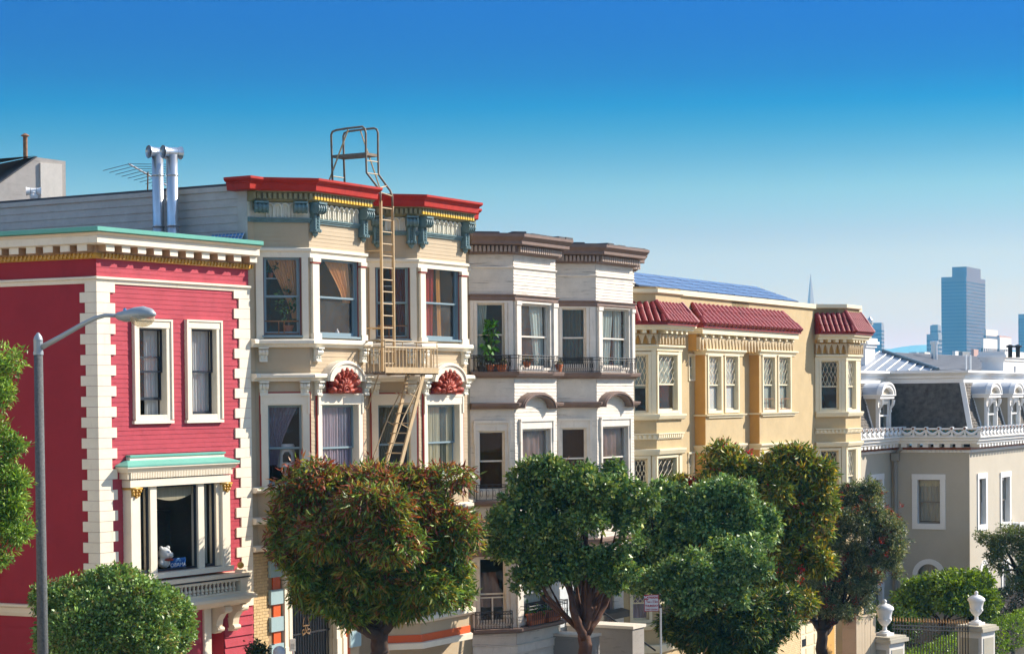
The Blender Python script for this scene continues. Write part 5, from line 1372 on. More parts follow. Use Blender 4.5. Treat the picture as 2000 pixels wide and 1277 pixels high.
for (L_, F_, R_), Zf, ye_, yr_ in ((('L1', 'F1', 'R1'), ZA, 631.5, 594), (('L2', 'F2', 'R2'), ZB, 650.5, 613)):
    ze_, zr_ = Zf(ye_), Zf(yr_); t = math.tan(RAD(22.5))
    for n, cnt in ((L_, 7), (F_, 9)):
        L = yl(n); a = -t * eo * (1 if n == F_ else -1); b = L + t * eo
        if n == L_: a = t * eo
        tile_slope(yf(n), a if n == F_ else -.0, b, eo, ze_, .02, zr_, cnt, (t * eo if n == F_ else 0), t * eo)
    c = yf(F_); ridge(c.pt(-t * eo, eo + .02, ze_ + .05), c.pt(0, .02, zr_ + .08)); ridge(c.pt(yl(F_) + t * eo, eo + .02, ze_ + .05), c.pt(yl(F_), .02, zr_ + .08))
    # cornice below the tiles
    pth = YP[YI[L_]:YI[L_] + 4]
    d = 4
    MB().sweep(pth, [(0, Zf(ye_ + 13)), (.36, Zf(ye_ + 13)), (.38, Zf(ye_ + 9)), (.46, Zf(ye_ + 7)), (.46, Zf(ye_ + 2.5)), (0, Zf(ye_ + 2.5))]).build('cornice', CREAM_Y, ye)
    MB().sweep(pth, [(0, Zf(ye_ + 53)), (.05, Zf(ye_ + 53)), (.06, Zf(ye_ + 47)), (.14, Zf(ye_ + 45)), (.14, Zf(ye_ + 42)), (0, Zf(ye_ + 41))]).build('window_head_belt', CREAM_Y, ye)
    MB().sweep(pth, [(0, Zf(ye_ + 40)), (.02, Zf(ye_ + 40)), (.02, Zf(ye_ + 13)), (0, Zf(ye_ + 13))]).build('frieze', ORANGE_STUCCO, ye)
mL = ZF.S(1375, 640, .66); mR = ZF.S(1565, 648, .66)
zme = ZF.Z(1470, 642.5, .66); zmr = ZF.Z(1447, 607, 0.02)
tile_slope(ZF, mL, mR, .66, zme, .02, zmr, 24, .45, .45)
ridge(ZF.pt(mL, .68, zme + .05), ZF.pt(mL + .45, .02, zmr + .08)); ridge(ZF.pt(mR, .68, zme + .05), ZF.pt(mR - .45, .02, zmr + .08))
MB().box(ZF, mL + .06, mR - .08, -.01, .58, zme - .27, zme - .061).build('cornice', CREAM_Y, ye)
for s in (mL + .02,): MB().box(ZF, s, s + .04, -.01, .60, zme - .2, zme - .062).build('cornice_return', CREAM_Y, ye)
msrc2 = MB().box(LOC, -.07, .07, 0, .30, -.11, 0).build('modillion', CREAM_Y, ye, origin=(0, 0, 0)); first = True
def mods(fr, s0, s1, n, o, z):
    global first
    for k in range(n):
        p = fr.pt(s0 + (s1 - s0) * (k + .5) / n, o, z)
        if first: msrc2.location = p - WL[ye.name]; msrc2.rotation_euler = rotz(fr); first = False
        else: inst(msrc2, p, rotz(fr), ye)
mods(ZF, mL + .1, mR - .1, 13, .22, zme - .272)
zfl = zme - .40; zfh = zme - .83
for Zf, ns, ye_ in ((ZA, ('L1', 'F1'), 631.5), (ZB, ('L2', 'F2'), 650.5)):
    for n in ns: mods(yf(n), 0, yl(n), 4 if n[0] == 'L' else 5, .02, Zf(ye_ + 13.1))
PENDANT = mat('warm_beige_moulding', (.58, .46, .29), .6, .08)
def pendant(w, h):                                          # pointed arch between two hanging drops
    mb = MB(); n = 5
    inn = [(-w / 2 + w * .12 + (w * .38) * i / n, -h * .8 + h * .72 * math.sin(math.pi / 2 * i / n)) for i in range(n + 1)] + [(w * .0 + (w * .38) * i / n, -h * .8 + h * .72 * math.cos(math.pi / 2 * i / n)) for i in range(1, n + 1)]
    ou = [(s, 0) for s, z in inn]
    mb.strip(LOC, inn, ou, 0, .13)
    for s in (-w / 2, w * .38): mb.box(LOC, s, s + w * .12, 0, .14, -h, 0)
    return mb
def arcade(fr, s0, s1, n, o, z, h):
    w = (s1 - s0) / n; src = pendant(w, h).build('arcade_pendant', PENDANT, ye, origin=(0, 0, 0))
    for k in range(n):
        p = fr.pt(s0 + (k + .5) * w, o, z)
        if k == 0: src.location = p - WL[ye.name]; src.rotation_euler = rotz(fr)
        else: inst(src, p, rotz(fr), ye)
for Zf, ns, ye_ in ((ZA, ('L1', 'F1'), 631.5), (ZB, ('L2', 'F2'), 650.5)):
    for n in ns: arcade(yf(n), 0, yl(n), max(5, round(yl(n) / .26)), .02, Zf(ye_ + 21), Zf(ye_ + 21) - Zf(ye_ + 40))
arcade(ZF, mL + .12, mR - .3, 30, max(qA, qB) - .10, zme - .38, .46)
MB().box(ZF, mL + .12, mR - .3, -.01, max(qA, qB) - .09, zme - .86, zme - .275).build('frieze', ORANGE_STUCCO, ye)
# belts on the end bays
def belt(pth, Zf, y0, y1, o, dent=False):
    MB().sweep(pth, [(0, Zf(y0)), (o * .5, Zf(y0)), (o * .7, Zf(y0) + .03), (o, Zf(y1) - .05), (o, Zf(y1)), (0, Zf(y1) + .01)]).build('string_course', CREAM_Y, ye)
pA = YP[YI['L1']:YI['L1'] + 4]; pB = YP[YI['L2']:YI['L2'] + 4]
belt(pA, ZA, 820, 809, .16); belt(pA, ZA, 889, 877, .15); belt(pB, ZB, 813.5, 804, .16); belt(pB, ZB, 872, 863, .15)
belt(pA, ZA, 1229, 1217, .14); belt(pA, ZA, 1275, 1259, .16)
for pth, Zf, y0, y1, ns in ((pA, ZA, 858, 846, ('L1', 'F1')), (pB, ZB, 846, 836, ('L2', 'F2'))):
    MB().sweep(pth, [(0, Zf(y0)), (.03, Zf(y0)), (.03, Zf(y1 + 3)), (.10, Zf(y1 + 2)), (.10, Zf(y1)), (0, Zf(y1))]).build('string_course', CREAM_Y, ye)
    mb = MB()
    for n in ns:
        s = .03
        while s < yl(n) - .05: mb.box(yf(n), s, s + .09, .02, .085, Zf(y0 - 2.5), Zf(y1 + 3)); s += .17
    mb.build('dentils', CREAM_Y, ye, kind='stuff')
# square bays: head mouldings and sills
for n, s0, s1, q, x0, yh0, yh1, yl0, yl1, ysl in (('A', sA0, sA1, qA, 1378, 681.5, 693, 870, 884, 809.5), ('B', sB0, sB1, qB, 1484, 683, 693, 866.5, 878, 806)):
    pth = [ZF.plan(s0, 0), ZF.plan(s0, q), ZF.plan(s1, q), ZF.plan(s1, 0)]
    Zf = lambda y: ZF.Z(x0, y, q)
    for a, b in ((yh1, yh0), (yl1, yl0)):
        MB().sweep(pth, [(0, Zf(a)), (.03, Zf(a)), (.05, Zf(a - 4)), (.13, Zf(b + 3)), (.13, Zf(b)), (0, Zf(b) + .01)]).build('window_head_belt', CREAM_Y, ye)
    MB().sweep(pth, [(0, Zf(ysl + 3.5)), (.10, Zf(ysl + 3.5)), (.13, Zf(ysl + 1)), (.13, Zf(ysl)), (0, Zf(ysl))]).build('sill_belt', CREAM_Y, ye)
    fq = yf(n + 'F'); MB().box(fq, .18, yl(n + 'F') - .1, -.01, .06, Zf(ysl + 7), Zf(ysl + 4)).build('apron_moulding', CREAM_Y, ye)
# windows with wavy lattice upper sashes
LATT = CREAM_Y
GSHADE = cloth_mat('pale_window_shade', '#a9b3a8', .3); BLW = cloth_mat('white_venetian_blind', '#d4d6cf', .3)
for i, (n, r) in enumerate(WIN):
    fr = yf(n)
    small = n == 'f1'
    w = window(ye, fr, r, 0, (.05, .05, .05, .05) if small else (.09, .09, .07, .09), CREAM_Y, CREAM_Y, recess=.07, cd=.035, glass=GLASS_CLEAR if n[0] == 'L' else GLASS, bar=.04, meet=.47 if not small else .5)
    if small: continue
    a, b, z0, z1 = r[0] + .05, r[1] - .05, r[2] + (r[3] - r[2]) * .47 + .03, r[3] - .05
    mb = MB(); W = b - a; k = 4 if W > .5 else 3; o = -.066
    for q in range(k + 1):
        for sg_ in (-1, 1):
            pts = []
            for t in range(17):
                u = t / 16; s = a + W * (q / k) + sg_ * (W / k) * .5 * math.sin(u * math.pi * 2.5 - .6)
                pts.append(fr.pt(min(max(s, a), b), o, z0 + (z1 - z0) * u))
            mb.tube(pts, .0095, 4)
    mb.build('lattice', LATT, w)
    if n in ('AF', 'BF', 'F1', 'F2') and r[3] > -2:
        MB().box(fr, r[0] + .02, r[1] - .02, -.18, -.17, z0 - .05 if n == 'F1' else r[2] + .05, r[3]).build('shade', GSHADE if n in ('F1', 'BF') else BLW, w)
    elif n == 'L1' and z1 > 0: MB().box(fr, r[0], r[1], -.18, -.17, z0 - .12, r[3]).build('shade', GSHADE, w)
    elif n == 'F2': MB().box(fr, r[0] + .02, r[1] - .02, -.18, -.17, r[2], r[3]).build('shade', BLW, w)
    elif r[3] < -6 and n == 'L1': curtain(w, fr, -.25, r[2] + .02, r[2] + .9, const(r[0] + .02), const(r[1] - .02), LAVD, 5)
    if n == 'BF' and z1 > 0:
        mb = MB(); zz = r[2] + .42; mb.box(fr, r[0] + .01, r[1] - .01, -.02, .0, zz, zz + .025); mb.box(fr, r[0] + .01, r[1] - .01, -.02, 0, r[2] + .02, r[2] + .05)
        for q in (.3, .6): mb.box(fr, r[0] + W * q, r[0] + W * q + .02, -.018, -.002, r[2] + .05, zz)
        mb.build('guard_rail', RUST, w)
for n in ('L1', 'F1', 'L2', 'F2'):                          # cream pilaster strips at the bay corners
    fr = yf(n); L = yl(n); Zf = ZA if n[1] == '1' else ZB
    rs = [r for m, r in WIN if m == n]
    for hi, lo in (((684, 809) if n[1] == '1' else (697.5, 804)), ((889, 1020) if n[1] == '1' else (872, 1000))):
        for a, b in ((.015, rs[0][0] - .1), (rs[0][1] + .1, L - .015)):
            if b - a > .03: MB().box(fr, a, b, -.01, .03, Zf(lo), Zf(hi)).build('pilaster', CREAM_Y, ye)
# ground floor: brick facing, garage doors, barred window
gs0, gs1 = zd1 + p_ * .45, 20.6
go = .62
zbk = ZF.Z(1560, 1175, go)
gd = (ZF.S(1563.5, 1240, go), ZF.S(1612, 1240, go), YG - 3, ZF.Z(1590, 1209, go)); bwn = (ZF.S(1489, 1250, go), ZF.S(1514, 1250, go), ZF.Z(1500, 1290, go), ZF.Z(1500, 1227, go)); gd2 = (ZF.S(1641, 1240, go), ZF.S(1662, 1240, go), YG - 3, ZF.Z(1650, 1212, go))
mb = MB(); wall_quads(mb, ZF, gs0, gs1 + .8, YG - 4, zbk, [gd, bwn, gd2], go); mb.slab([ZF.plan(gs0, 0), ZF.plan(gs1 + .8, 0), ZF.plan(gs1 + .8, go), ZF.plan(gs0, go)], zbk - .02, zbk); mb.build('ground_floor_wall', MORTAR, ye)
mb = MB()
z = YG - .4; row = 0
while z < zbk - .07:
    s = gs0 + .01 - (.11 if row % 2 else 0)
    while s < gs1 + .75:
        a, b = max(s, gs0), min(s + .215, gs1 + .8)
        if b - a > .04 and not any(h[0] - .02 < (a + b) / 2 < h[1] + .02 and h[2] - .02 < z + .03 < h[3] + .02 for h in (gd, bwn, gd2)):
            j = random.uniform(0, .004); o1 = go + .010 + j
            mb.add([ZF.pt(a, o1, z), ZF.pt(b, o1, z), ZF.pt(b, o1, z + .066), ZF.pt(a, o1, z + .066), ZF.pt(a, go, z), ZF.pt(b, go, z), ZF.pt(b, go, z + .066), ZF.pt(a, go, z + .066)], ((0, 1, 2, 3), (4, 5, 1, 0), (3, 2, 6, 7), (1, 5, 6, 2), (4, 0, 3, 7)))
        s += .225
    z += .076; row += 1
mb.build('brickwork', mat('pale_yellow_brick', (.70, .52, .30), .75, .18, nscale=7, bump=.4), ye, kind='stuff')
BW = mb
# brick foot under the left bay
GDR = MB().box(ZF, gd[0], gd[1], go - .22, go - .16, YG - 3, gd[3]).build('garage_door', CREAM_Y, ye)
for i in range(5):
    for j in range(3):
        w3 = (gd[1] - gd[0]) / 3; z1 = gd[3] - .1 - i * .5
        MB().box(ZF, gd[0] + j * w3 + .06, gd[0] + (j + 1) * w3 - .06, go - .16, go - .135, z1 - .40, z1).build('door_panel', CREAM_Y, GDR)
MB().box(ZF, gd[0] - .02, gd[0] + .04, go - .2, go + .02, YG - 3, gd[3]).build('door_jamb', CREAM_Y, GDR)
nt = MB().box(ZF, ZF.S(1572.5, 1255, go), ZF.S(1580, 1255, go), go - .134, go - .125, ZF.Z(1575, 1262, go), ZF.Z(1575, 1248, go)).build('door_notice', SASH_DARK, GDR)
MB().box(ZF, gd[1] + .0, ZF.S(1627.5, 1240, go), go - .1, go + .05, YG - 3, gd[3] + .05).build('pier', ORANGE_STUCCO, ye)
MB().box(ZF, gd2[0], gd2[1], go - .25, go - .2, YG - 3, gd2[3]).build('door', CREAM_Y, ye)
mb = MB()
for k in range(7): s = bwn[0] + .06 + (bwn[1] - bwn[0] - .12) * k / 6; mb = MB(); mb.tube([ZF.pt(s, go - .02, bwn[2]), ZF.pt(s, go - .02, bwn[3])], .014, 5); mb.build('window_bar', IRON, ye)
MB().box(ZF, bwn[0], bwn[1], go - .3, go - .25, bwn[2], bwn[3]).build('pane', SASH_BLUE, ye)
mb = MB(); mb.box(ZF, bwn[0] - .05, bwn[1] + .05, go - .2, go + .03, bwn[3], bwn[3] + .09); mb.box(ZF, bwn[1], bwn[1] + .07, go - .2, go + .03, bwn[2], bwn[3] - .002); mb.box(ZF, bwn[0] - .07, bwn[0], go - .2, go + .03, bwn[2], bwn[3] - .002); mb.build('window_frame', BROWN, ye)
# solar panels on the roof behind the parapet
so = -1.0
sR = ZF.S(1562, 590, so)
lo, hi = 1.0, 20.0
for _ in range(50):
    m_ = (lo + hi) / 2; v = ZF.pt(sR, so - m_, ZF.Z(1475.6, 561, so - m_)); X = PCX + FPX * v.dot(_r) / v.dot(_f)
    if X > 1475.6: lo = m_
    else: hi = m_
LpY = lo; zs0 = ZF.Z(1562, 590, so) - .02; zs1 = ZF.Z(1475.6, 561, so - LpY)
PV = mat('solar_glass', (.16, .22, .34), .25, .05, bump=0, spec=.8); PVF = mat('solar_frame', (.03, .03, .035), .4, .05, metal=.5)
sol = thing('solar_array', 'wide blue solar panel array tilted on the yellow apartments roof', 'solar panels', ZF.pt(sR / 2, so - LpY / 2, zs0))
nr, nc = 4, 9; pw = 1.75
src = None
Ls = math.hypot(LpY, zs1 - zs0); ph = Ls / nr; pit = math.atan2(zs1 - zs0, LpY)
eu = (Matrix.Rotation(math.atan2(ZF.d[1], ZF.d[0]), 3, 'Z') @ Matrix.Rotation(pit, 3, 'X')).to_euler()
for c in range(nc):
    for r_ in range(nr):
        s = sR - (c + 1) * pw; f = r_ / nr
        p = ZF.pt(s, so - LpY * f, zs0 + (zs1 - zs0) * f)
        if src is None:
            mb = MB(); e = .045
            mb.hexa([(e, e, .0), (pw - e, e, .0), (pw - e, ph - e, .0), (e, ph - e, .0), (e, e, .04), (pw - e, e, .04), (pw - e, ph - e, .04), (e, ph - e, .04)])
            src = mb.build('solar_panel', PV, sol, origin=(0, 0, 0)); src.location = p - WL[sol.name]; src.rotation_euler = eu
        else: inst(src, p, eu, sol)
mb = MB(); a, b = ZF.pt(sR - nc * pw, so, zs0), ZF.pt(sR, so, zs0); c, d = ZF.pt(sR, so - LpY, zs1), ZF.pt(sR - nc * pw, so - LpY, zs1)
dn = Vector((0, 0, -.05)); mb.hexa([a + dn * 2, b + dn * 2, c + dn * 2, d + dn * 2, a + dn * .2, b + dn * .2, c + dn * .2, d + dn * .2]); mb.build('rack', PVF, sol)
# ================================================================== GREY MANSION WITH MANSARD ROOF
MC = at_depth(1893, 800, 95.0); MC = (MC.x, MC.y)
hM = RAD(28.5)
dB = (math.sin(hM + math.pi / 2), math.cos(hM + math.pi / 2))
lo, hi = .5, 12
for _ in range(50):
    t = (lo + hi) / 2; x = MC[0] - dB[0] * t; y = MC[1] - dB[1] * t
    if PCX + FPX * x / y > 1741.5: lo = t
    else: hi = t
MBL = lo
MI = (MC[0] - dB[0] * MBL, MC[1] - dB[1] * MBL)
FB = Frame(MI, hM + math.pi / 2); FC = Frame(MC, hM)
MA0 = (MI[0] - math.sin(hM) * 9, MI[1] - math.cos(hM) * 9); FA = Frame(MA0, hM)
MCE = FC.plan(16); MP = [MA0, MI, MC, MCE]
man = thing('grey_mansion', 'grey stucco mansion with slate mansard roof, white dormers and festoon balustrade', 'mansion', (*FC.plan(6, -8), GZ - 4.5))
mz = lambda y: at_depth(1893, y, 95).z
MGZ = GZ - 5
mwB = FB.rect(1791.5, 1837, 936, 1023); mwC1 = FC.rect(1911, 1924.5, 934, 1025); mwC2 = FC.rect(1955.5, 1971, 931, 1020); mwA = FA.rect(1703, 1722, 936, 1028)
arB = FB.rect(1792, 1837, 1101, 1180); arC = FC.rect(1914, 1930, 1102, 1180); arC2 = FC.rect(1958, 1972, 1100, 1180); mwA2 = FA.rect(1703, 1722, 1150, 1230)
mb = MB()
zwt = mz(872)
wall_quads(mb, FA, 0, 9, MGZ - 3, zwt, [mwA, mwA2]); wall_quads(mb, FB, 0, MBL, MGZ - 3, zwt, [mwB, arB]); wall_quads(mb, FC, 0, 16, MGZ - 3, zwt, [mwC1, mwC2, arC, arC2])
mb.build('wall', M_STUCCO, man)
mb = MB(); mb.box(FC, .2, 15, -3.2, -3, MGZ, zwt); mb.box(FB, -3, MBL - .1, -2.2, -2, MGZ, zwt); mb.box(FA, 0, 8.9, -3, -2.8, MGZ, zwt)
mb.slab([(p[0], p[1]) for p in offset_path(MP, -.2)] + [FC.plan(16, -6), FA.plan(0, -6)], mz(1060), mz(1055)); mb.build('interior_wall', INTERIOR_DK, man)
MB().sweep(MP, [(0, mz(883.5)), (.05, mz(883.5)), (.05, mz(878.5)), (0, mz(878.5))]).build('frieze_base', M_TRIM, man)
BRZ = mat('copper_red_band', (.22, .07, .03), .45, .12)
MB().sweep(MP, [(0, mz(878.3)), (.07, mz(878.3)), (.09, mz(876)), (.09, mz(873.2)), (0, mz(873.2))]).build('copper_band', BRZ, man)
mb = MB(); md = None
for fr, a, b in ((FA, 0, 9), (FB, 0, MBL), (FC, 0, 16)):
    s = a + .05
    while s < b - .1: mb.box(fr, s, s + .10, .05, .12, mz(883), mz(879)); s += .20
    s = a + .22
    while s < b - .05:
        p = fr.pt(s, 0, mz(873))
        if md is None: md = MB().box(LOC, -.13, .13, 0, .46, 0, mz(866.5) - mz(873)).build('modillion', M_TRIM, man, origin=(0, 0, 0)); md.location = p - WL[man.name]; md.rotation_euler = rotz(fr)
        else: inst(md, p, rotz(fr), man)
        s += .52
mb.build('dentils', M_TRIM, man, kind='stuff')
MB().sweep(MP, [(-.3, mz(866.3)), (.50, mz(866.3)), (.52, mz(862)), (.62, mz(860)), (.62, mz(856)), (.74, mz(853.5)), (.74, mz(851)), (-.3, mz(851))]).build('cornice', M_TRIM, man)
# festoon balustrade
zr0, zr1 = mz(851), mz(835)
bal = MB().sweep(MP, [(.56, zr0), (.66, zr0), (.66, zr0 + .06), (.56, zr0 + .06)]).build('balustrade', M_TRIM, man)
MB().sweep(MP, [(.55, zr1 - .08), (.67, zr1 - .08), (.67, zr1), (.55, zr1)]).build('top_rail', M_TRIM, bal)
TEALP = mat('teal_panel', (.03, .20, .19), .5, .12)
MB().sweep(MP, [(.58, zr0 + .061), (.61, zr0 + .061), (.61, zr1 - .081), (.58, zr1 - .081)]).build('panel', TEALP, bal)
hh = zr1 - zr0
def festoon(w):
    mb = MB(); N_ = 10
    mb.tube([(-w / 2 + w * i / N_, -.10, hh * .80 - hh * .55 * math.sin(math.pi * i / N_)) for i in range(N_ + 1)], [.035 + .05 * math.sin(math.pi * i / N_) for i in range(N_ + 1)], 6)
    return mb
fw = MBL / 6.0
fs_ = festoon(fw).build('festoon', M_TRIM, bal, origin=(0, 0, 0)); pst = None; gsc = None
GOLDP = mat('old_gold_scroll', (.42, .26, .07), .45, .2)
firstf = True
FB2, FA2, FC2 = (Frame(q.plan(0, .60), q.h) for q in (FB, FA, FC))
for fr, a, b in ((FA, 0.0, 9.0 + .5), (FB, -.55, MBL + .6), (FC, -.6, 16)):
    n = max(1, round((b - a) / fw)); w = (b - a) / n
    if fr is FC: n = 18
    for k in range(n):
        s = a + (k + .5) * w; p = fr.pt(s, .60, zr0)
        if firstf: fs_.location = p - WL[bal.name]; fs_.rotation_euler = rotz(fr)
        else: inst(fs_, p, rotz(fr), bal)
        p = fr.pt(s, .615, zr0 + hh * .62)
        if gsc is None:
            m2 = MB(); m2.tube([(.10 * math.cos(t * .6) - .08, -.02, .07 * math.sin(t * .6)) for t in range(9)], .02, 4); m2.tube([(-.10 * math.cos(t * .6) + .08, -.02, .07 * math.sin(t * .6)) for t in range(9)], .02, 4)
            gsc = m2.build('gilt_scroll', GOLDP, bal, origin=(0, 0, 0)); gsc.location = p - WL[bal.name]; gsc.rotation_euler = rotz(fr)
        else: inst(gsc, p, rotz(fr), bal)
        p = fr.pt(a + k * w, .61, zr0)
        if pst is None:
            m2 = MB(); m2.box(LOC, -.045, .045, -.06, .10, 0, hh * .85); m2.tube([(0, .06, hh * .93), (0, -.15, hh * .93)], .095, 10); m2.box(LOC, -.07, .07, -.06, .12, 0, hh * .16)
            pst = m2.build('post', M_TRIM, bal, origin=(0, 0, 0)); pst.location = p - WL[bal.name]; pst.rotation_euler = rotz(fr)
            ros = MB().ball((0, 0, 0), .055, 8).build('rosette', BRZ, bal, origin=(0, 0, 0)); ros.location = fr.pt(a + k * w, .76, zr0 + hh * .93) - WL[bal.name]
        else: inst(pst, p, rotz(fr), bal); inst(ros, fr.pt(a + k * w, .76, zr0 + hh * .93), None, bal)
        firstf = False
# mansard: sloping slate planes course by course
zs0_, zs1_ = mz(838), mz(746); oS0, oS1 = .12, -.42
MB().sweep(MP, [(oS0, zs0_), (oS1, zs1_), (-1.2, zs1_), (-1.2, zs0_)]).build('mansard_roof', SLATE, man)
mb = MB(); rows = 17
for r_ in range(rows):
    za_, zb_ = zs0_ + (zs1_ - zs0_) * r_ / rows, zs0_ + (zs1_ - zs0_) * (r_ + 1) / rows
    oa, ob = oS0 + (oS1 - oS0) * r_ / rows, oS0 + (oS1 - oS0) * (r_ + 1) / rows
    for fr, a, b in ((FA, 4, 9 - oa), (FB, oa * 1, MBL + oa), (FC, -oa, 9)):
        if fr is FB: a = oa
        s = a + (.0 if r_ % 2 else -.13)
        while s < b - .02:
            p, q = max(s, a) + .004, min(s + .26, b) - .004
            if q > p:
                t = .028 + random.uniform(0, .022)
                mb.add([fr.pt(p, oa + t, za_), fr.pt(q, oa + t, za_), fr.pt(q, ob + .006, zb_), fr.pt(p, ob + .006, zb_), fr.pt(p, oa, za_), fr.pt(q, oa, za_)], ((0, 1, 2, 3), (4, 5, 1, 0)))
            s += .26
mb.build('slates', SLATE, man, kind='stuff')
for fr, s in ((FB, MBL),):                                  # white hip board on the mansard corner
    o0 = offset_path(MP, oS0 + .05)[2]; o1 = offset_path(MP, oS1 + .05)[2]
    a = Vector((o0[0], o0[1], zs0_)); b = Vector((o1[0], o1[1], zs1_)); mb = MB()
    dBv, dCv = Vector((*FB.d, 0)), Vector((*FC.d, 0))
    mb.hexa([a - dBv * .20, a + Vector((*FB.n, 0)) * 0 + Vector((*FC.n, 0)) * .03, a + dCv * .16, a - dBv * .1 + dCv * .1, b - dBv * .20, b + Vector((*FC.n, 0)) * .03, b + dCv * .16, b - dBv * .1 + dCv * .1]); mb.build('hip_board', M_TRIM, man)
MB().sweep(MP, [(-1.2, mz(747)), (-.36, mz(747)), (-.36, mz(739)), (-.28, mz(737)), (-.28, mz(733)), (-.18, mz(730)), (-.05, mz(727)), (-.05, mz(722.5)), (-1.2, mz(722.5))]).build('upper_cornice', M_TRIM, man)
# dormers with barrel hoods
DSIDE = mat('dormer_cheek_paint', (.44, .38, .29), .6, .06)
ROOFBLUE = mat('pale_lead_roof', (.46, .50, .56), .4, .12)
def dormer(fr, s, w, lab):
    zb_, zs = zs0_ - .05, mz(777); of = .42; ob = -1.2
    d = MB(); hw = w / 2
    d.box(fr, s - hw, s - hw + .14, of - .12, of, zb_, zs); d.box(fr, s + hw - .14, s + hw, of - .12, of, zb_, zs); d.box(fr, s - hw + .141, s + hw - .141, of - .12, of - .001, zs - .18, zs)
    D = d.build('dormer', M_TRIM, man)
    for q in (-1, 1):
        e = s + q * (hw - .03); f2 = Frame(fr.plan(e, 0), fr.h)
        m2 = MB(); m2.add([fr.pt(e, of - .12, zb_), fr.pt(e, of - .12, zs), fr.pt(e, ob, zs), fr.pt(e, oS0, zb_)], ((0, 1, 2, 3),)); m2.build('cheek', DSIDE, D)
        m2 = MB(); a, b = fr.pt(e, oS0 + .06, zb_), fr.pt(e, oS1 + .06 + .1, zs); m2.tube([a, b], .055, 6); m2.build('cheek_board', M_TRIM, D)
    m2 = MB(); m2.box(fr, s - hw - .16, s + hw + .16, ob, of + .16, zs + .001, zs + .14); m2.box(fr, s - hw - .22, s + hw + .22, ob, of + .22, zs + .141, zs + .20); m2.build('entablature', M_TRIM, D)
    R = hw + .10; N_ = 14; H = .52
    arc = lambda r, h, z: [(s + r * math.cos(math.pi - math.pi * i / N_), z + h * math.sin(math.pi * i / N_)) for i in range(N_ + 1)]
    z0 = zs + .20
    MB().strip(fr, arc(R - .22, H - .20, z0), arc(R, H, z0), of, of + .20).build('arch_moulding', M_TRIM, D)
    MB().strip(fr, arc(R - .05, H - .05, z0), arc(R + .05, H + .05, z0), of - .02, of + .24).build('arch_crown', M_TRIM, D)
    MB().strip(fr, arc(R - .1, H - .1, z0), arc(R + .01, H + .01, z0), ob - .8, of - .03).build('hood_roof', ROOFBLUE, D)
    MB().prism(fr, [(s - R + .2, z0)] + [(s + R - .2, z0)] + arc(R - .2, H - .18, z0)[::-1][1:-1], of - .05, of).build('tympanum', DSIDE, D)
    for q in (-1, 1):
        m2 = MB(); e = s + q * (hw - .07)
        m2.tube([fr.pt(e, of + .18, zs - .05), fr.pt(e, of + .16, zs - .25), fr.pt(e, of + .04, zs - .45), fr.pt(e, of + .05, zs - .62)], [.09, .08, .05, .06], 6); m2.build('scroll_bracket', M_TRIM, D)
        m2 = MB(); m2.box(fr, e - .045, e + .045, of, of + .05, zb_, zs - .6); m2.build('pilaster', M_TRIM, D)
    r = (s - hw + .14, s + hw - .14, zb_ + .12, zs - .18); zm = (r[2] + r[3]) / 2
    m2 = MB(); sash_bars(m2, fr, r[0], r[1], zm - .03, r[3], of - .06, .07); m2.build('sash', M_TRIM, D)
    m2 = MB(); sash_bars(m2, fr, r[0], r[1], r[2] - .1, zm + .03, of - .10, .07); m2.build('sash', M_TRIM, D)
    MB().quad(*[fr.pt(a, of - .12, z) for a, z in ((r[0], r[2]), (r[1], r[2]), (r[1], r[3]), (r[0], r[3]))]).build('pane', GLASS_DUSTY, D)
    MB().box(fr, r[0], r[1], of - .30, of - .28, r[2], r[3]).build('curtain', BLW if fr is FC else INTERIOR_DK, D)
    return D
xs = FA.S(1727, 800, .42); dormer(FA, xs, 1.75, '')
dormer(FC, FC.S(1937, 800, .42), 1.75, ''); dormer(FC, FC.S(1982, 800, .42), 1.75, ''); dormer(FC, FC.S(2026, 800, .42), 1.75, '')
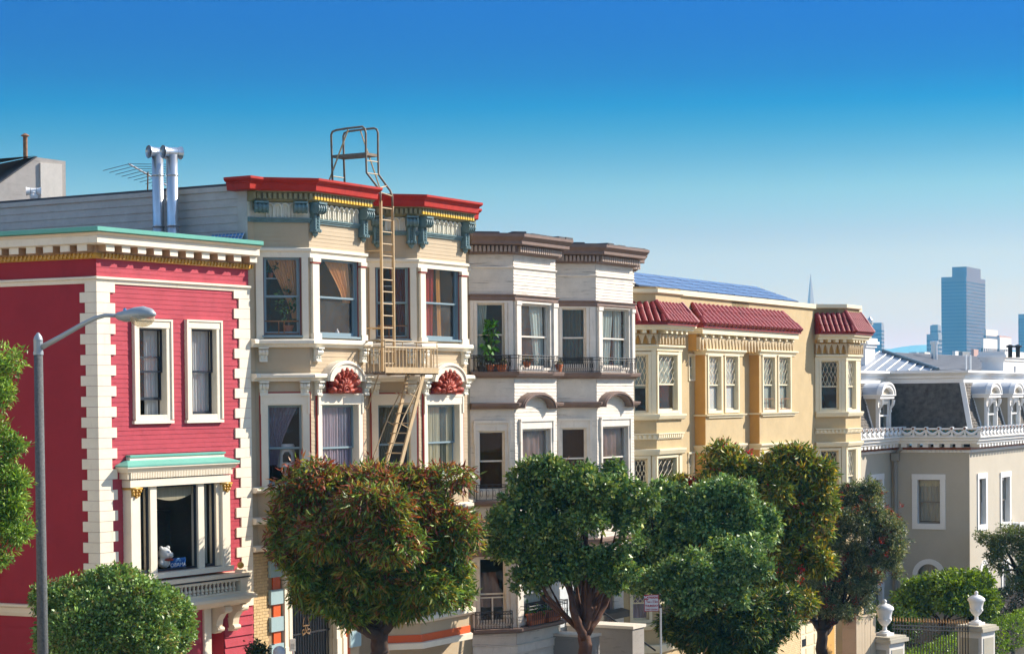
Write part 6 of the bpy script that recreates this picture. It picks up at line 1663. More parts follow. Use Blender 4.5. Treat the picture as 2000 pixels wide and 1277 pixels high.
# windows
SASHM = mat('taupe_sash', (.26, .23, .19), .5, .06); LACE = cloth_mat('white_lace', '#b9b6a6', .4)
for fr, r in ((FB, mwB), (FC, mwC1), (FC, mwC2), (FA, mwA), (FA, mwA2)):
    w = window(man, fr, r, 0, (.24, .24, .24, .24), M_TRIM, SASHM, recess=.16, cd=.05, glass=GLASS, bar=.05, meet=.49)
    curtain(w, fr, -.28, r[2] + .12, r[3] - .2, const(r[0] + .03), const(r[1] - .03), LACE, 6)
    if fr is FB:
        mb = MB(); N_ = 24; top = [(r[0] + (r[1] - r[0]) * i / N_, r[3] - .01) for i in range(N_ + 1)]
        mb.strip(fr, [(s, z - .28 - .06 * abs(math.sin(i * math.pi / 4))) for i, (s, z) in enumerate(top)], top, -.26, -.255); mb.build('valance', CRC, w)
for fr, r in ((FB, arB), (FC, arC), (FC, arC2)):
    c = (r[0] + r[1]) / 2; hw = (r[1] - r[0]) / 2; N_ = 16; z = r[3] - hw
    inn = [(c - hw, r[2])] + [(c + hw * math.cos(math.pi - math.pi * i / N_), z + hw * math.sin(math.pi * i / N_)) for i in range(N_ + 1)] + [(c + hw, r[2])]
    R = hw + .24
    ou = [(c - R, r[2])] + [(c + R * math.cos(math.pi - math.pi * i / N_), z + R * math.sin(math.pi * i / N_)) for i in range(N_ + 1)] + [(c + R, r[2])]
    w = MB().strip(fr, inn, ou, -.20, .05).build('window', M_TRIM, man)
    mb = MB(); R2 = hw * 1.5; ou2 = [(c - hw * 1.02, r[2])] + [(c + hw * 1.02 * max(-1, min(1, 1.5 * math.cos(math.pi - math.pi * i / N_))), min(r[3] + .01, z + hw * 1.5 * math.sin(math.pi * i / N_))) for i in range(N_ + 1)] + [(c + hw * 1.02, r[2])]
    mb.strip(fr, inn, ou2, -.21, -.002); mb.build('spandrel', M_STUCCO, w)
    zm = (r[2] + r[3]) / 2 - .2; mb = MB(); sash_bars(mb, fr, r[0], r[1], r[2] + .02, zm, -.12, .07); mb.build('sash', SASHM, w)
    MB().quad(*[fr.pt(a, -.16, zz) for a, zz in ((r[0], r[2]), (r[1], r[2]), (r[1], r[3]), (r[0], r[3]))]).build('pane', GLASS, w)
    curtain(w, fr, -.26, r[2], r[3], const(r[0]), const(r[1]), LACE, 6)
# downspout with rain head
a = FB.pt(.18, .10, 0); mb = MB(); zz = mz(884)
rp = lambda x, y, z: Vector((x, y, z))
mb.tube([FB.pt(.55, .35, zz + .55), FB.pt(.55, .30, zz + .15), FB.pt(.22, .12, zz - .05)], .09, 8); mb.box(FB, .05, .42, .01, .30, zz - .38, zz - .02); mb.tube([FB.pt(.22, .12, zz - .38), FB.pt(.22, .12, MGZ)], .09, 8)
mb.build('downspout', GREY_STUCCO, man)
acb = FC.S(1986, 1030, .3); mb = MB(); mb.box(FC, acb, acb + .75, .0, .45, FC.Z(1990, 1040, .3), FC.Z(1990, 1020, .3)); AC = mb.build('air_conditioner', M_TRIM, man)
# upper roof: standing seams on the left slope, shingles on the right
K = at_depth(1832, 723, 97.5); hb2 = hM - math.pi / 4
lo, hi = .5, 20
for _ in range(50):
    t = (lo + hi) / 2; x = K.x + math.sin(hb2) * t; y = K.y + math.cos(hb2) * t
    if PCX + FPX * x / y > 1726: lo = t
    else: hi = t
AP = Vector((K.x + math.sin(hb2) * lo, K.y + math.cos(hb2) * lo, 0)); AP.z = at_depth(1726, 687, AP.y).z
dBv = Vector((*FB.d, 0)); dCv = Vector((*FC.d, 0))
K1 = K - dBv * 9; AP1 = AP - dBv * 9; K2 = K + dCv * 24; AP2 = AP + dCv * 24
MB().add([K1, K, AP, AP1, K1 - Vector((0, 0, .3)), K - Vector((0, 0, .3))], ((0, 1, 2, 3), (4, 5, 1, 0))).build('metal_roof', METAL_ROOF, man)
MB().add([K, K2, AP2, AP], ((0, 1, 2, 3),)).build('shingle_roof', mat('pale_shingles', (.30, .31, .34), .8, .25, nscale=4, bump=.4), man)
mb = MB(); Hs = AP - K; 
nrm = (K1 - K).cross(AP - K).normalized(); nrm = nrm if nrm.z > 0 else -nrm
for row in range(14):
    f0, f1 = row / 14, (row + 1) / 14
    for c in range(44):
        s0 = c * .5 + (row % 2) * .25; L0, L1 = K + Hs * f0, K + Hs * f1
        p0, p1 = L0 + dCv * s0 * (1), L0 + dCv * (s0 + .48)
        up_ = (L1 - L0) - dCv * ((L1 - L0).dot(dCv))
        mb.add([p0 + Vector((0, 0, .035)), p1 + Vector((0, 0, .035)), p1 + up_ * 1.0 + Vector((0, 0, .008)), p0 + up_ + Vector((0, 0, .008))], ((0, 1, 2, 3),))
mb.build('shingles', mat('pale_shingle', (.27, .29, .33), .8, .3, nscale=5, bump=.4), man, kind='stuff')
seam = None
up_ = Hs - dBv * Hs.dot(dBv)
run = abs(Hs.dot(dBv))
for k in range(16):
    s = .35 + k * .55
    p0 = K - dBv * s + Vector((0, 0, .03)); f = min(1.0, s / run); p1 = p0 + up_ * f
    mb = MB(); mb.tube([p0, p1], .035, 4); mb.build('seam', M_TRIM, man)
MB().tube([K + Vector((0, 0, .05)), AP + Vector((0, 0, .05))], .09, 6).build('ridge_cap', SASH_BLUE, man)
# chimneys and flues of the mansion
def chimney(x0, x1, y0, y1, d, name='chimney', caps=0):
    fr = Frame(tuple(at_depth(x0, 700, d))[:2], hM); zt0, zb0 = at_depth(x0, y0, d).z, at_depth(x0, y1, d).z
    v = ray(x1, 700); 
    s1 = fr.S(x1, 700); dp = 1.1
    fb = Frame(fr.plan(0, 0), hM)
    mb = MB(); mb.box(fb, 0, s1, -dp, 0, zb0 - 1.5, zt0 - .45); mb.box(fb, -.08, s1 + .08, -dp - .08, .08, zt0 - .45, zt0 - .30); mb.box(fb, -.18, s1 + .18, -dp - .18, .18, zt0 - .30, zt0 - .16); mb.box(fb, -.10, s1 + .10, -dp - .1, .10, zt0 - .16, zt0)
    c = mb.build('chimney', M_TRIM, man)
    for k in range(caps):
        p = fb.pt(s1 * (.35 + .4 * k), -dp * .5, zt0); MB().lathe(p, [(.16, 0), (.16, .28), (.26, .30), (.26, .38), (.05, .46)], 10).build('chimney_pot', IRON, c)
    return c
chimney(1690, 1709, 660, 716, 100.5); 
c2 = chimney(1960, 2010, 686, 732, 101.5, caps=0)
mb = MB(); p = at_depth(1825, 716, 106); mb.lathe(p, [(.17, -.6), (.17, 1.15), (.22, 1.16), (.22, 1.32), (.12, 1.33)], 12); mb.build('flue', GALV, man, smooth=False)
for x, t in ((1973, 'left'), (1988, 'right')):
    p = at_depth(x, 686, 101.2); MB().lathe(p, [(.11, -.3), (.11, .18), (.20, .20), (.20, .27), (.03, .34)], 10).build('chimney_pot', IRON, c2)
p = at_depth(1887, 727, 99); mb = MB(); mb.tube([p, p + Vector((0, 0, .85))], .045, 6); mb.build('vent_pipe', M_TRIM, man)
p = at_depth(1895, 723, 100); mb = MB(); mb.tube([p, p + Vector((0, 0, .75))], .06, 6); mb.build('vent_pipe', M_TRIM, man)
p = at_depth(1982, 727, 98.5); mb = MB(); mb.tube([p, p + Vector((0, 0, .3))], .06, 6); mb.build('vent_pipe', M_TRIM, man)
# ------------------------------------------------------------------ garden front: piers, urns, railing, board fence
_gp = at_depth(1728, 1243, 76.0); GP = Frame((_gp.x, _gp.y), RAD(42))
PIER = mat('pier_paint', (.74, .70, .63), .6, .05); PANEL = mat('pier_panel_stone', (.46, .42, .33), .8, .10)
URN = mat('white_urn', (.80, .79, .77), .6, .05, nscale=5)
GG = -12.2
def pier(x, w, ytop, lab, ulab, yu, sc):
    s = GP.S(x, ytop); z = GP.Z(x, ytop)
    t = thing('gate_pier', lab, 'gate pier', GP.pt(s, 0, GG), 'garden gate piers'); hw = w / 2
    m_ = MB(); m_.box(GP, s - hw, s + hw, -hw, hw, GG, z - .16); m_.build('shaft', PIER, t)
    m_ = MB(); m_.box(GP, s - hw - .12, s + hw + .12, -hw - .12, hw + .12, z - .16, z - .02); m_.box(GP, s - hw - .05, s + hw + .05, -hw - .05, hw + .05, z - .019, z + .06); m_.build('cap', PANEL, t)
    MB().box(GP, s - hw + .14, s + hw - .14, hw, hw + .02, GG + .4, z - .42).build('panel', PANEL, t)
    f2 = Frame(GP.plan(s - hw, 0), GP.h - math.pi / 2); fs2 = Frame(GP.plan(s - hw, -hw), GP.h + math.pi / 2)
    MB().box(fs2, .14, w - .14, 0, .02, GG + .4, z - .42).build('panel', PANEL, t)
    u = thing('stone_urn', ulab, 'urn', GP.pt(s, 0, z + .061), 'garden urns'); c = GP.pt(s, 0, z + .061)
    k = sc
    m_ = MB(); m_.box(GP, s - .26 * k, s + .26 * k, -.26 * k, .26 * k, z + .061, z + .061 + .10 * k)
    m_.lathe(c + Vector((0, 0, .10 * k)), [(.22 * k, 0), (.20 * k, .05 * k), (.09 * k, .10 * k), (.075 * k, .24 * k), (.12 * k, .28 * k)], 16); m_.build('foot', URN, u, smooth=False)
    m_ = MB(); m_.lathe(c + Vector((0, 0, .38 * k)), [(.11 * k, 0), (.21 * k, .10 * k), (.25 * k, .22 * k), (.27 * k, .40 * k), (.31 * k, .56 * k), (.36 * k, .62 * k), (.36 * k, .66 * k)], 18)
    for i in range(6):
        a = i * math.pi / 3; m_.tube([c + Vector((.255 * k * math.cos(a + .15 * t_), .255 * k * math.sin(a + .15 * t_), (.60 + .05 * math.sin(t_ * 1.6)) * k + .02)) for t_ in range(5)], .03 * k, 5)
    m_.build('bowl', URN, u, smooth=True)
    m_ = MB(); m_.lathe(c + Vector((0, 0, 1.04 * k)), [(.36 * k, 0), (.34 * k, .05 * k), (.20 * k, .15 * k), (.08 * k, .19 * k), (.06 * k, .22 * k)], 18); m_.ball(c + Vector((0, 0, 1.31 * k)), .085 * k, 10); m_.build('lid', URN, u, smooth=True)
    return s
sP1 = pier(1728, 1.05, 1243, 'left cream gate pier beside the board fence', 'white stone urn on the left gate pier next to the board fence', 1170, .96)
sP2 = pier(1907, 1.05, 1222, 'right cream gate pier at the hedge end of the railing', 'white stone urn on the right gate pier near the hedge', 1165, .96)
fz = thing('iron_fence', 'black iron garden railing with bronze spear tips between two piers', 'fence', GP.pt((sP1 + sP2) / 2, 0, GG))
zt0 = GP.Z(1815, 1207); 
BRT = mat('bronze_tip', (.40, .22, .08), .45, .15); src = tip = None
n = 27; zf_ = GP.Z(1765, 1208); zfe = GP.Z(1885, 1213); fall = (zfe - zf_) / (GP.S(1885, 1210) - GP.S(1765, 1210)); zfat = lambda s: zf_ + fall * (s - GP.S(1765, 1210))
for k in range(n):
    s = sP1 + .55 + (sP2 - sP1 - 1.1) * (k + .5) / n; p = GP.pt(s, 0, zfat(s) - 2.4)
    if src is None:
        src = MB().box(LOC, -.014, .014, -.014, .014, 0, 2.28).build('bar', IRON, fz, origin=(0, 0, 0)); src.location = p - WL[fz.name]; src.rotation_euler = rotz(GP)
        m_ = MB(); m_.lathe((0, 0, 0), [(.012, 0), (.035, .05), (.004, .20)], 5); tip = m_.build('spear_tip', BRT, fz, origin=(0, 0, 0)); tip.location = p + Vector((0, 0, 2.28)) - WL[fz.name]
    else: inst(src, p, rotz(GP), fz); inst(tip, p + Vector((0, 0, 2.28)), None, fz)
for dz in (.22, .36, 2.2):
    s_a, s_b = sP1 + .5, sP2 - .5; za_, zb_ = zfat(s_a) - dz, zfat(s_b) - dz
    MB().hexa([GP.pt(s_a, .02, za_ - .04), GP.pt(s_b, .02, zb_ - .04), GP.pt(s_b, -.02, zb_ - .04), GP.pt(s_a, -.02, za_ - .04), GP.pt(s_a, .02, za_), GP.pt(s_b, .02, zb_), GP.pt(s_b, -.02, zb_), GP.pt(s_a, -.02, za_)]).build('rail', IRON, fz)
m_ = MB()
for k in range(n): s = sP1 + .55 + (sP2 - sP1 - 1.1) * (k + .5) / n; m_.tube([GP.pt(s + .06 * math.cos(a), 0, zfat(s) - .29 + .05 * math.sin(a)) for a in np.linspace(0, 6.28, 8)], .009, 4, cap=False)
m_.build('ring_frieze', IRON, fz, kind='stuff')
# pale board fence left of the first pier
bf = thing('board_fence', 'tall cream vertical board fence beside the left gate pier', 'fence', GP.pt(sP1 - 1.6, 0, GG))
BFM = mat('cream_fence_boards', (.62, .49, .33), .6, .07)
sa_, sb_ = GP.S(1678, 1230, .1), sP1 - .56; nb = 7
for k in range(nb): MB().box(GP, sa_ + (sb_ - sa_) * k / nb + .006, sa_ + (sb_ - sa_) * (k + 1) / nb - .006, -.08, -.03 + random.uniform(0, .012), GG, GP.Z(1690, 1204)).build('plank', BFM, bf)
MB().box(GP, sa_ - .02, sb_, -.12, -.0, GP.Z(1690, 1204) + .001, GP.Z(1690, 1204) + .07).build('cap_rail', BFM, bf)
RF_ = Frame(GP.plan(sa_, -.05), GP.h + math.pi / 2)
hfr = Frame((GP.plan(sa_, 0)[0] - RF_.d[0] * .62, GP.plan(sa_, 0)[1] - RF_.d[1] * .62), GP.h + math.pi / 2)
nb = 9; zt1 = GP.Z(1680, 1206); 
for k in range(nb): MB().box(hfr, 0, .58, -.06, .0 + random.uniform(0, .01), zt1 - .42 * (k + 1) + .012, zt1 - .42 * k).build('plank', mat('pinkish_boards', (.60, .42, .30), .6, .08) if k == 0 else bpy.data.materials['pinkish_boards'], bf)
# ================================================================== TREES AND SHRUBS
def lobe(x, y, rx, ry, d, dd=0.0, deep=.85):
    k = d / FPX; c = at_depth(x, y, d + dd); return (c, (rx * k, max(rx, ry) * k * deep, ry * k))
def tree(name, label, cat, d, lobes, n, per, spread, ll, lw, pal, wts, trunk, bark, trad, mt=LEAF, seed=1, group=None, out=1.0, shell=.5, wob=.16, tint=None, blossoms=None, deep=.85, droop=0.0, puffs=6, lift=2.5):
    rng = np.random.default_rng(seed)
    L = [lobe(*q[:4], d + (q[4] if len(q) > 4 else 0), rng.uniform(-.5, .5) * q[2] * d / FPX * .6, deep) for q in lobes]
    b = at_depth(*trunk[0][0], d); t = thing(name, label, cat, b, group)
    if puffs:                                              # break every lobe into billows of its own size and place
        L2 = []
        for c, r in L:
            for _ in range(puffs):
                v = rng.normal(size=3); v /= np.linalg.norm(v)
                if v[1] > .35: v[1] *= -1
                k = rng.uniform(.26, .5) if puffs <= 6 else rng.uniform(.17, .42); q = Vector(c) + Vector((v[0] * r[0], v[1] * r[1], v[2] * r[2])) * rng.uniform(.55, .98 if puffs <= 6 else 1.12)
                L2.append((q, tuple(a * k for a in (r[0], (r[0] + r[2]) / 2, r[2]))))
        L2 += [(Vector(c), tuple(a * (.62 if puffs <= 6 else .5) for a in r)) for c, r in L]
        Lall = L2
    else: Lall = L
    P, D, rad, cl = crown_points(rng, Lall, n, per, spread, out, shell, wob, bool(puffs))
    D[:, 2] -= droop
    C = mixcol(rng, np.array(pal) * lift, wts, cl)
    if tint is not None: C = tint(rng, P, rad, cl, C)
    leaves('crown', mt, P, D, ll * rng.uniform(.6, 1.25, len(P)), lw * rng.uniform(.7, 1.2, len(P)), C, t, rng)
    if blossoms:
        m, col, sz = blossoms
        P2, D2, r2, c2 = crown_points(rng, L, m, 14, sz * .55, 1.0, .93, wob)
        leaves('blossoms', LEAF, P2, D2, sz, sz * .35, mixcol(rng, col, [1] * len(col), c2), t, rng, kind='stuff')
    rr_ = np.random.default_rng(seed + 9)
    mb = MB()
    for i, limb in enumerate(trunk):
        pts = [at_depth(x, y, d + (0 if (i == 0 or k == 0) else rr_.uniform(-.4, .4))) for k, (x, y) in enumerate(limb)]
        q = []                                              # finer, slightly crooked path
        for a, c in zip(pts, pts[1:]):
            for s in range(4): q.append(a.lerp(c, s / 4) + Vector(rr_.normal(size=3)) * trad * .10 * (s > 0))
        q.append(pts[-1]); m = len(q)
        r0, r1 = (trad, trad * .72) if i == 0 else (trad * .62, trad * .14)
        mb.tube(q, [r0 + (r1 - r0) * j / (m - 1) for j in range(m)], 9)
    mb.build('trunk', bark, t, smooth=True)
    # twigs reaching through the crown
    mb = MB(); top = at_depth(*trunk[0][-1], d)
    for c, r in L:
        e = Vector(c) + Vector(rr_.normal(size=3)) * r[0] * .15; m_ = top.lerp(e, .5) + Vector((0, 0, -.12 * (e - top).length))
        mb.tube([top, m_, e], [trad * .30, trad * .18, trad * .05], 5)
        for k in range(4):
            f = e + Vector(rr_.normal(size=3)) * r[0] * .36; mb.tube([e, f], [trad * .07, .008], 4)
    mb.build('branches', bark, t, smooth=True)
    return t
def red_tips(lo, hi, red):
    def f(rng, P, rad, cl, C):
        h = np.clip((P[:, 2] - lo) / (hi - lo), 0, 1); m = cl.max() + 1
        pr = (h * .68)[np.unique(cl, return_index=True)[1]]
        on = (rng.random(m) < pr)[cl] & (rad > .72) & (rng.random(len(P)) < .8)
        R = np.array(red)[rng.choice(len(red), len(P))] * (1 + rng.normal(size=(len(P), 1)) * .2)
        return np.where(on[:, None], np.clip(R, .002, 1), C)
    return f
zz = lambda y, d: at_depth(900, y, d).z
# clipped round tree beside the lamp post
tree('clipped_tree', 'round clipped green tree in front of the red house by the lamp post', 'tree', 42.3,
     [(232, 1255, 163, 128), (138, 1225, 72, 88), (334, 1225, 72, 90), (232, 1190, 120, 70), (165, 1175, 70, 52), (306, 1178, 72, 52)], 15500, 6, .045, .092, .052,
     [(.055, .10, .022), (.085, .14, .035), (.12, .17, .05), (.11, .10, .03)], [3, 4, 2, 1], [[(232, 1560), (232, 1300)]], BARK, .16, mt=LEAF_GLOSSY, seed=2, shell=.72, wob=.05)
# copper red tree
tree('red_leaved_tree', 'large round tree with copper red and olive leaves before the tan house', 'tree', 49.3,
     [(725, 1010, 172, 102), (605, 1005, 76, 86), (825, 1005, 90, 90), (650, 955, 95, 58), (775, 953, 115, 56), (600, 1080, 76, 80), (700, 1105, 110, 88), (815, 1095, 105, 88), (870, 1040, 54, 88), (570, 1045, 44, 72), (690, 1165, 60, 50), (850, 1145, 68, 58), (775, 1185, 46, 42), (895, 1110, 28, 56), (620, 1145, 50, 46)],
     12500, 7, .07, .21, .050, [(.034, .070, .014), (.070, .110, .018), (.12, .130, .020), (.15, .105, .020), (.12, .050, .018)], [4, 5, 2.5, 1.5, .8],
     [[(733, 1420), (737, 1290), (744, 1228)], [(742, 1240), (705, 1225), (655, 1200), (610, 1120)], [(744, 1232), (765, 1170), (812, 1130), (850, 1060)], [(744, 1232), (735, 1160), (700, 1080)], [(744, 1235), (790, 1180), (870, 1120)]],
     BARK, .27, seed=3, out=1.0, shell=.50, tint=red_tips(zz(1130, 49.3), zz(905, 49.3), [(.34, .085, .035), (.26, .055, .030), (.36, .15, .045), (.18, .05, .03)]), droop=.45)
# dark green tree before the white house
tree('street_tree', 'glossy dark green forked tree in front of the white boarded house', 'tree', 57.0,
     [(1100, 1000, 118, 66), (1010, 1005, 62, 66), (1075, 945, 66, 42), (1175, 958, 78, 48), (1220, 1000, 48, 55), (1035, 1075, 62, 58), (1110, 1090, 74, 52), (1195, 1090, 62, 46), (985, 1040, 42, 45), (1060, 915, 32, 20), (1130, 925, 40, 26), (1195, 915, 26, 16), (1060, 1120, 50, 42)],
     8200, 7, .06, .135, .082, [(.030, .062, .016), (.055, .092, .022), (.095, .13, .030), (.14, .15, .04)], [4, 4, 2, 1],
     [[(1146, 1420), (1143, 1290), (1140, 1238)], [(1140, 1245), (1122, 1200), (1112, 1150), (1060, 1080)], [(1140, 1245), (1152, 1190), (1150, 1140), (1140, 1040), (1120, 980)], [(1145, 1235), (1180, 1180), (1200, 1120), (1215, 1030)], [(1150, 1190), (1175, 1150), (1190, 1090)]],
     mat('red_brown_bark', (.13, .06, .035), .9, .35, nscale=4, bump=1.0, bscale=14, grain=(1, 1, .25)), .24, mt=LEAF_GLOSSY, seed=4, shell=.45, wob=.2, puffs=10, lift=2.75)
# blue green tree
tree('street_tree', 'blue green leafy tree behind the parking sign', 'tree', 62.5,
     [(1330, 1000, 80, 50), (1430, 1000, 70, 48), (1270, 1060, 58, 64), (1365, 1075, 88, 60), (1470, 1040, 46, 44), (1310, 1125, 70, 48, -3.2), (1395, 1125, 60, 44, -3.4), (1455, 1110, 44, 46, -3.2), (1340, 1165, 40, 26, -3.2), (1430, 1155, 36, 26, -3.4), (1290, 968, 44, 30), (1385, 955, 50, 26), (1445, 958, 40, 24), (1240, 1110, 44, 44), (1500, 1010, 22, 26), (1420, 1090, 50, 36, -2), (1260, 990, 30, 34)],
     7800, 7, .065, .14, .084, [(.036, .072, .020), (.062, .105, .032), (.12, .16, .058), (.13, .15, .030)], [4, 4, 2, 1],
     [[(1350, 1430), (1350, 1300), (1352, 1190)], [(1352, 1200), (1300, 1130), (1270, 1010), (1262, 960)], [(1352, 1200), (1390, 1120), (1430, 1040)], [(1285, 1080), (1272, 1000), (1250, 965)]], BARK_DK, .22, mt=LEAF_GLOSSY, seed=5, shell=.45, wob=.2, puffs=10, lift=2.75)
# tall yellow green flowering tree
tree('flowering_tree', 'tall olive and gold tree with scarlet blossoms before the yellow apartments', 'tree', 68.5,
     [(1428, 908, 46, 34), (1390, 950, 66, 44), (1545, 925, 58, 46), (1500, 965, 72, 56), (1582, 978, 44, 50), (1545, 1035, 66, 66), (1490, 1100, 72, 66), (1570, 1085, 46, 60), (1510, 1165, 58, 52), (1410, 880, 26, 14), (1530, 890, 26, 16), (1340, 970, 50, 26), (1590, 1020, 30, 30)],
     10500, 7, .085, .235, .066, [(.045, .075, .014), (.085, .11, .016), (.16, .15, .016), (.20, .14, .015), (.13, .07, .018)], [5, 4, 2.5, 1.5, 1],
     [[(1478, 1440), (1472, 1300), (1470, 1215)], [(1470, 1220), (1410, 1120), (1400, 1000), (1425, 910)], [(1470, 1220), (1490, 1120), (1540, 1000), (1545, 930)]], BARK, .25, seed=6, shell=.45, wob=.22, puffs=9,
     blossoms=(130, [(.50, .02, .015), (.40, .015, .02)], .15), droop=.25)
tree('weeping_tree', 'dark weeping willow leaved tree low between the parking sign and the brick wall', 'tree', 61.0,
     [(1375, 1195, 70, 56), (1440, 1205, 74, 56), (1400, 1250, 66, 44), (1478, 1245, 54, 36), (1330, 1205, 36, 46), (1500, 1180, 46, 46), (1350, 1240, 40, 36), (1530, 1215, 26, 24)],
     5200, 7, .08, .22, .052, [(.022, .045, .014), (.04, .07, .018), (.075, .10, .02), (.13, .13, .022), (.14, .075, .02)], [4, 4, 2, 1.2, .6],
     [[(1440, 1440), (1438, 1310), (1436, 1240)], [(1436, 1245), (1400, 1200), (1370, 1170)], [(1436, 1245), (1470, 1200), (1500, 1170)]], mat('red_bark', (.12, .045, .03), .9, .3, nscale=4, bump=1.0, bscale=14), .22, seed=26, shell=.4, wob=.2, droop=.6)
# dark bottlebrush
tree('bottlebrush_tree', 'dark green tree dotted with small red flowers and forked black trunk', 'tree', 75.5,
     [(1645, 1000, 66, 62), (1712, 1008, 44, 54), (1615, 1065, 52, 70), (1700, 1075, 56, 58), (1600, 1145, 42, 50), (1660, 1125, 58, 52), (1640, 1185, 48, 30), (1735, 1045, 26, 40), (1690, 970, 34, 22), (1660, 960, 24, 20), (1745, 1090, 20, 30), (1690, 1150, 22, 36), (1560, 1160, 26, 26)],
     9500, 7, .06, .13, .042, [(.030, .048, .022), (.055, .068, .030), (.095, .10, .048), (.13, .11, .05)], [4, 4, 2, .7],
     [[(1606, 1430), (1607, 1300), (1606, 1228)], [(1606, 1238), (1585, 1205), (1562, 1178), (1560, 1140)], [(1606, 1240), (1632, 1212), (1645, 1180), (1660, 1100)], [(1606, 1230), (1612, 1150), (1630, 1060)]], BARK_DK, .27, seed=7, shell=.45, wob=.2, puffs=10, lift=3.0,
     blossoms=(190, [(.34, .035, .018), (.24, .03, .015)], .11))
# lime green garden tree, dark tree at the edge
tree('garden_tree', 'bright lime green spreading garden tree behind the iron railing', 'tree', 91.5,
     [(1850, 1162, 94, 44), (1800, 1168, 54, 38), (1900, 1155, 50, 42), (1862, 1132, 56, 22), (1790, 1142, 34, 24), (1930, 1170, 24, 30), (1775, 1180, 30, 26)],
     4200, 7, .09, .19, .10, [(.085, .15, .010), (.13, .21, .012), (.18, .25, .018), (.06, .11, .012)], [3, 4, 2, 2],
     [[(1842, 1300), (1838, 1255), (1842, 1215)], [(1842, 1225), (1815, 1190), (1790, 1165)], [(1842, 1220), (1870, 1190), (1900, 1160)], [(1842, 1220), (1850, 1170)]], BARK, .12, seed=8, shell=.4, wob=.2, lift=1.35)
tree('garden_tree', 'dark olive tree with a leaning trunk at the edge of the mansion garden', 'tree', 93.5,
     [(1958, 1066, 44, 32), (2005, 1075, 42, 44), (1933, 1055, 24, 22), (1990, 1125, 30, 24), (1945, 1100, 24, 20), (2040, 1060, 50, 50)],
     2600, 7, .075, .13, .055, [(.045, .065, .02), (.07, .085, .025), (.10, .11, .035)], [3, 3, 1],
     [[(2030, 1300), (2022, 1200), (2005, 1150), (1988, 1112)], [(2005, 1150), (2000, 1100), (2010, 1060)], [(1988, 1112), (1965, 1075)]], BARK_DK, .20, seed=9, shell=.4, wob=.22)
# feathery tree at the left edge
tree('feathery_tree', 'bright green feathery tree reaching in beside the lamp post', 'tree', 36.0,
     [(0, 715, 34, 62), (-12, 845, 50, 60), (18, 925, 38, 34), (-5, 1005, 58, 52), (34, 985, 28, 40), (4, 1085, 18, 22), (-80, 900, 90, 260), (12, 770, 26, 24), (28, 870, 22, 18), (40, 1030, 22, 20)],
     5200, 7, .05, .105, .030, [(.05, .10, .016), (.09, .15, .022), (.14, .19, .035)], [3, 4, 2],
     [[(-120, 1600), (-110, 1250), (-100, 1000)], [(-100, 1100), (-40, 1000), (20, 990)], [(-100, 1000), (-40, 860), (10, 830)], [(-100, 950), (-30, 760), (0, 700)]], BARK, .20, seed=10, shell=.25, wob=.3)
def hedge(name, label, cat, fr, s0, s1, o0, o1, z0, z1, n, ll, lw, pal, seed=1):
    rng = np.random.default_rng(seed); t = thing(name, label, cat, fr.pt((s0 + s1) / 2, (o0 + o1) / 2, z0))
    S = rng.uniform(s0, s1, n); O = rng.uniform(o0, o1, n); Zz = rng.uniform(z0, z1, n); k = rng.random(n)
    O = np.where(k < .45, o1, O); Zz = np.where((k >= .45) & (k < .85), z1, Zz); S = np.where(k >= .93, s0, S)
    d = np.array(fr.d); nn = np.array(fr.n)
    p = np.stack([fr.P[0] + d[0] * S + nn[0] * O, fr.P[1] + d[1] * S + nn[1] * O, Zz + .05 * np.sin(S * 3) * np.sin(O * 4)], 1) + rng.normal(size=(n, 3)) * .04
    dr = np.zeros((n, 3)); dr[k < .45] = (*nn, .2); dr[(k >= .45)] = (0, 0, 1)
    per = 5; P = np.repeat(p, per, 0) + rng.normal(size=(n * per, 3)) * .05; D = np.repeat(dr, per, 0) + rng.normal(size=(n * per, 3)) * .6
    leaves('foliage', LEAF, P, D, ll, lw, mixcol(rng, pal, [1] * len(pal), np.repeat(np.arange(n), per)), t, rng, kind='stuff')
    MB().box(fr, s0 + .12, s1 - .12, o0 + .1, o1 - .12, z0 - .4, z1 - .12).build('stems', BARK_DK, t)
    return t
HQ = Frame(ZF.plan(0, 4.0), ZF.h)
hz = HQ.Z(1850, 1254)
LIME = [(.16, .29, .018), (.24, .38, .024), (.11, .20, .016)]
hedge('clipped_hedge', 'low clipped lime green hedge behind the iron railing', 'hedge', HQ, HQ.S(1757, 1262), HQ.S(1888, 1262), -.5, .5, hz - 1.3, hz, 1500, .09, .055, LIME, 3)
hedge('clipped_hedge', 'low clipped lime green hedge right of the right gate pier', 'hedge', HQ, HQ.S(1927, 1262), HQ.S(2040, 1262), -.5, .5, hz - 1.3, hz + .02, 1400, .09, .055, LIME, 4)
HR = Frame(ZF.plan(0, 2.95), ZF.h)
hedge('tall_hedge', 'tall dark green hedge wall right of the lime tree', 'hedge', HR, HR.S(1903, 1200), HR.S(2060, 1200), -.45, .45, hz - 1.6, HR.Z(1950, 1160), 2600, .11, .05, [(.006, .014, .006), (.009, .018, .007), (.013, .022, .008)], 5)
rng = np.random.default_rng(12)
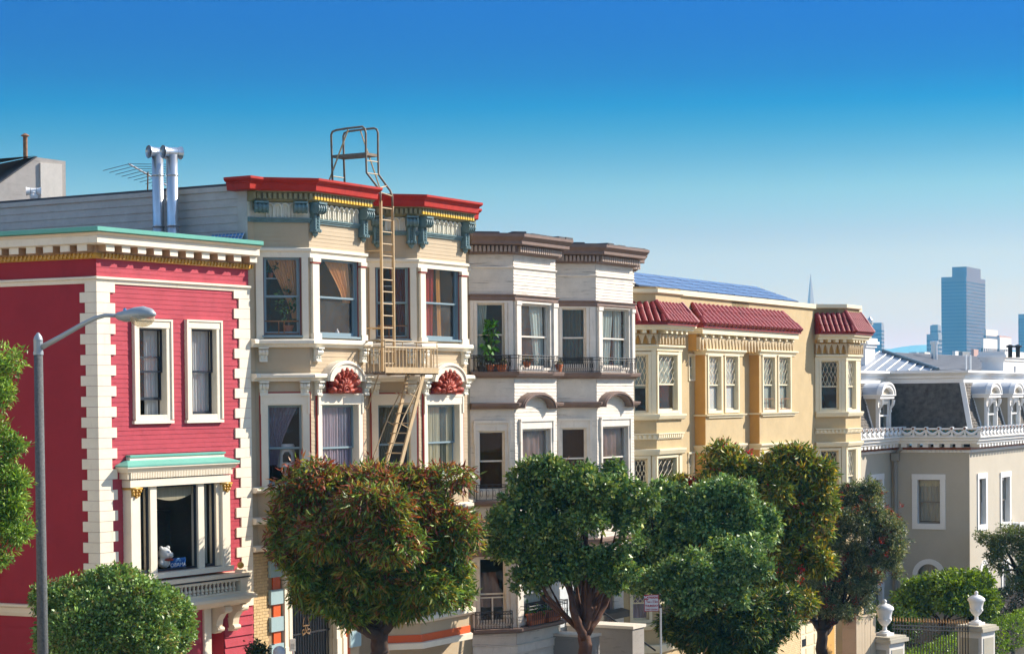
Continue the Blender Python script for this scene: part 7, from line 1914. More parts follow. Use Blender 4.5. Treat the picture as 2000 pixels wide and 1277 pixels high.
def bush(name, label, x, y, rx, ry, d, n, ll, lw, pal, seed):
    rng = np.random.default_rng(seed); t = thing(name, label, 'shrub', at_depth(x, y + ry, d))
    P, D, _, cl = crown_points(rng, [lobe(x, y, rx, ry, d), lobe(x - rx * .4, y + ry * .3, rx * .6, ry * .7, d - .3), lobe(x + rx * .4, y + ry * .2, rx * .6, ry * .7, d - .3)], n, 6, .07)
    leaves('foliage', LEAF, P, D, ll, lw, mixcol(rng, pal, [1] * len(pal), cl), t, rng, kind='stuff')
    mb = MB(); b = at_depth(x, y + ry * 1.3, d)
    for k in range(5): mb.tube([b, at_depth(x + rx * .35 * (k - 2), y - ry * .2, d + .1 * (k - 2))], [.035, .01], 5)
    mb.build('stems', BARK_DK, t)
bush('leafy_shrub', 'dark green shrub behind the left gate pier urn', 1740, 1222, 50, 38, 83, 1000, .15, .07, [(.035, .075, .012), (.06, .12, .016), (.09, .15, .018)], 21)
bush('leafy_shrub', 'low light green shrub under the lime tree behind the railing', 1865, 1246, 34, 16, 90, 500, .12, .06, [(.07, .13, .02), (.11, .17, .03)], 22)
bush('leafy_shrub', 'small shrub with yellow green leaves beside the right gate pier', 1934, 1240, 12, 18, 90, 260, .12, .06, [(.07, .13, .02), (.14, .17, .03)], 23)
bush('leafy_shrub', 'dark trailing shrub at the foot of the yellow brick strip', 502, 1272, 14, 12, 49, 140, .10, .05, [(.03, .05, .02), (.05, .08, .02)], 24)
# ================================================================== GROUND, ROAD, PAVEMENT
def sheet(name, mt, o0, o1, s0, s1, dz, n=40, kind='structure'):
    mb = MB()
    for i in range(n):
        a, b = s0 + (s1 - s0) * i / n, s0 + (s1 - s0) * (i + 1) / n
        mb.quad(STREET.pt(a, o1, ground_z(a) + dz), STREET.pt(b, o1, ground_z(b) + dz), STREET.pt(b, o0, ground_z(b) + dz), STREET.pt(a, o0, ground_z(a) + dz))
    return mb.build(name, mt, kind=kind)
sheet('pavement', CONCRETE, -2.5, 4.2, -70, 140, .13)
mb = MB()
for i in range(60):
    a, b = -70 + 3.5 * i, -70 + 3.5 * (i + 1)
    mb.hexa([STREET.pt(a, 4.36, ground_z(a) - .05), STREET.pt(b, 4.36, ground_z(b) - .05), STREET.pt(b, 4.2, ground_z(b) - .05), STREET.pt(a, 4.2, ground_z(a) - .05), STREET.pt(a, 4.36, ground_z(a) + .135), STREET.pt(b, 4.36, ground_z(b) + .135), STREET.pt(b, 4.2, ground_z(b) + .135), STREET.pt(a, 4.2, ground_z(a) + .135)])
mb.build('kerb', CONCRETE, kind='structure')
sheet('road', ASPHALT, 4.36, 15.5, -70, 140, .004)
sheet('far_pavement', CONCRETE, 15.5, 30, -70, 140, .13)
GRASS_M = mat('garden_soil', (.06, .055, .035), .95, .3, bump=.5)
mb = MB()                                                   # one land sheet: the hill, then the low city beyond
xs_ = [-9000, -1500, -300, -110, 140, 260, 500, 1200, 13000]
zs_ = [ground_z(-110) - .3, ground_z(-110) - .3, ground_z(-110) - .3, ground_z(-110) - .3, ground_z(140) - .3, -30, -62, -72, -72]
for (a, za_), (b, zb_) in zip(zip(xs_, zs_), zip(xs_[1:], zs_[1:])):
    mb.quad(STREET.pt(a, 9000, za_), STREET.pt(b, 9000, zb_), STREET.pt(b, -9000, zb_), STREET.pt(a, -9000, za_))
mb.build('ground', mat('city_ground', (.24, .21, .165), .95, .25, nscale=.05, bump=0), kind='structure')
mb = MB(); mb.box(ZF, 24.5, 60, -6, 4.6, GG - 3, hz - 1.25); mb.build('garden_bed', GRASS_M, kind='structure')
# unseen house added across the side street, left of frame, to bounce warm sunlight
ch = thing('added_corner_house', 'plain cream corner house added across the side street to bounce light at the red house', 'house', (*RS.plan(2, 17), GZ + 1))
CF = Frame(RS.plan(15, 14.5), RS.h + math.pi); CHM = mat('added_house_stucco', (.80, .68, .50), .8, .06, bump=.3)
wins_ = [(2 + 3.2 * i, 3.1 + 3.2 * i, z, z + 1.9) for i in range(6) for z in (GZ + 1.6, GZ + 5.2, GZ + 8.8)]
m_ = MB(); wall_quads(m_, CF, 0, 22, GZ - 2, GZ + 12.5, wins_); f2_ = Frame(CF.plan(0, -12), CF.h + math.pi / 2)
for fr_2, L_ in ((seg_frame(CF.plan(22), CF.plan(22, -12)), 12), (seg_frame(CF.plan(22, -12), CF.plan(0, -12)), 22), (seg_frame(CF.plan(0, -12), CF.plan(0)), 12)): wall_quads(m_, fr_2, 0, L_, GZ - 2, GZ + 12.5)
m_.build('wall', CHM, ch); MB().box(CF, -.4, 22.4, -12.4, .45, GZ + 12.5, GZ + 13.1).build('cornice', CREAM, ch)
for r in wins_: window(ch, CF, r, 0, (.14, .14, .16, .1), CREAM, SASH_DARK)
MB().box(CF, .2, 21.8, -3.0, -2.8, GZ - 1, GZ + 12).build('interior_wall', INTERIOR_DK, ch)
# distant hills
mb = MB(); rg = np.random.default_rng(3)
pts = []
for i in range(61):
    x = 1100 + i * 22; y = 684 - 9 * math.exp(-((x - 1800) / 60) ** 2) + 4 * math.sin(i * .9) * .5 + rg.normal() * .8 + 2.0 * math.sin(i * .37)
    pts.append((x, y))
base = []
for x, y in pts:
    p = at_depth(x, y, 9800); q = at_depth(x, y, 9000); base.append((Vector((q.x, q.y, -72)), p, Vector((p.x * 1.08, p.y * 1.08, -72))))
for a, b in zip(base, base[1:]): mb.quad(a[0], b[0], b[1], a[1]); mb.quad(a[1], b[1], b[2], a[2])
mb.build('hills', mat('far_hill', (.07, .09, .06), .95, .3, nscale=.004, bump=0), kind='structure', smooth=True)

# ================================================================== FAR CITY
GLASS_T = mat('tower_window_band', (.025, .028, .035), .25, .1, nscale=.05, bump=0, spec=.6)
def tower(name, label, x0, xc, x1, ytop, d, mt, floors=0, cols=0, cols2=0, pent=None, hL=118, z0=-72, cat='office tower', frac=.55, face2=True, bands=False):
    """x0..xc the face turned left, xc..x1 the face turned right."""
    c = at_depth(xc, 700, d); zt_ = at_depth(xc, ytop, d).z; c = (c.x, c.y)
    hh_ = RAD(hL)
    t = thing(name, label, cat, (c[0], c[1] + 8, z0))
    fr2 = Frame(c, hh_ - math.pi / 2)
    lo, hi = .1, 300
    for _ in range(50):
        m_ = (lo + hi) / 2; px_ = PCX + FPX * (c[0] - math.sin(hh_) * m_) / (c[1] - math.cos(hh_) * m_)
        if px_ > x0: lo = m_
        else: hi = m_
    LL = lo; lo, hi = .1, 300
    for _ in range(50):
        m_ = (lo + hi) / 2; q = fr2.plan(m_); px_ = PCX + FPX * q[0] / q[1]
        if px_ < x1: lo = m_
        else: hi = m_
    LR = lo; fl = Frame((c[0] - math.sin(hh_) * LL, c[1] - math.cos(hh_) * LL), hh_)
    mb = MB(); mb.box(fl, 0, LL, -LR, 0, z0, zt_); mb.build('wall', mt, t)
    MB().box(fl, 0, LL, -LR, 0, zt_ + .01, zt_ + 1.0).build('roof', mt, t)
    if floors:
        fh = (zt_ - z0) * 1.0 / floors; mb = MB()
        for i in range(floors):
            za_ = z0 + fh * (i + .3); zb_ = za_ + fh * frac
            if zb_ > zt_ - fh * .3: continue
            for fr, L, nc in ((fl, LL, cols), (fr2, LR, cols2 or cols)):
                if bands: mb.box(fr, L * .03, L * .97, 0, .25, za_, zb_); continue
                w = L / nc
                for k in range(nc): mb.box(fr, (k + .25) * w, (k + .78) * w, 0, .25, za_, zb_)
        mb.build('window', GLASS_T, t, kind='stuff')
    if pent:
        a, b, yt = pent; zt2 = at_depth(xc, yt, d).z
        MB().box(fl, LL * a, LL, -LR * b, -LR * .02, zt_ + 1.01, zt2).build('penthouse', mt, t)
    return t
DKT = mat('dark_granite_tower', (.125, .082, .07), .5, .1, nscale=.02, bump=0); GREYT = mat('grey_tower', (.22, .22, .22), .6, .1, nscale=.02, bump=0); PALET = mat('pale_tower', (.60, .55, .48), .7, .08, nscale=.03, bump=0); WHT = mat('white_block', (.72, .70, .66), .7, .08, nscale=.05, bump=0); PINKT = mat('pink_block', (.45, .28, .22), .7, .1, nscale=.05, bump=0)
tower('office_tower', 'tall dark skyscraper with stepped top standing over the skyline', 1840, 1888, 1926, 541.5, 2450, DKT, 52, 14, 18, (.42, .75, 520.5))
tower('office_tower', 'pale blue grey slab tower just right of the yellow apartments', 1700, 1722, 1728, 636, 2600, GREYT, 34, 1, 1, (.3, .8, 630), bands=True)
tower('office_tower', 'stepped grey tower hugging the left flank of the dark skyscraper', 1811, 1833, 1841, 654, 2300, GREYT, 30, 8, 5, None)
tower('office_tower', 'narrow grey tower rising behind the stepped tower', 1818, 1832, 1839, 637, 2400, GREYT, 36, 5, 3, (.2, .6, 634))
tower('office_tower', 'blue grey tower cut by the right edge of the picture', 1990, 2030, 2050, 614, 2500, GREYT, 44, 9, 6)
tower('office_block', 'beige slab block right of the dark skyscraper', 1922, 1926, 1950, 645, 2000, PALET, 30, 1, 1, None, bands=True, cat='office block')
tower('office_block', 'low brownish block right of the beige slab', 1948, 1952, 1976, 658, 1900, PINKT, 26, 4, 7, (.1, .6, 655), cat='office block')
tower('apartment_block', 'white apartment block with dark windows below the dark skyscraper', 1917, 1921, 1950, 664, 1300, WHT, 24, 2, 7, None, cat='apartment block')
tower('apartment_block', 'plain cream block beside the right chimney', 1949, 1953, 1976, 662, 1250, WHT, 20, 2, 6, None, cat='apartment block')
tower('apartment_block', 'small pale block low in front of the dark skyscraper', 1861, 1866, 1884, 690, 900, WHT, 0, cat='apartment block')
tower('apartment_block', 'small grey block with arched gable left of the pink gable block', 1873, 1880, 1895, 691, 850, GREYT, 0, cat='apartment block')
tower('apartment_block', 'pink block with pointed gable low beneath the dark skyscraper', 1898, 1902, 1912, 686, 950, PINKT, 0, cat='apartment block')
tower('apartment_block', 'wide low blue grey block left of the right chimney', 1912, 1925, 1962, 702, 600, GREYT, 0, cat='apartment block')
tower('apartment_block', 'low tan block at the foot of the stepped tower', 1796, 1806, 1818, 690, 1500, PALET, 0, cat='apartment block')
tower('apartment_block', 'low grey block at the foot of the hill', 1776, 1790, 1801, 690, 1700, GREYT, 0, cat='apartment block')
# needle-like pyramid tower
dP = 2700; ap = at_depth(1583.3, 533, dP); kk = dP / FPX
py_ = thing('pyramid_tower', 'pale needle pointed pyramid tower rising over the yellow parapet', 'pyramid tower', (ap.x, dP, -72))
wb = (9.5 / 59) * ((ap.z + 72) / kk) * kk / 2
rp = RAD(28); cs, sn = math.cos(rp), math.sin(rp)
c4 = [Vector((ap.x + cs * a * wb - sn * b * wb, dP + sn * a * wb + cs * b * wb, -72)) for a, b in ((-1, -1), (1, -1), (1, 1), (-1, 1))]
hi_ = [c.lerp(ap, .86) for c in c4]
MB().add(c4 + hi_, ((0, 1, 5, 4), (1, 2, 6, 5), (2, 3, 7, 6), (3, 0, 4, 7))).build('shaft', PALET, py_)
MB().add(hi_ + [ap], ((0, 1, 4), (1, 2, 4), (2, 3, 4), (3, 0, 4))).build('spire', PALET, py_)
wt = thing('water_tank', 'small pale rooftop tank with pointed lid behind the red tiles', 'water tank', at_depth(1699, 640, 240))
kk = 240 / FPX
MB().lathe(at_depth(1699, 634, 240), [(5 * kk, 0), (6 * kk, 3 * kk), (6 * kk, 9 * kk), (1 * kk, 15 * kk), (.3 * kk, 17 * kk)], 12).build('drum', GALV, wt, smooth=False); MB().lathe(at_depth(1699, 720, 240), [(3 * kk, 0), (3 * kk, 86 * kk)], 8).build('stand', GREYT, wt)

# ================================================================== ROOFTOP THINGS
bh_ = thing('rooftop_shed', 'grey rendered rooftop house with white door panel and sloping dark roof', 'roof house', at_depth(40, 400, 74))
DB = 74
BF_ = Frame(tuple(at_depth(0, 350, DB))[:2], RAD(50))
def bq(x, y, o=0): return BF_.un(x, y, o)
RENDER = mat('grey_render', (.46, .42, .38), .8, .12, nscale=2, bump=.4, streak='#6a625a', sscale=(1, 1, 8), samt=.3)
pol = [bq(-60, 420), bq(129, 420), bq(128, 315), bq(72, 307.5), bq(0, 358), bq(-60, 400)]
MB().prism(BF_, pol, -6, 0).build('wall', RENDER, bh_)
a, b, c = bq(-60, 401), bq(0, 358), bq(72, 307.5)
m_ = MB(); m_.prism(BF_, [bq(-62, 400), bq(0, 358), bq(73, 306.8), bq(70, 305.5), bq(-2, 356), bq(-62, 397)], -7, .02); m_.build('roof_edge', ROOF_TAR, bh_)
m_ = MB(); s0, z0 = bq(72, 307); s1, z1 = bq(-60, 314); m_.add([BF_.pt(s0, -.02, z0 + .05), BF_.pt(s0, -7, z0 + 0.1), BF_.pt(s1, -7, z0 - .1), BF_.pt(s1, -.3, z0 - .3)], ((0, 1, 2, 3),)); m_.build('roof', ROOF_TAR, bh_)
r = BF_.rect(78, 120, 320, 384); MB().box(BF_, r[0], r[1], 0, .06, r[2] - 1, r[3]).build('door', WHITE_TRIM, bh_)
p = at_depth(50, 322, 75.5); k = 75.5 / FPX
rc = thing('stove_pipe', 'rusty stove pipe with conical cap on the grey rooftop house', 'chimney pipe', p)
MB().lathe(p + Vector((0, 0, -.4)), [(.15, 0), (.14, .35), (.085, .5), (.085, 55 * k + .4)], 12).build('pipe', RUST, rc, smooth=False)
MB().lathe(p + Vector((0, 0, 54 * k)), [(.085, 0), (.16, .03), (.16, .05), (.03, .13)], 12).build('cap', RUST, rc)
def tee_flue(name, label, p, r, h, ang, lw_=.62, group=None, mt=GALV):
    t = thing(name, label, 'flue pipe', p, group); d = Vector((math.cos(ang), math.sin(ang), 0))
    m = MB(); m.tube([p, p + Vector((0, 0, h * .35))], r, 20); m.build('pipe', mt, t, smooth=True)
    m = MB(); m.tube([p + Vector((0, 0, h * .35)), p + Vector((0, 0, h * .36)), p + Vector((0, 0, h * .98))], [r * 1.03, r * .985, r * .985], 20); m.build('pipe', mt, t, smooth=True)
    for z in (.35, .80): m = MB(); m.tube([p + Vector((0, 0, h * z - .02)), p + Vector((0, 0, h * z + .02))], r * 1.06, 20); m.build('joint_band', mt, t, smooth=True)
    m = MB(); c = p + Vector((0, 0, h)); n = 14; a, b = c - d * lw_ / 2, c + d * lw_ / 2; e = Vector((-d.y, d.x, 0)); u_ = Vector((0, 0, 1))
    ring = lambda q, rr_: [q + (e * math.cos(2 * math.pi * i / n) + u_ * math.sin(2 * math.pi * i / n)) * rr_ for i in range(n)]
    rs = [(a, r * 1.15), (c - d * lw_ * .35, r * .92), (c, r * .85), (c + d * lw_ * .35, r * .92), (b, r * 1.15)]
    pts = []
    for q, rr_ in rs: pts += ring(q, rr_)
    m.add(pts, [(i * n + j, i * n + (j + 1) % n, (i + 1) * n + (j + 1) % n, (i + 1) * n + j) for i in range(4) for j in range(n)])
    m.build('tee_cap', mt, t, smooth=True)
    m = MB(); m.tube([a + d * .12, a + d * .13], r * .9, n); m.tube([b - d * .13, b - d * .12], r * .9, n); m.build('throat', SASH_DARK, t)
    return t
for x, lb in ((307.5, 'left twin galvanised flue pipe rising behind the green red-house cornice'), (335.5, 'right twin galvanised flue pipe rising behind the green red-house cornice')):
    sx_, _q = GS.un(x + 1.5, 400, .38); q_ = GS.pt(sx_, .38, 0); dd_ = q_.y; p = Vector((q_.x, q_.y, ROOFZ - .4)); zt_ = at_depth(x, 298, dd_).z
    tee_flue('flue_pipe', lb, p, .145, zt_ - p.z, RAD(38), .50, 'twin flue pipes')
p = at_depth(66, 388, 58); tee_flue('roof_vent', 'short white tee topped vent on the grey boarded roof edge', p, .11, .20, RAD(12), .42, None, M_TRIM)
# aerial
da = 58; an = thing('tv_aerial', 'thin television aerial on a mast above the grey boarded wall', 'aerial', at_depth(289, 372, da))
STEEL = mat('dull_aluminium', (.55, .55, .55), .35, .1, metal=.7)
m_ = MB(); m_.tube([at_depth(288, 385, da), at_depth(289, 336, da)], .022, 6); m_.build('mast', RUST, an)
b0, b1 = at_depth(252, 320.5, da - 1), at_depth(325, 362, da + 1.2)
m_ = MB(); m_.tube([b0, b1], .025, 6); m_.build('boom', STEEL, an)
ed = (b1 - b0).normalized(); el_ = None
for k in range(9):
    c = b0.lerp(b1, k / 9); L = 1.15 - .08 * k
    q0 = Vector((-L * .52, -L * .55, -.62 * L * .35)); q1 = Vector((L * .85, L * .3, .02))
    m_ = MB(); m_.tube([c + q0, c, c + q1], .008, 4); m_.build('element', IRON, an)
# skylight strip against the grey boards
sk = thing('skylight_strip', 'blue ribbed plastic skylight strip against the grey boarded wall', 'skylight', GS.pt(GL - 1, .3, GS.Z(450, 467)))
s0, s1 = GS.S(404, 462, .25), GL - .06; z0, z1 = GS.Z(450, 468, .25), GS.Z(450, 455, .25)
SKB = mat('blue_plastic', (.10, .30, .60), .3, .1, spec=.6)
MB().add([GS.pt(s0, .16, z0), GS.pt(s1, .16, z0), GS.pt(s1, .06, z1), GS.pt(s0, .06, z1)], ((0, 1, 2, 3),)).build('panel', SKB, sk)
n = 9
for k in range(n + 1):
    s = s0 + (s1 - s0) * k / n; m_ = MB(); m_.tube([GS.pt(s, .17, z0 + .01), GS.pt(s, .06, z1 + .01)], .014, 4); m_.build('glazing_bar', STEEL, sk)
for f in (.02, .5, .98): m_ = MB(); m_.tube([GS.pt(s0, .17 - .10 * f, z0 + (z1 - z0) * f + .005), GS.pt(s1, .17 - .10 * f, z0 + (z1 - z0) * f + .005)], .012, 4); m_.build('glazing_bar', STEEL, sk)
MB().box(GS, s0 - .05, s1, .04, .2, z0 - .5, z0 - .01).build('curb', ROOF_TAR, sk)

# ================================================================== FIRE ESCAPE
LO = .78
sL, sR = GF.S(744, 430, LO), GF.S(767, 430, LO)
pO = 1.72; pS0, pS1 = GF.S(752, 724, pO), GF.S(854, 724, pO); pZ = GF.Z(800, 727, pO)
fe = thing('fire_escape', 'tan iron fire escape with roof ladder, railed platform and drop stairs', 'fire escape', GF.pt((pS0 + pS1) / 2, 1.2, pZ))
FPs = {s: Frame(GF.plan(s, 0), GF.h + math.pi / 2) for s in (sL, sR)}
def hoop(s, pxs):
    f = FPs[s]; return [f.pt(*[f.un(x, y)[0], 0, f.un(x, y)[1]]) for x, y in pxs]
X = lambda a, b: (440 + a / 3.846, 230 + b / 3.846)
hL = hoop(sL, [X(*q) for q in ((1170, 640), (1165, 560), (1150, 530), (1062, 415), (1056, 260), (1056, 120), (1048, 85), (1030, 68), (925, 80), (835, 94), (805, 106), (795, 130), (800, 300), (806, 500))])
hR = hoop(sR, [X(*q) for q in ((1258, 680), (1254, 590), (1240, 550), (1212, 513), (1152, 428), (1147, 270), (1147, 115), (1138, 90), (1118, 80), (1010, 92), (925, 104), (895, 116), (886, 140), (890, 310), (897, 515))])
def fe_z(a): return a
hL[0] = GF.pt(sL, LO, hL[0].z); hR[0] = GF.pt(sR, LO, hR[0].z)
for h in (hL, hR): m_ = MB(); m_.tube(h, .030, 7); m_.build('roof_hoop', FE_BROWN, fe, smooth=True)
for s, h in ((sL, hL), (sR, hR)): m_ = MB(); m_.box(GF, s - .022, s + .022, LO - .035, LO + .035, pZ - .02, h[0].z + .05); m_.build('ladder_stile', FE_TAN, fe)
rg_ = None
ztop_l = min(hL[0].z, hR[0].z); z = pZ + .25
while z < ztop_l + .2:
    p = GF.pt((sL + sR) / 2, LO, z)
    if rg_ is None: m_ = MB(); m_.tube([(-(sR - sL) / 2, 0, 0), ((sR - sL) / 2, 0, 0)], .016, 6); rg_ = m_.build('rung', FE_TAN, fe, origin=(0, 0, 0)); rg_.location = p - WL[fe.name]; rg_.rotation_euler = rotz(GF)
    else: inst(rg_, p, rotz(GF), fe)
    z += .315
for i, j in ((1, 1), (2, 3), (3, 4)):
    m_ = MB(); m_.tube([hL[i], hR[j]], .015, 6); m_.build('rung', FE_TAN, fe)
m_ = MB(); m_.tube([hL[4].lerp(hL[3], .4), hR[5].lerp(hR[4], .4)], .015, 6); m_.build('rung', FE_TAN, fe)
m_ = MB(); m_.tube([hL[-1].lerp(hL[-2], .3), hR[-1].lerp(hR[-2], .3)], .015, 6); m_.build('rung', FE_TAN, fe)
# walkway plank between the hoops, braces
a0, a1 = hL[-2], hL[4]; b0, b1 = hR[-2], hR[5]
zz_ = (a0.z + a1.z) / 2 
q = [Vector((v.x, v.y, zz_ - .04)) for v in (a0, a1, b1, b0)]
m_ = MB(); m_.hexa(q + [v + Vector((0, 0, .07)) for v in q]); m_.build('walkway', FE_BROWN, fe)
fl_, fr_ = FPs[sL], FPs[sR]
for f, p0, p1 in ((fl_, (922, 92), (770, 500)), (fr_, (1015, 98), (1165, 540))):
    a, b = f.un(*X(*p0)), f.un(*X(*p1)); m_ = MB(); m_.tube([f.pt(a[0], 0, a[1]), f.pt(b[0], 0, b[1])], .022, 6); m_.build('brace', FE_TAN, fe)
for y in (490, 640):
    zz_ = GF.Z(750, y, LO)
    for s in (sL, sR): m_ = MB(); m_.tube([GF.pt(s, LO, zz_), GF.pt(s, .0, zz_)], .015, 5); m_.build('standoff', FE_TAN, fe)
# platform: slatted floor, rails, balusters
for k in range(9): o = .98 + (pO - .98) * k / 8.0; MB().box(GF, pS0, pS1, o - .035, o + .02, pZ, pZ + .018).build('floor_slat', FE_BROWN, fe)
MB().box(GF, pS0 - .02, pS1 + .02, pO + .021, pO + .03, pZ - .02, pZ + .13).build('edge_channel', FE_TAN, fe)
for s in (pS0, pS1): MB().box(GF, s - .02, s + .02, .97, pO + .02, pZ - .05, pZ - .001).build('edge_bar', FE_BROWN, fe)
for s in (pS0 + .5, pS1 - .5): MB().box(GF, s - .02, s + .02, .4, pO, pZ - .06, pZ - .002).build('joist', FE_BROWN, fe)
zr1, zr0 = GF.Z(800, 667, pO), GF.Z(800, 679, pO)
for z, r in ((zr1, .015), (zr0, .02)):
    m_ = MB(); m_.tube([GF.pt(pS0, 1.0, z), GF.pt(pS0, pO, z), GF.pt(pS1, pO, z), GF.pt(pS1, 1.0, z)], r, 6); m_.build('rail', FE_TAN, fe)
bsrc3 = None; n = 15
for k in range(n + 1):
    p = GF.pt(pS0 + (pS1 - pS0) * k / n, pO, pZ + .02)
    if bsrc3 is None: bsrc3 = MB().box(LOC, -.011, .011, -.011, .011, 0, zr0 - pZ).build('baluster', FE_TAN, fe, origin=(0, 0, 0)); bsrc3.location = p - WL[fe.name]; bsrc3.rotation_euler = rotz(GF)
    else: inst(bsrc3, p, rotz(GF), fe)
for s in (pS0, pS1):
    for k in range(4): inst(bsrc3, GF.pt(s, 1.02 + (pO - 1.02) * k / 4, pZ + .02), rotz(GF), fe)
for k in (0, 5, 9, 15): p = GF.pt(pS0 + (pS1 - pS0) * k / n, pO, zr0); m_ = MB(); m_.tube([p, Vector((p.x, p.y, zr1))], .014, 5); m_.build('rail_post', FE_TAN, fe)
lp = [GF.pt(pS0, 1.55, zr1 + .03), GF.pt(pS0, 1.25, zr1 + .02), GF.pt(pS0 - .05, 1.05, zr1 - .10), GF.pt(pS0 - .1, .98, zr0 - .15), GF.pt(pS0 - .1, .98, zr0 - .3)]
m_ = MB(); m_.tube(lp, .016, 6); m_.build('loop_rail', FE_TAN, fe, smooth=True)
for s in (pS0 + .15, pS1 - .15): m_ = MB(); m_.tube([GF.pt(s, pO - .3, pZ - .05), GF.pt(s + (.12 if s < 5 else -.1), .98, pZ - .95)], .018, 5); m_.build('bracket_brace', FE_TAN, fe)
# drop stairs
for o, (xa, ya_, xb, yb_) in ((1.66, (827, 731, 778, 925)), (1.12, (798, 731, 752, 915))):
    a, b = GF.un(xa, ya_, o), GF.un(xb, yb_, o); v = (b[0] - a[0], b[1] - a[1])
    m_ = MB(); m_.prism(GF, [(a[0] - .07, a[1]), (b[0] - .07, b[1]), (b[0] + .07, b[1]), (a[0] + .07, a[1])], o - .02, o + .02); m_.build('stringer', FE_TAN, fe)
    m_ = MB(); off = .62
    m_.tube([GF.pt(a[0] - .12, o, a[1] + .05), GF.pt(a[0] - .20, o, a[1] - .25), GF.pt(a[0] + v[0] * .45 - .45, o, a[1] + v[1] * .45), GF.pt(b[0] - .52, o, b[1] + .35), GF.pt(b[0] - .50, o, b[1])], .018, 6); m_.build('handrail', FE_TAN, fe, smooth=True)
    for f in (.24, .55): m_ = MB(); m_.tube([GF.pt(a[0] + v[0] * f, o, a[1] + v[1] * f), GF.pt(a[0] + v[0] * f - .38, o, a[1] + v[1] * f + .12)], .013, 5); m_.build('handrail_bracket', FE_TAN, fe)
a, b = GF.un(827, 731, 1.66), GF.un(778, 925, 1.66)
for k in range(1, 10):
    f = k / 10; MB().box(GF, a[0] + (b[0] - a[0]) * f - .09, a[0] + (b[0] - a[0]) * f + .09, 1.14, 1.64, a[1] + (b[1] - a[1]) * f, a[1] + (b[1] - a[1]) * f + .025).build('tread', FE_TAN, fe)

# ================================================================== STREET LAMP
dl = 40.0; kl = dl / FPX
lb = at_depth(82, 1277, dl); lt = at_depth(76.5, 690, dl)
gz_l = STREET.S(78, 1000); 
base = Vector((lb.x + .01 * 6, dl, -9.0))
sl_ = thing('street_lamp', 'grey cobra head street lamp on a speckled concrete pole before the red house', 'street lamp', base)
ax = Vector((at_depth(78, 900, dl).x, dl, 0))
m_ = MB(); m_.tube([(ax.x, dl, -9.0), (ax.x, dl, lt.z)], [.125, .088], 12); m_.build('pole', CONCRETE_DK, sl_, smooth=True)
zc_l = lt.z
m_ = MB(); m_.lathe((ax.x, dl, zc_l), [(.10, -.03), (.10, .03), (.09, .04), (.09, .245)], 14); m_.build('collar', LAMP_GREY, sl_)
m_ = MB(); m_.lathe((ax.x, dl, zc_l + .245), [(.095, 0), (.092, .02), (.075, .08), (.04, .13), (.02, .16)], 14); m_.build('finial', LAMP_GREY, sl_, smooth=True)
pA = at_depth(83, 679, dl); pA.x = ax.x + .05; pB = at_depth(232, 616, dl - .55)
m_ = MB(); m_.tube([pA, at_depth(120, 657, dl - .15), at_depth(160, 634, dl - .3), at_depth(185, 621.5, dl - .4), at_depth(205, 616, dl - .47), pB], [.055, .05, .046, .043, .04, .04], 10); m_.build('arm', LAMP_GREY, sl_, smooth=True)
dA = (Vector((at_depth(313, 622, dl - .9).x, dl - .9, 0)) - Vector((pB.x, pB.y, 0))).normalized(); sA = Vector((-dA.y, dA.x, 0)); uA = Vector((0, 0, 1))
o0 = Vector((at_depth(227, 616, dl - .53).x, dl - .53, pB.z)); LH = 86 * kl * 1.02
prof = [(0, .05, .04, -.05), (.06, .085, .065, -.09), (.25, .125, .10, -.13), (.45, .17, .145, -.12), (.70, .175, .165, -.07), (.90, .12, .115, -.045), (1.0, .03, .03, -.03)]
m_ = MB(); n = 12; pts = []
for f, hw, up_z, dn_z in prof:
    c = o0 + dA * LH * f
    for j in range(n):
        a = 2 * math.pi * j / n; v = math.sin(a); pts.append(c + sA * hw * math.cos(a) + uA * (up_z * v if v > 0 else -dn_z * v))
m_.add(pts, [(i * n + j, i * n + (j + 1) % n, (i + 1) * n + (j + 1) % n, (i + 1) * n + j) for i in range(len(prof) - 1) for j in range(n)] + [tuple(range(n))[::-1], tuple((len(prof) - 1) * n + j for j in range(n))])
hd = m_.build('lamp_head', LAMP_GREY, sl_, smooth=True)
m_ = MB(); m_.ball(o0 + dA * LH * .66 - uA * .05, .25, 16, sc=(1, .6, .75)); 
LENS = glass_mat('lamp_lens', (.9, .85, .75), .8, .35, (.65, .55, .40)); m_.v = [v if v[2] < o0.z - .02 else (v[0], v[1], o0.z - .02) for v in m_.v]
m_.build('lens', LENS, sl_, smooth=True)
m_ = MB(); m_.lathe(o0 + dA * LH * .22 + uA * .06, [(.035, 0), (.035, .05), (.028, .05), (.028, .075)], 10); m_.build('photocell', SKB, sl_)

# ================================================================== SIGNS AND SMALL STREET THINGS
ds = 56.0; ks = ds / FPX
c = at_depth(1272.5, 1177, ds); SG = Frame((c.x, c.y), RAD(84)); 
ns = thing('parking_sign', 'white and red no parking sign on a slim galvanised post', 'parking sign', at_depth(1290, 1400, ds))
hw_, hh2 = 14.6 * ks, 16.3 * ks
MB().box(SG, -hw_, hw_, -.004, .004, c.z - hh2, c.z + hh2).build('plate', RED_INK, ns)
SW = mat('sign_white', (.70, .66, .62), .5, .06, bump=0)
pl_ = MB().box(SG, -hw_ + .018, hw_ - .018, .0041, .007, c.z - hh2 + .018, c.z + hh2 - .018).build('face', SW, ns)
MB().box(SG, -hw_ + .012, -hw_ * .42, .0071, .009, c.z + hh2 * .42, c.z + hh2 - .012).build('red_panel', RED_INK, ns)
H_ = hh2 * 2
text('NO', SG, -hw_ * .70, .0095, c.z + hh2 * .70, H_ * .22, WHITE_INK, ns, sx=.85, bold=.002)
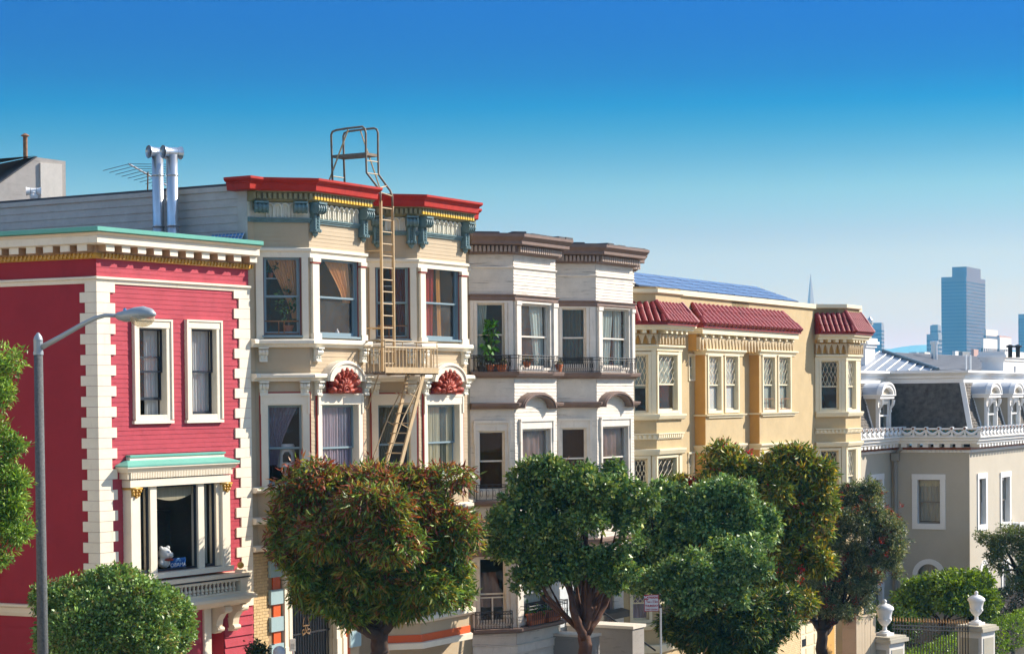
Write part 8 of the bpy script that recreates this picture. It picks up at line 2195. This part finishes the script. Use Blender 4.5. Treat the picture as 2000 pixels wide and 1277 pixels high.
text('PARKING', SG, hw_ * .28, .0095, c.z + hh2 * .66, H_ * .19, RED_INK, ns, sx=.80, bold=.003)
text('9', SG, -hw_ * .64, .0095, c.z + hh2 * .18, H_ * .22, RED_INK, ns, bold=.003); text('AM', SG, -hw_ * .40, .0095, c.z + hh2 * .13, H_ * .11, RED_INK, ns, bold=.002)
text('TO', SG, -hw_ * .06, .0095, c.z + hh2 * .12, H_ * .08, RED_INK, ns, bold=.001); text('11', SG, hw_ * .34, .0095, c.z + hh2 * .18, H_ * .22, RED_INK, ns, bold=.003); text('AM', SG, hw_ * .66, .0095, c.z + hh2 * .13, H_ * .11, RED_INK, ns, bold=.002)
text('THURSDAY', SG, .0, .0095, c.z - hh2 * .34, H_ * .17, RED_INK, ns, sx=.90, bold=.003)
text('STREET CLEANING', SG, .0, .0095, c.z - hh2 * .76, H_ * .105, RED_INK, ns, sx=.82, bold=.0015)
pp = at_depth(1288, 1188, ds + .06); m_ = MB(); m_.tube([(pp.x + .03, pp.y, -10.8), (pp.x + .03, pp.y, pp.z + .02)], .03, 8); m_.build('post', GALV, ns)
m_ = MB(); m_.tube([pp + Vector((-.05, 0, .17)), pp + Vector((.03, 0, 0))], .028, 6); m_.build('clamp', SASH_DARK, ns)
# white notice box on a stub post by the gate; globe on the gate post
dn_ = 50.2; a = at_depth(572, 1259, dn_); nb_ = thing('notice_box', 'small white notice box on a stub post in front of the iron gate', 'notice box', at_depth(572, 1330, dn_))
NF = Frame((a.x, a.y), RAD(60)); MB().box(NF, -.075, .075, -.05, .0, a.z - .15, a.z + .15).build('box', WHITE_TRIM, nb_); m_ = MB(); m_.tube([(a.x, a.y + .03, -10.5), (a.x, a.y + .03, a.z - .15)], .03, 6); m_.build('post', GALV, nb_)
for k in range(4): MB().box(NF, -.05, .05, .0, .004, a.z + .02 - k * .035, a.z + .03 - k * .035).build('printed_line', GREY_STUCCO, nb_)
dg = 47.8; a = at_depth(545.5, 1273, dg); gl_ = thing('globe_lamp', 'grey ball globe on a post low in front of the blue blocks', 'globe lamp', at_depth(545.5, 1400, dg))
MB().ball(a, .15, 16).build('globe', mat('frosted_globe', (.50, .52, .55), .35, .05, bump=0), gl_, smooth=True); m_ = MB(); m_.tube([a - Vector((0, 0, 1.6)), a - Vector((0, 0, .14))], .05, 8); m_.build('post', IRON, gl_)
# ================================================================== AIR
hz_m = bpy.data.materials.new('air_haze'); hz_m.use_nodes = True
_nt = hz_m.node_tree; _nt.nodes.clear()
_o = _nt.nodes.new('ShaderNodeOutputMaterial'); _v = _nt.nodes.new('ShaderNodeVolumePrincipled')
_v.inputs['Color'].default_value = (.08, .38, .70, 1); _v.inputs['Absorption Color'].default_value = (1, 1, 1, 1); _v.inputs['Density'].default_value = .00023; _v.inputs['Anisotropy'].default_value = 0.0
_nt.links.new(_v.outputs[0], _o.inputs['Volume'])
mb = MB(); mb.hexa([(-17000, -17000, -73.6), (17000, -17000, -73.6), (17000, 17000, -73.6), (-17000, 17000, -73.6), (-17000, -17000, 264), (17000, -17000, 264), (17000, 17000, 264), (-17000, 17000, 264)])
mb.build('haze', hz_m, kind='stuff')
